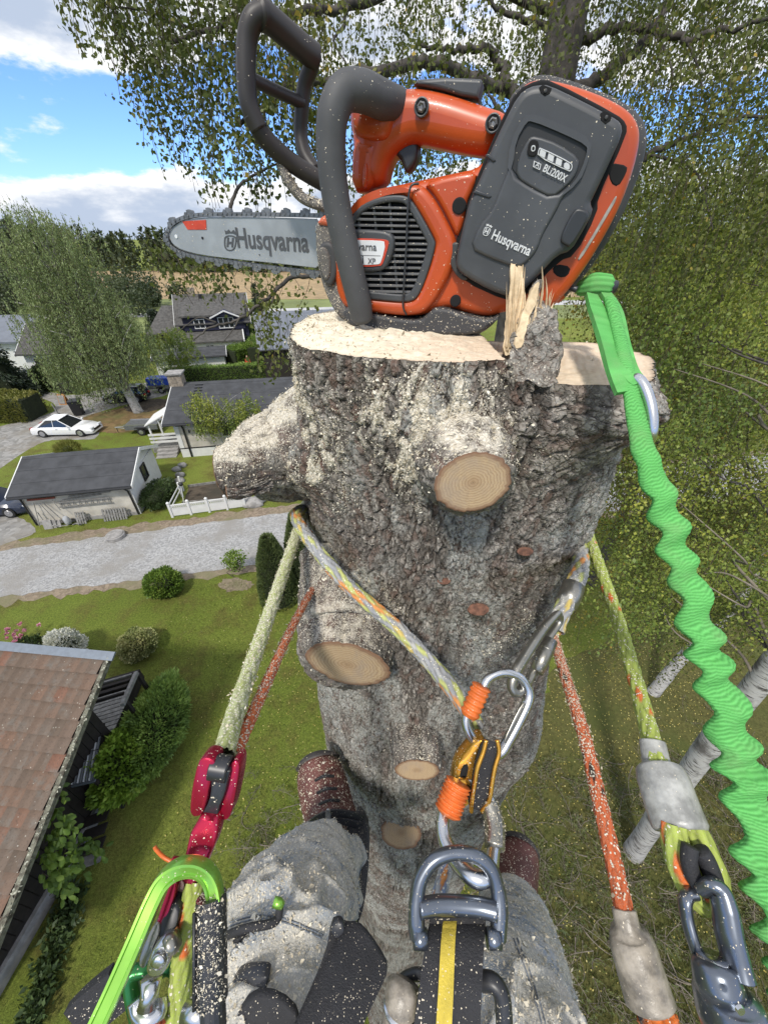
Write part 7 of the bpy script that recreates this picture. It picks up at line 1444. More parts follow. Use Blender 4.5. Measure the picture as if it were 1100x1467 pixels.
biner('body', [(648, 1130, .372), (640, 1150, .366), (634, 1176, .355), (636, 1200, .345), (646, 1222, .335), (660, 1242, .326), (676, 1256, .318), (692, 1260, .316), (702, 1250, .322), (706, 1225, .336), (709, 1195, .352), (708, 1165, .366), (695, 1140, .376), (668, 1122, .378)], .0062, HW['steel'], t, sq=0.9, rad=[.0058, .006, .0066, .007, .0074, .0076, .0076, .0072, .0066, .006, .0062, .0062, .0058, .0056])
wrap('rubber_keeper', (657, 1120, .366), (640, 1166, .358), .0118, HW['orange'], t, 8)
o = MB().tube(smoothpath(P_((700, 1150, .368), (708, 1180, .357), (708, 1215, .342)), 8), .0088, 16).build('dusty_gate', HW['grey'], t, smooth=True); chips(o, 900, .0014, None, t, .0005, .6, seed=71)
t = thing('harness_ring', 'dark steel harness bridge ring with a crossbar on the striped webbing', 'harness ring', at(655, 1300, .31))
Pt = smoothpath(P_((598, 1342, .30), (596, 1315, .303), (597, 1285, .307), (604, 1256, .311), (622, 1232, .314), (650, 1222, .316), (680, 1226, .316), (702, 1244, .314), (712, 1272, .311), (715, 1300, .307), (713, 1345, .30)), 10)
MB().tube(Pt, np.interp(np.linspace(0, 1, len(Pt)), [0, .08, .2, .5, .8, .92, 1], [.0062, .0068, .0060, .0052, .0060, .0068, .0062]), 16).build('bow', HW['blue'], t, smooth=True)
MB().tube(smoothpath(P_((600, 1302, .303), (625, 1297, .306), (655, 1297, .307), (688, 1300, .306), (712, 1306, .303)), 6), .0068, 16).build('crossbar', HW['blue'], t, smooth=True)
for x in (601, 706): MB().tube(P_((x - 8, 1344, .297), (x + 10, 1346, .297)), .0066, 14).build('end_lug', HW['blue'], t, smooth=True)
t = thing('harness_webbing', 'black webbing with a yellow centre stripe below the harness ring', 'webbing', at(645, 1400, .27))
ribbon('strap', [(657, 1303, .320), (656, 1316, .311), (652, 1345, .297), (648, 1385, .284), (644, 1430, .272), (638, 1500, .26)], [.022, .0225, .0225, .0225, .0225, .023], HW['black'], t, .004, (1, 0, 0))
ribbon('stripe', [(645, 1316, .3100), (642, 1345, .2958), (640, 1385, .2827), (638, 1430, .2707), (634, 1500, .2587)], .0054, HW['yellow'], t, .0008, (1, 0, 0))
o = t.children[0]; chips(o, 500, .0013, None, t, .0005, .2, seed=73)
t = thing('webbing_cord', 'short flecked cord seen through the harness ring', 'rope', at(635, 1265, .36)); rope_mesh('rope', P_((640, 1240, .38), (634, 1262, .37), (628, 1290, .36), (626, 1320, .35)), .0068, GM, t, .2, seed=14)
t = thing('buckle_post', 'rounded grey plastic peg beside the striped webbing', 'buckle', at(573, 1440, .28))
MB().tube(P_((580, 1404, .285), (578, 1412, .283), (575, 1436, .28), (570, 1480, .275)), [.008, .0125, .0128, .0125], 18).build('peg', HW['sleeve2'], t, smooth=True); MB().tube(P_((576, 1440, .278), (575, 1445, .278)), .0136, 18).build('peg_collar', HW['steel'], t, smooth=True)
t = thing('gear_loop', 'black plastic gear loop right of the striped webbing', 'gear loop', at(705, 1430, .28)); MB().tube(smoothpath(P_((690, 1405, .288), (706, 1408, .285), (718, 1425, .282), (722, 1460, .278), (722, 1500, .275)), 8), .006, 12).build('loop', HW['blackp'], t, smooth=True)
t = thing('gear_loop', 'black cord loop behind the grey plastic peg', 'gear loop', at(595, 1415, .295)); MB().tube(smoothpath(P_((560, 1450, .30), (572, 1410, .298), (592, 1396, .295), (612, 1398, .29)), 8), .004, 10).build('loop', HW['blackp'], t, smooth=True)
# ---- ropes at the right
t = thing('yellow_rope', 'fluorescent yellow green rope with orange flecks and a milky end sleeve at the right', 'rope', at(890, 900, .48))
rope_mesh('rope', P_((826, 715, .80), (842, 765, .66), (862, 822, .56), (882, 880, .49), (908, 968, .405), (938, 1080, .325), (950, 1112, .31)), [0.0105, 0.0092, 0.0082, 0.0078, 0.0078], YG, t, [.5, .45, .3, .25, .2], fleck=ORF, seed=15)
MB().tube(smoothpath(P_((934, 1062, .332), (938, 1085, .325), (942, 1100, .32), (950, 1120, .312), (962, 1155, .302), (975, 1190, .292)), 8), np.interp(np.linspace(0, 1, 41), [0, .3, .42, .55, .95, 1], [.0098, .0105, .017, .0188, .0192, .0175]), 24).build('milky_sleeve', HW['sleeve'], t, smooth=True)
rope_mesh('eye_rope', P_((964, 1180, .288), (966, 1205, .284), (972, 1235, .28), (984, 1265, .276), (1000, 1288, .272), (1012, 1292, .27), (1022, 1282, .272), (1024, 1262, .275), (1016, 1235, .28), (1000, 1200, .287), (988, 1180, .291)), .0088, YG, t, .08, fleck=ORF, seed=16)
MB().tube(smoothpath(P_((988, 1212, .272), (986, 1232, .27), (992, 1255, .268), (1004, 1272, .266)), 8), .0052, 14).build('thimble', HW['black'], t, smooth=True); MB().tube(smoothpath(P_((1002, 1218, .272), (1012, 1235, .270), (1022, 1262, .266), (1026, 1290, .262)), 8), [.006] * 25, 14).build('thimble', HW['black'], t, smooth=True)
t = thing('swivel_carabiner', 'dark steel swivel carabiner hanging in the yellow rope eye at the lower right', 'carabiner', at(1030, 1370, .25))
biner('bow', [(1006, 1396, .25), (1000, 1370, .254), (990, 1340, .258), (983, 1312, .262), (981, 1292, .264), (986, 1282, .266), (996, 1280, .266)], .0048, HW['blue'], t, closed=False)
biner('gate', [(1004, 1276, .262), (1018, 1268, .258), (1030, 1276, .256), (1037, 1300, .253), (1043, 1335, .249), (1052, 1372, .245), (1058, 1398, .242)], .0075, HW['blue'], t, closed=False, rad=[.005, .006, .0072, .0085, .0088, .0088, .0092])
MB().tube(P_((1021, 1378, .246), (1022, 1384, .245), (1027, 1404, .243), (1030, 1416, .242)), [.011, .0122, .0132, .0138], 22).build('swivel_collar', HW['blue'], t, smooth=True)
MB().tube(P_((1020, 1376, .2465), (1019, 1371, .247)), [.0085, .008], 18).build('swivel_nut', HW['steel'], t, smooth=True)
MB().tube(P_((1010, 1414, .241), (1030, 1414, .2375), (1066, 1426, .238)), .0022, 10).build('dark_seam', HW['blackp'], t, smooth=True)
MB().tube(smoothpath(P_((1034, 1412, .244), (1040, 1430, .242), (1050, 1458, .238), (1064, 1500, .232), (1080, 1560, .226)), 6), np.interp(np.linspace(0, 1, 25), [0, .2, .5, 1], [.0155, .020, .0225, .022]), 24, squash=.8).build('swivel_body', HW['blue'], t, smooth=True)
MB().disc_stack(at(1058, 1445, .2195), (0, -cP, sP), [(0, .0026), (.0015, .0022)], 12).build('rivet', HW['steel'], t)
t = thing('orange_rope', 'dusty orange rope with black flecks hanging right of the stem to a dirty milky sleeve', 'rope', at(840, 1080, .42))
o = rope_mesh('rope', P_((786, 895, .64), (795, 922, .58), (812, 978, .50), (835, 1050, .43), (860, 1155, .365), (882, 1250, .325), (895, 1312, .302)), [.0066, .0068, .0070, .0072, .0072], OR, t, [.85, .8, .75, .4, .25], fleck=(0.02, 0.015, 0.015), seed=17); chips(o, 2600, .0028, np.linspace(1, .15, len(o.data.vertices)), t, .0007, seed=66, flat=.2)
MB().tube(smoothpath(P_((893, 1302, .305), (898, 1325, .30), (902, 1340, .298), (912, 1375, .292), (924, 1415, .286), (932, 1440, .282)), 8), np.interp(np.linspace(0, 1, 41), [0, .22, .34, .5, .95, 1], [.0086, .0092, .0135, .0165, .0172, .0155]), 24).build('milky_sleeve', HW['sleeve2'], t, smooth=True)
rope_mesh('eye_rope', P_((930, 1432, .284), (938, 1452, .28), (952, 1490, .272)), [.0125, .014, .013], [(0.60, 0.14, 0.02), (0.64, 0.17, 0.03)], t, .05, fleck=(0.012, 0.012, 0.02), seed=18, n=40)
# ---- bright green tubular sling with scrunched webbing
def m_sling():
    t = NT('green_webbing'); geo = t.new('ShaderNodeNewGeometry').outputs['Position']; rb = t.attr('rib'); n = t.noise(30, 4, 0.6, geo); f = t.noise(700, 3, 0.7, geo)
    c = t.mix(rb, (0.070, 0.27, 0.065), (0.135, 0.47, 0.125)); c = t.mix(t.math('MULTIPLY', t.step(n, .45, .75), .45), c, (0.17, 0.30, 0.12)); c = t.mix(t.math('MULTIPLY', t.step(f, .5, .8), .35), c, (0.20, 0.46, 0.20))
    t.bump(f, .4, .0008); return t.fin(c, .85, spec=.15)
MAT['sling'] = m_sling()
sg_ = thing('green_sling', 'bright green scrunched webbing strop from the saw down the right edge', 'strop', at(980, 800, .36))
ctr = [(874, 430, 13, .412), (884, 470, 14, .372), (893, 510, 15, .335), (901, 545, 16, .322), (910, 590, 20, .316), (920, 640, 23, .314), (938, 690, 26, .312), (955, 740, 28, .310), (972, 800, 29, .307), (990, 850, 30, .304), (1004, 905, 32, .300), (1018, 955, 34, .296), (1036, 1005, 36, .292), (1048, 1060, 39, .288), (1066, 1115, 43, .282), (1080, 1170, 44, .275), (1092, 1235, 46, .266), (1112, 1300, 48, .256), (1135, 1370, 50, .246), (1150, 1440, 50, .238)]
cc_ = smoothpath([np.array(c) for c in ctr], 60); Lp = np.r_[0, np.cumsum(np.hypot(*np.diff(cc_[:, :2], axis=0).T))]; m = 900; s = np.linspace(0, Lp[-1], m); cc_ = np.stack([np.interp(s, Lp, cc_[:, k]) for k in range(4)], -1)
P = np.array([at(*c[[0, 1, 3]]) for c in cc_]); rw = cc_[:, 2] * cc_[:, 3] / FPX * (0.86 - 0.12 * np.linspace(0, 1, m)); amp = sstep(170, 330, s)
sm = np.r_[0, np.cumsum(np.linalg.norm(np.diff(P, axis=0), axis=1))]
ph = np.cumsum(np.r_[0, np.diff(s)] / (47 + 0.016 * s)) * 2 * PI; ph = ph + 0.9 * np.sin(ph * 0.37 + 1) + 3.0 * (fbm(s / 70, s * 0 + 2, None, 2) - .5); zam = 0.55 + 0.9 * fbm(s / 60 + 9, s * 0 + 4, None, 2)
T, Uv, Wv = frames(P, up=(0, -cP, sP)); P = P + Wv * (np.sin(ph) * rw * 0.10 * amp * zam)[:, None] + Uv * (np.cos(ph * 1.0 + .6) * rw * 0.22 * amp * zam)[:, None]
n = 44; a = np.linspace(0, 2 * PI, n, endpoint=False); A, Sm = np.meshgrid(a, sm); PH = ph[:, None] + 0.75 * np.sin(A + 0.4 * np.sin(ph * .5)[:, None])
lump = ((PH / (2 * PI)) % 1.0); lump = (0.5 - 0.5 * np.cos(lump * 2 * PI)) ** 0.75
rib = 0.5 + 0.5 * np.cos((Sm + 0.0010 * np.sin(A * 2 + PH) + 0.004 * (fbm(A * 2.2 + 1, Sm * 90, None, 3) - .5)) / 0.0026 * 2 * PI)
rad = rw[:, None] * (0.80 + amp[:, None] * (0.21 * lump - 0.05)) + 0.00035 * rib + rw[:, None] * 0.22 * amp[:, None] * (fbm(A * 1.6 + 7, Sm * 55, None, 3) - .5) + 0.0008 * (fbm(A * 3, Sm * 300, None, 3) - .5)
V_ = P[:, None] + rad[..., None] * (np.cos(A)[..., None] * Uv[:, None] * 0.62 + np.sin(A)[..., None] * Wv[:, None])
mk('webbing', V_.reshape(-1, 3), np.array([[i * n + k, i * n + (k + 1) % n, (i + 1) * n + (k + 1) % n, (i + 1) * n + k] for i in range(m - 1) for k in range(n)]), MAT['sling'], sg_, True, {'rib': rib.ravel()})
def fold(name, pts, w, th): 
    o = ribbon(name, pts, w, MAT['sling'], sg_, th); me = o.data; a_ = me.attributes.new('rib', 'FLOAT', 'POINT'); a_.data.foreach_set('value', (np.random.default_rng(2).random(len(me.vertices)) * .6 + .3).astype(np.float32)); return o
kn = smoothpath(P_((826, 414, .445), (838, 411, .437), (852, 408, .43), (866, 409, .428), (878, 412, .43)), 40); mk_n = len(kn); T, Uv, Wv = frames(kn, up=(0, -cP, sP)); u_ = np.linspace(0, 1, mk_n)
rk = np.interp(u_, [0, .12, .45, .8, 1], [.004, .0085, .0125, .0115, .004]); A, Ug = np.meshgrid(a, u_); ribk = .5 + .5 * np.cos(A * 11 + Ug * 3); V_ = kn[:, None] + (rk[:, None] * (.93 + .09 * ribk))[..., None] * (np.cos(A)[..., None] * Uv[:, None] * .9 + np.sin(A)[..., None] * Wv[:, None])
mk('knot', V_.reshape(-1, 3), [(i * n + k, i * n + (k + 1) % n, (i + 1) * n + (k + 1) % n, (i + 1) * n + k) for i in range(mk_n - 1) for k in range(n)] + [tuple(range(n))[::-1], tuple(range((mk_n - 1) * n, mk_n * n))], MAT['sling'], sg_, True, {'rib': ribk.ravel()})
MB().tube(P_((870, 410, .427), (881, 412, .427)), [.0075, .0065], 14).build('knot_core', SM['trig'], sg_, smooth=True)
fold('fold', [(848, 420, .425), (856, 440, .402), (868, 470, .368), (884, 520, .325), (898, 560, .316)], [.006, .0085, .0095, .009, .008], .005); fold('fold', [(868, 418, .425), (884, 445, .395), (893, 490, .350), (903, 530, .322), (916, 548, .315)], [.006, .007, .0075, .0085, .005], .004)
rg = thing('steel_ring', 'oval polished steel ring threaded on the green sling', 'ring', at(924, 585, .43))
MB().tube(smoothpath(P_((911, 542, .320), (921, 552, .315), (930, 575, .312), (934, 600, .312), (933, 622, .315), (926, 630, .322), (917, 612, .328), (911, 580, .33), (907, 553, .327)), 10, True), .0043, 16, closed=True).build('ring', HW['steel'], rg, smooth=True)
# ================================================================== the climber's legs
def m_cloth():
    t = NT('sawdust_trousers'); geo = t.new('ShaderNodeNewGeometry').outputs['Position']; n = t.noise(14, 5, .6, geo); f = t.noise(330, 4, .75, geo); w = t.noise(55, 5, .65, geo)
    c = t.mix(t.step(n, .38, .62), (0.17, 0.235, 0.33), (0.33, 0.335, 0.33)); c = t.mix(t.math('MULTIPLY', t.step(f, .45, .7), .5), c, sc((.1, .11, .12), .6))
    d = t.math('ADD', t.math('MULTIPLY', t.step(n, .30, .62), .45), t.math('MULTIPLY', t.step(t.up(), -.3, .7), .50)); x = t.new('ShaderNodeSeparateXYZ'); t.l.new(t.vor(480, geo, out='Color'), x.inputs[0])
    mm = t.math('MULTIPLY', t.math('LESS_THAN', x.outputs[0], d), t.step(t.vor(480, geo), .6, .35)); mm = t.math('MAXIMUM', mm, t.math('MULTIPLY', t.step(d, .20, .80), .58))
    c = t.mix(mm, c, t.mix(x.outputs[1], (.44, .42, .37), (.66, .62, .53))); t.bump(t.math('ADD', t.math('ADD', f, mm), t.math('MULTIPLY', w, 0.5)), .45, .0022); return t.fin(c, .92, spec=.1)
MAT['cloth'] = m_cloth()
MAT['boot'] = M('reddish_leather', (0.115, 0.042, 0.034), .65, var=.3, scale=25, bump=.4, bscale=160, dust=.45, dscale=420, dpatch=16)
MAT['bootd'] = M('dark_boot_rand', (0.060, 0.052, 0.050), .7, var=.3, scale=25, bump=.5, bscale=120, dust=.2, dscale=420)
ps = thing('person', 'tree worker seen from above, legs in sawdust covered blue grey trousers and reddish boots', 'person', at(470, 1180, .84) * (1, 1, 0) + (0, 0, 11.9))
def skinned(name, verts, radii, edges, mat, parent, lv=3, root=0):
    me = bpy.data.meshes.new(name); me.from_pydata([tuple(v - ORG[parent]) for v in verts], edges, []); me.update(); o = link_mesh(name, me, mat, parent)
    m_ = o.modifiers.new('s', 'SKIN'); m_.use_smooth_shade = True
    for i, r_ in enumerate(radii): me.skin_vertices[0].data[i].radius = (r_, r_) if np.isscalar(r_) else r_
    me.skin_vertices[0].data[root].use_root = True
    s_ = o.modifiers.new('d', 'SUBSURF'); s_.levels = lv; bake(o); o.data.polygons.foreach_set('use_smooth', np.ones(len(o.data.polygons), bool)); return o
pel = np.array((0.0, -0.42, 12.42))
LV = [pel, pel + (-.13, .06, -.02), at(385, 1490, .40), at(398, 1400, .45), at(412, 1335, .505), at(440, 1275, .60), at(468, 1248, .68), at(482, 1232, .735)]
RV = [pel + (.13, .06, -.02), at(712, 1520, .42), at(724, 1450, .48), at(738, 1390, .55), at(738, 1350, .63), at(735, 1318, .72), at(733, 1285, .80)]
verts = LV + RV; radii = [.12, .105, .082, .086, .084, .074, .058, .046] + [.105, .090, .084, .074, .066, .058, .05]
edges = [(i, i + 1) for i in range(7)] + [(0, 8)] + [(8 + i, 9 + i) for i in range(6)]
tro = skinned('trousers', verts, radii, edges, MAT['cloth'], ps, 5)
me = tro.data; nv_ = len(me.vertices); co = np.empty(nv_ * 3, np.float32); me.vertices.foreach_get('co', co); co = co.reshape(-1, 3); no = np.empty(nv_ * 3, np.float32); me.vertices.foreach_get('normal', no); no = no.reshape(-1, 3)
w = co + 3.0; q_ = fbm(w[:, 0] * 9 + w[:, 2] * 5, w[:, 1] * 9, w[:, 2] * 15, 3) ; fo_ = 1 - np.abs(2 * fbm(w[:, 0] * 7 + 5, w[:, 1] * 12 + w[:, 2] * 9, w[:, 2] * 6, 3) - 1) * 2.2
ld = unit((0.05, -0.45, 0.65)); sx = co @ ld; wob_ = fbm(w[:, 0] * 9, w[:, 1] * 9, w[:, 2] * 9, 3)
fd_ = (1 - np.abs(np.sin(sx * 34 + wob_ * 13))) ** 2.2 * .015 * sstep(.38, .62, fbm(w[:, 0] * 6 + 3, w[:, 1] * 6, w[:, 2] * 6, 2)) + (1 - np.abs(np.sin(sx * 60 + wob_ * 16 + w[:, 0] * 12))) ** 2 * .006 * sstep(.4, .6, fbm(w[:, 0] * 8 + 31, w[:, 1] * 8, w[:, 2] * 8, 2))
me.vertices.foreach_set('co', (co + no * ((q_ - .5) * .010 + np.clip(fo_, -1, 1) * .004 + fd_ * 1.15)[:, None]).astype(np.float32).ravel()); me.update()
from mathutils.bvhtree import BVHTree
me.update(); bvh = BVHTree.FromPolygons([tuple(v.co) for v in me.vertices], [tuple(q.vertices) for q in me.polygons])
def on_cloth(px, py, lift=.001):
    """the place on the trouser surface behind a sight line"""
    r = ray(px, py); h_ = bvh.ray_cast(Vector(C0 - ORG[ps]), Vector(r).normalized())
    return np.array(h_[0]) + ORG[ps] + np.array(h_[1]) * lift if h_[0] is not None else None
MAT['seam'] = M('seam_thread', (.15, .17, .20), .9, var=.4, scale=300)
def seam(name, pts, r_=.0008, mat=None):
    q = smoothpath([np.array(v, float) for v in pts], 12); P3 = [on_cloth(*v) for v in q]; P3 = [v for v in P3 if v is not None]
    if len(P3) > 4: MB().tube(np.array(P3), r_, 6).build(name, mat or MAT['seam'], tro, smooth=True)
seam('seam', [(330, 1322), (372, 1312), (415, 1318), (462, 1340)]); seam('seam', [(331, 1327), (372, 1317), (415, 1323), (460, 1345)])
seam('seam', [(735, 1345), (752, 1390), (768, 1440), (775, 1467)]); seam('seam', [(740, 1345), (757, 1390), (773, 1440), (780, 1467)])
wv = (no[:, 2] + .5).clip(0.02, 1.5) * (co[:, 1] + ORG[ps][1] > -0.12); chips(tro, 40000, .0030, wv, ps, .0010, seed=80); chips(tro, 1700, .0058, wv * (co[:, 1] + ORG[ps][1] < 0.17), ps, .002, seed=81)
def boot(toe, ball, inst, ank, shaft, r):
    Pt = smoothpath([toe, ball, inst, ank, shaft], 12); Lb = np.r_[0, np.cumsum(np.linalg.norm(np.diff(Pt, axis=0), axis=1))]; Pt = np.stack([np.interp(np.linspace(0, Lb[-1], 44), Lb, Pt[:, q]) for q in range(3)], -1); rr = np.interp(np.linspace(0, 1, 44), [0, .012, .035, .07, .12, .19, .28, .42, 1], [r * .06, r * .30, r * .50, r * .68, r * .83, r * .94, r, r * 1.02, r * 1.0])
    o = MB().tube(Pt, rr, 22, squash=.92).build('boot', MAT['boot'], ps, smooth=True)
    k = 14; q = Pt[:26]; dnv = np.array((0, .15, -1.0)) * r * .42; MB().tube(q + dnv, np.interp(np.linspace(0, 1, len(q)), [0, .03, .07, .14, .24, .4, 1], [r * .08, r * .40, r * .64, r * .86, r * 1.02, r * 1.12, r * 1.06]), 22, squash=.75).build('sole', MAT['bootd'], o, smooth=True)
    MB().tube(Pt[:6] + (0, 0.004, -.002), rr[:6] * 1.06 + .001, 22).build('toe_cap', MAT['bootd'], o, smooth=True); return o
b1 = boot(at(453, 1080, .89), at(456, 1100, .87), at(466, 1140, .835), at(476, 1180, .80), at(484, 1205, .75), .057); b1['label'] = 'left boot, toe dusted with sawdust'
b2 = boot(at(748, 1200, .93), at(744, 1222, .905), at(738, 1252, .875), at(733, 1290, .83), at(733, 1315, .76), .052)
for bt_, ps_ in ((b1, [(452, 1118, .80), (478, 1112, .80), (455, 1136, .778), (482, 1130, .778), (458, 1152, .757), (486, 1147, .757)]),):
    for q in range(0, 6, 2): MB().tube(smoothpath(P_(ps_[q], ((ps_[q][0] + ps_[q + 1][0]) / 2, (ps_[q][1] + ps_[q + 1][1]) / 2 - 3, ps_[q][2] - .012), ps_[q + 1]), 5), .0028, 8).build('lace', HW['black'], bt_, smooth=True)
chips(b1, 2600, .0036, None, ps, .001, 1.5, seed=82); chips(b2, 260, .0036, None, ps, .001, 1.2, seed=83)
for c0, c1, c2, c3, w_ in [((438, 1196, .75), (452, 1178, .725), (480, 1168, .715), (520, 1174, .735), .0095), ((437, 1208, .745), (456, 1188, .72), (484, 1178, .71), (518, 1184, .73), .006)]:
    ribbon('spur_strap', [c0, c1, c2, c3], w_, HW['blackp'], ps, .004)
fplate('buckle', [(466, 1160, .708), (474, 1160, .708), (474, 1182, .706), (466, 1182, .706)], .004, HW['steel'], ps, .0008)
fplate('spur_shank', [(508, 1166, .745), (520, 1166, .745), (530, 1195, .72), (528, 1245, .68), (522, 1300, .64), (512, 1330, .62), (508, 1300, .64), (512, 1250, .68), (505, 1215, .70)], .02, HW['blackp'], ps, .003)
fplate('spur_pad', [(500, 1172, .735), (518, 1172, .735), (516, 1190, .725), (508, 1210, .715), (498, 1218, .712), (488, 1214, .715), (496, 1196, .725)], .012, HW['blackp'], ps, .003); fplate('spur_tag', [(503, 1238, .672), (512, 1232, .672), (516, 1246, .668), (508, 1256, .666)], .003, HW['red'], ps, .0006)
fplate('black_flap', [(474, 1322, .40), (482, 1320, .40), (496, 1328, .40), (512, 1326, .40), (530, 1344, .395), (553, 1380, .385), (556, 1392, .38), (548, 1412, .37), (520, 1470, .345), (505, 1510, .33), (400, 1520, .33), (432, 1450, .355), (466, 1372, .385)], .006, HW['black'], ps, .0015)
o = ps.children[-1]
fplate('strap_keeper', [(470, 1330, .395), (486, 1318, .395), (496, 1334, .392), (480, 1350, .39)], .008, HW['blackp'], ps, .002)
MB().tube(smoothpath(P_((322, 1342, .44), (340, 1334, .425), (362, 1328, .42), (386, 1324, .42), (398, 1316, .425), (401, 1300, .43)), 7), .0042, 10).build('knee_cord', HW['black'], ps, smooth=True); MB().tube(P_((392, 1292, .43), (400, 1294, .43), (405, 1298, .43)), [.005, .0055, .004], 10).build('cord_tip', HW['green'], ps, smooth=True)
fplate('pocket_buckle', [(324, 1412, .395), (345, 1400, .39), (378, 1398, .385), (386, 1404, .385), (378, 1428, .375), (350, 1440, .375), (328, 1450, .38)], .014, HW['blackp'], ps, .003); fplate('pocket_strap', [(360, 1425, .37), (400, 1430, .365), (430, 1460, .355), (420, 1490, .35), (340, 1500, .355), (330, 1470, .365)], .008, HW['black'], ps, .002)
fplate('pocket_strap', [(330, 1350, .43), (352, 1338, .425), (352, 1346, .424), (330, 1362, .428)], .005, HW['black'], ps, .001)
ribbon('tool_sleeve', [(110, 1475, .30), (136, 1448, .305), (170, 1420, .31)], .016, HW['black'], ps, .01)
fplate('thigh_pad', [(772, 1452, .42), (786, 1440, .42), (800, 1456, .42), (806, 1500, .41), (766, 1500, .41)], .01, HW['black'], ps, .002)
# ================================================================== the hanging birch behind and above, and the trees on the right
g = np.random.default_rng(77)
def strands(ends, ups, dens, spread=0.05, gg=g):
    """hanging twigs: lower ends, lengths -> leaf bases, directions, twig segments"""
    P, D, A, B = [], [], [], []
    for e, L in zip(ends, ups):
        n = max(3, int(L * dens)); k = np.linspace(0, 1, 7); sway = gg.normal(size=2) * 0.10; ph = gg.random() * 6
        line = e + np.c_[sway[0] * (1 - k) ** 2 * 0 + sway[0] * k ** 2 + 0.03 * np.sin(k * 5 + ph), sway[1] * k ** 2 + 0.03 * np.cos(k * 4 + ph), L * k]
        A.append(line[:-1]); B.append(line[1:])
        u = gg.random(n) ** 0.85 * 6; i = np.minimum(u.astype(int), 5); f = (u - i)[:, None]
        p = line[i] * (1 - f) + line[i + 1] * f + gg.normal(size=(n, 3)) * spread
        P.append(p); D.append(np.c_[gg.normal(size=n) * 0.7, gg.normal(size=n) * 0.7, -0.75 + gg.normal(size=n) * 0.45])
    return np.vstack(P), np.vstack(D), np.vstack(A), np.vstack(B)
HB0 = np.array((2.06, 6.77, 0.0))
hb = thing('hanging_birch', 'tall birch with dark limbs and hanging leafy twigs directly behind the chainsaw', 'tree', HB0)
tp = smoothpath([HB0 - (0, 0, .2), HB0 + (.1, 0, 5), HB0 + (0, .05, 10), HB0 + (0, 0, 14.5), HB0 + (.08, .1, 17), HB0 + (.0, .2, 21)], 8)
MB().tube(tp, np.interp(tp[:, 2], [0, 2, 14.5, 17, 21], [.34, .27, .215, .17, .04]), 20).build('trunk', MAT['birchdark'], hb, smooth=True)
LB = [([(802, 70, 4.9), (840, 52, 4.8), (885, 40, 4.7), (935, 42, 4.5), (985, 60, 4.3), (1040, 40, 4.1), (1130, 30, 3.9)], .07), ([(800, 130, 4.75), (850, 118, 4.7), (890, 88, 4.7), (925, 55, 4.7), (955, 10, 4.7), (990, -60, 4.8)], .085),
      ([(800, 60, 4.95), (770, 30, 4.8), (735, 25, 4.7), (700, 0, 4.6), (660, -30, 4.5)], .05), ([(796, 190, 4.6), (760, 160, 4.5), (728, 120, 4.4), (712, 85, 4.4), (690, 68, 4.3), (640, 75, 4.2), (600, 60, 4.1)], .075),
      ([(796, 170, 4.65), (700, 120, 4.4), (620, 90, 4.2), (560, 100, 4.0), (500, 108, 3.9), (455, 118, 3.8), (410, 128, 3.7), (372, 160, 3.6), (340, 176, 3.55)], .07), ([(800, 20, 5.0), (640, -40, 4.6), (520, 5, 4.2), (440, 15, 3.9), (370, 25, 3.7), (300, 45, 3.55), (240, 60, 3.45)], .06),
      ([(500, 0, 4.1), (490, 40, 4.05), (478, 60, 4.0), (498, 95, 3.95)], .022), ([(300, 45, 3.55), (270, 40, 3.5), (205, 15, 3.4), (150, 10, 3.3)], .016), ([(796, 250, 4.5), (745, 210, 4.4), (720, 165, 4.4), (700, 130, 4.4)], .05),
      ([(800, 260, 4.6), (880, 255, 4.6), (930, 222, 4.6), (985, 195, 4.6), (1050, 170, 4.6), (1130, 165, 4.6)], .055), ([(930, 222, 4.6), (990, 240, 4.5), (1010, 285, 4.4), (1020, 330, 4.3)], .018), ([(985, 60, 4.3), (1000, 100, 4.2), (1010, 150, 4.2), (1040, 200, 4.1)], .015), ([(935, 42, 4.5), (962, 100, 4.4), (955, 150, 4.4), (975, 185, 4.3)], .014),
      ([(796, 330, 4.4), (640, 400, 4.0), (480, 395, 3.7), (420, 398, 3.55), (392, 420, 3.5), (362, 445, 3.5), (330, 462, 3.5), (300, 470, 3.5), (278, 488, 3.5)], .026), ([(392, 420, 3.5), (388, 435, 3.5), (370, 432, 3.5), (366, 420, 3.5)], .012), ([(330, 300, 3.6), (340, 270, 3.6), (365, 250, 3.6), (420, 225, 3.7), (480, 200, 3.8)], .018), ([(310, 462, 3.5), (285, 455, 3.45), (262, 470, 3.45), (248, 478, 3.45)], .008), ([(345, 455, 3.5), (330, 478, 3.5), (318, 492, 3.5)], .007)]
for pts, r_ in LB:
    Pl = smoothpath(P_(*pts), 6); Pl[1:-1] += g.normal(size=(len(Pl) - 2, 3)) * r_ * .25; MB().tube(Pl, np.linspace(r_, r_ * .22, len(Pl)), 9).build('limb', MAT['birchdark'], hb, smooth=True)
def region(n, xr, ylow, dr, ypow=0.6, ytop=-160):
    e = []; x = g.uniform(xr[0], xr[1], n)
    for q in x:
        yl = np.interp(q, [p[0] for p in ylow], [p[1] for p in ylow]); y = ytop + (yl - ytop) * g.random() ** ypow; e.append(at(q, y, g.uniform(*dr)))
    return e
YL = [(95, 75), (112, 105), (140, 142), (165, 120), (190, 150), (212, 225), (232, 268), (262, 235), (285, 300), (310, 330), (345, 295), (400, 300), (450, 300), (520, 320)]
E1 = region(120, (100, 470), YL, (3.3, 4.4), .6); E1 += region(60, (190, 470), YL, (3.6, 4.8), .9)
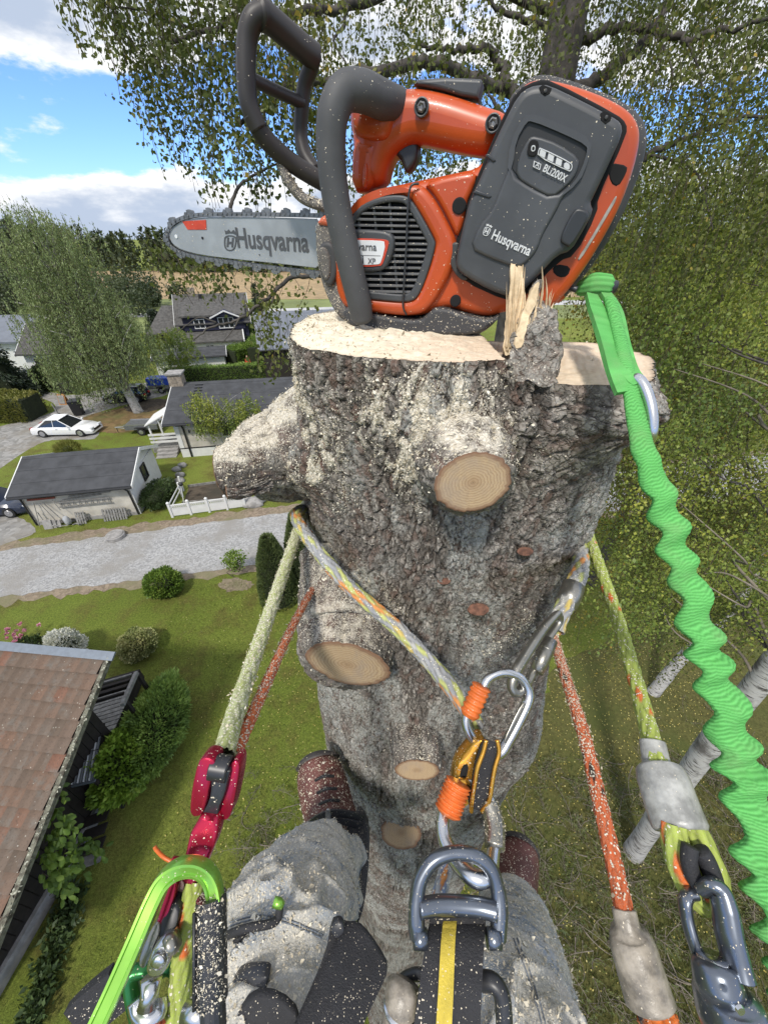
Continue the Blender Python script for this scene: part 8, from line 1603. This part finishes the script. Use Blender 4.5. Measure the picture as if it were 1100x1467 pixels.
# strands gathered in bunches, so that sky shows between
E1 += [e + g.normal(size=3) * (.075, .10, .14) for e in region(34, (112, 460), YL, (3.2, 4.3), .38) for _ in range(6)]
YR = [(430, 330), (560, 340), (700, 360), (830, 380), (900, 420), (1000, 420), (1140, 420)]
E2 = region(760, (440, 1140), YR, (3.8, 6.2), .75); E2 += region(420, (440, 1140), YR, (6.0, 8.5), .85, -260)
E2 += region(320, (840, 1140), YR, (3.8, 6.5), .75); E3 = [at(x, y, d) for x, y, d in zip(g.uniform(250, 345, 26), g.uniform(380, 438, 26), g.uniform(3.4, 3.8, 26))] + [at(x, y, d) for x, y, d in zip(g.uniform(372, 432, 34), g.uniform(410, 545, 34), g.uniform(3.3, 3.8, 34))] + [at(x, y, d) for x, y, d in zip(g.uniform(228, 300, 12), g.uniform(385, 420, 12), g.uniform(3.3, 3.7, 12))]
allE = E1 + E2 + E3; ups = np.r_[g.uniform(.35, 1.05, len(E1)), g.uniform(.4, 1.2, len(E2)), g.uniform(.12, .40, len(E3))]
P, D, A, B = strands(allE, ups, 52); ok = P[:, 2] > 9; P, D = P[ok], D[ok]
tone = np.clip(.30 + (fbm(P[:, 0] * 1.6, P[:, 1] * 1.6, P[:, 2] * 1.2, 3) - .5) * 1.1 + g.normal(size=len(P)) * .16 + (g.random(len(P)) < .012) * .6, 0, 1)
leaves('crown', P, D, .046, .034, G['birch'], hb, tone, g)
strips('twig', A, B, .006, MAT['twig'], hb, g=g)
def side_tree(name, label, base, lean, r0, regs, n_st, Ls, mat, dens, L, wd, bark, seed, top, limbs=16, tonebias=.4):
    gg = np.random.default_rng(seed); base = np.asarray(base, float); t = thing(name, label, 'tree', base)
    tpp = smoothpath([base - np.asarray(lean) * .02 - (0, 0, .15), base + np.asarray(lean) * .33, base + np.asarray(lean) * .66 + gg.normal(size=3) * (.12, .12, 0), base + np.asarray(lean)], 9)
    MB().tube(tpp, np.linspace(r0, r0 * .3, len(tpp)) * (1 + .05 * np.sin(np.arange(len(tpp)) * 1.7)), 16).build('trunk', bark, t, smooth=True)
    E = []; 
    for (x0, x1, y0, y1, d0, d1), k in regs: E += [at(x, y, d) for x, y, d in zip(gg.uniform(x0, x1, k), gg.uniform(y0, y1, k), gg.uniform(d0, d1, k))]
    E = [e for e in E if e[2] > .9]; E = [e + gg.normal(size=3) * (.28, .28, .2) for e in E for _ in range(n_st)]
    P, D, A, B = strands(E, gg.uniform(Ls[0], Ls[1], len(E)), dens, .09, gg)
    tone = np.clip(tonebias + (fbm(P[:, 0] * .9 + seed, P[:, 1] * .9, P[:, 2] * .9, 3) - .5) * 1.5 + gg.normal(size=len(P)) * .16, 0, 1)
    leaves('crown', P, D, L, wd, mat, t, tone, gg); strips('twig', A, B, .006, MAT['twig'], t, g=gg)
    Ea = np.array(E)
    for q in Ea[gg.permutation(len(Ea))[:limbs]]:
        k = min(len(tpp) - 2, max(3, int(np.argmin(np.abs(tpp[:, 2] - q[2] + .9))))); s_ = tpp[k]; m1 = s_ * .6 + q * .4 + (gg.normal() * .3, gg.normal() * .3, .3); m2 = s_ * .25 + q * .75 + (gg.normal() * .25, gg.normal() * .25, .35)
        MB().tube(smoothpath([s_, m1, m2, q + (0, 0, .3)], 6), np.linspace(min(r0 * .16, .028), .005, 19), 7).build('limb', MAT['deadtwig'] if gg.random() < .3 else MAT['birchdark'], t, smooth=True)
    return t
b1_ = gz(907, 1222); tpv = at(1130, 905, 5.6) - b1_
side_tree('leaning_birch', 'leaning pale grey birch trunk at the lower right with its crown above', b1_, tpv * 2.1, .24, [((850, 1140, 420, 640, 5.2, 7.5), 90), ((860, 1140, 640, 930, 5.5, 8.0), 110), ((960, 1140, 300, 470, 5.2, 7.5), 44)], 5, (.3, 1.0), G['birchy'], 40, .052, .038, MAT['birch'], 201, 9, 26, .52)
b2_ = gz(936, 1000) + (0.1, 0.2, 0)
side_tree('grey_birch', 'short pale birch stem half hidden behind the green strop', b2_, np.array((1.5, .9, 5.5)), .22, [((840, 1130, 520, 800, 7.0, 9.5), 110), ((835, 1130, 690, 960, 7.5, 10.0), 110), ((830, 1000, 380, 620, 6.5, 9.5), 60)], 5, (.4, 1.2), G['birch'], 34, .060, .044, MAT['birch'], 202, 9, 24, .5)
b4_ = at(1010, 470, 11.5) * (1, 1, 0)
side_tree('leafy_tree', 'yellowing leafy tree at the right edge behind the leaning birch', b4_, np.array((0.3, .4, 12.5)), .24, [((860, 1150, 330, 560, 8.0, 12.0), 90), ((830, 1150, 560, 860, 9.0, 13), 110), ((820, 1150, 260, 400, 8.5, 12), 60)], 6, (.5, 1.4), G['birchy'], 26, .075, .055, MAT['birchdark'], 203, 9, 20, .78)
# ---- felled branches lying on the grass
br = thing('brush_pile', 'tangle of felled spruce branches and bare twigs on the grass below the worker', 'brush pile', gz(900, 1340)); gg = np.random.default_rng(303)
A, B, Wt, NP, ND = [], [], [], [], []
spots = [(720, 1120, 1090, 1480, 420), (330, 450, 1115, 1290, 46), (930, 1110, 1000, 1200, 30), (640, 760, 1180, 1400, 30)]
for x0, x1, y0, y1, k in spots:
    for _ in range(k):
        p = gz(gg.uniform(x0, x1), gg.uniform(y0, y1)) + (0, 0, gg.uniform(.03, .30)); a = gg.random() * 6.28; cu = gg.normal() * .9; L = gg.uniform(.35, 1.3); n = 8; w0 = gg.choice([.014, .020, .028, .042], p=[.3, .36, .24, .10]); q = p
        for i in range(n):
            a += cu * .18 + gg.normal() * .06; s = np.array((math.cos(a), math.sin(a), .05 * math.sin(i) + gg.normal() * .05)) * L / n; A.append(q); B.append(q + s); Wt.append(w0 * (1 - i / n * .7))
            if w0 < .04:
                for sd in (-1, 1):
                    if gg.random() < .75:
                        aa = a + sd * gg.uniform(.5, 1.0); l2 = gg.uniform(.10, .30) * (1 - i / n * .5); e = q + np.array((math.cos(aa), math.sin(aa), gg.normal() * .15)) * l2; A.append(q); B.append(e); Wt.append(.008)
                        if gg.random() < .62:
                            m = int(l2 * 75); u = gg.random(m)[:, None]; NP.append(q + (e - q) * u); dd = (e - q) / l2 + rand_dirs(m, gg) * .7; ND.append(dd)
            q = q + s
strips('bare_branch', np.array(A), np.array(B), np.array(Wt), MAT['deadtwig'], br, g=gg)['kind'] = 'stuff'
NP, ND = np.vstack(NP), np.vstack(ND); leaves('needles', NP, ND, .060, .014, G['needle'], br, np.clip(fbm(NP[:, 0] * 2, NP[:, 1] * 2, None, 3) + gg.normal(size=len(NP)) * .15, 0, 1), gg)['kind'] = 'stuff'
n = 9000; Pg = np.array([gz(x, y) for x, y in zip(gg.uniform(700, 1110, n), gg.uniform(1080, 1480, n))]); tf = leaves('grass_tufts', Pg, np.c_[gg.normal(size=n) * .5, gg.normal(size=n) * .5, np.ones(n)], .14, .014, G['needle'], None, gg.random(n), gg); tf['kind'] = 'stuff'
# ---- grass blades over the near lawn
n = 70000; X_ = gg.uniform(-9, 11, n); Y_ = gg.uniform(-1, 14.5, n); ok = (Y_ < 12.9 + .235 * (X_ + 6)) & ~((X_ < -6.6) & (Y_ < 5.6)) & ((X_ < 2.4) | (gg.random(n) < .35)); X_, Y_ = X_[ok], Y_[ok]; n = len(X_)
gl = leaves('grass_blades', np.c_[X_, Y_, np.zeros(n)], np.c_[gg.normal(size=n) * .7, gg.normal(size=n) * .7, np.ones(n)], .085, .013, M_leaf('lawn_blades', [(0.06, 0.085, 0.014), (0.10, 0.135, 0.024), (0.15, 0.18, 0.04), (0.21, 0.20, 0.07)], .3), None, np.clip(fbm(X_ * .8, Y_ * .8, None, 3) + gg.normal(size=n) * .22, 0, 1), gg); gl['kind'] = 'stuff'
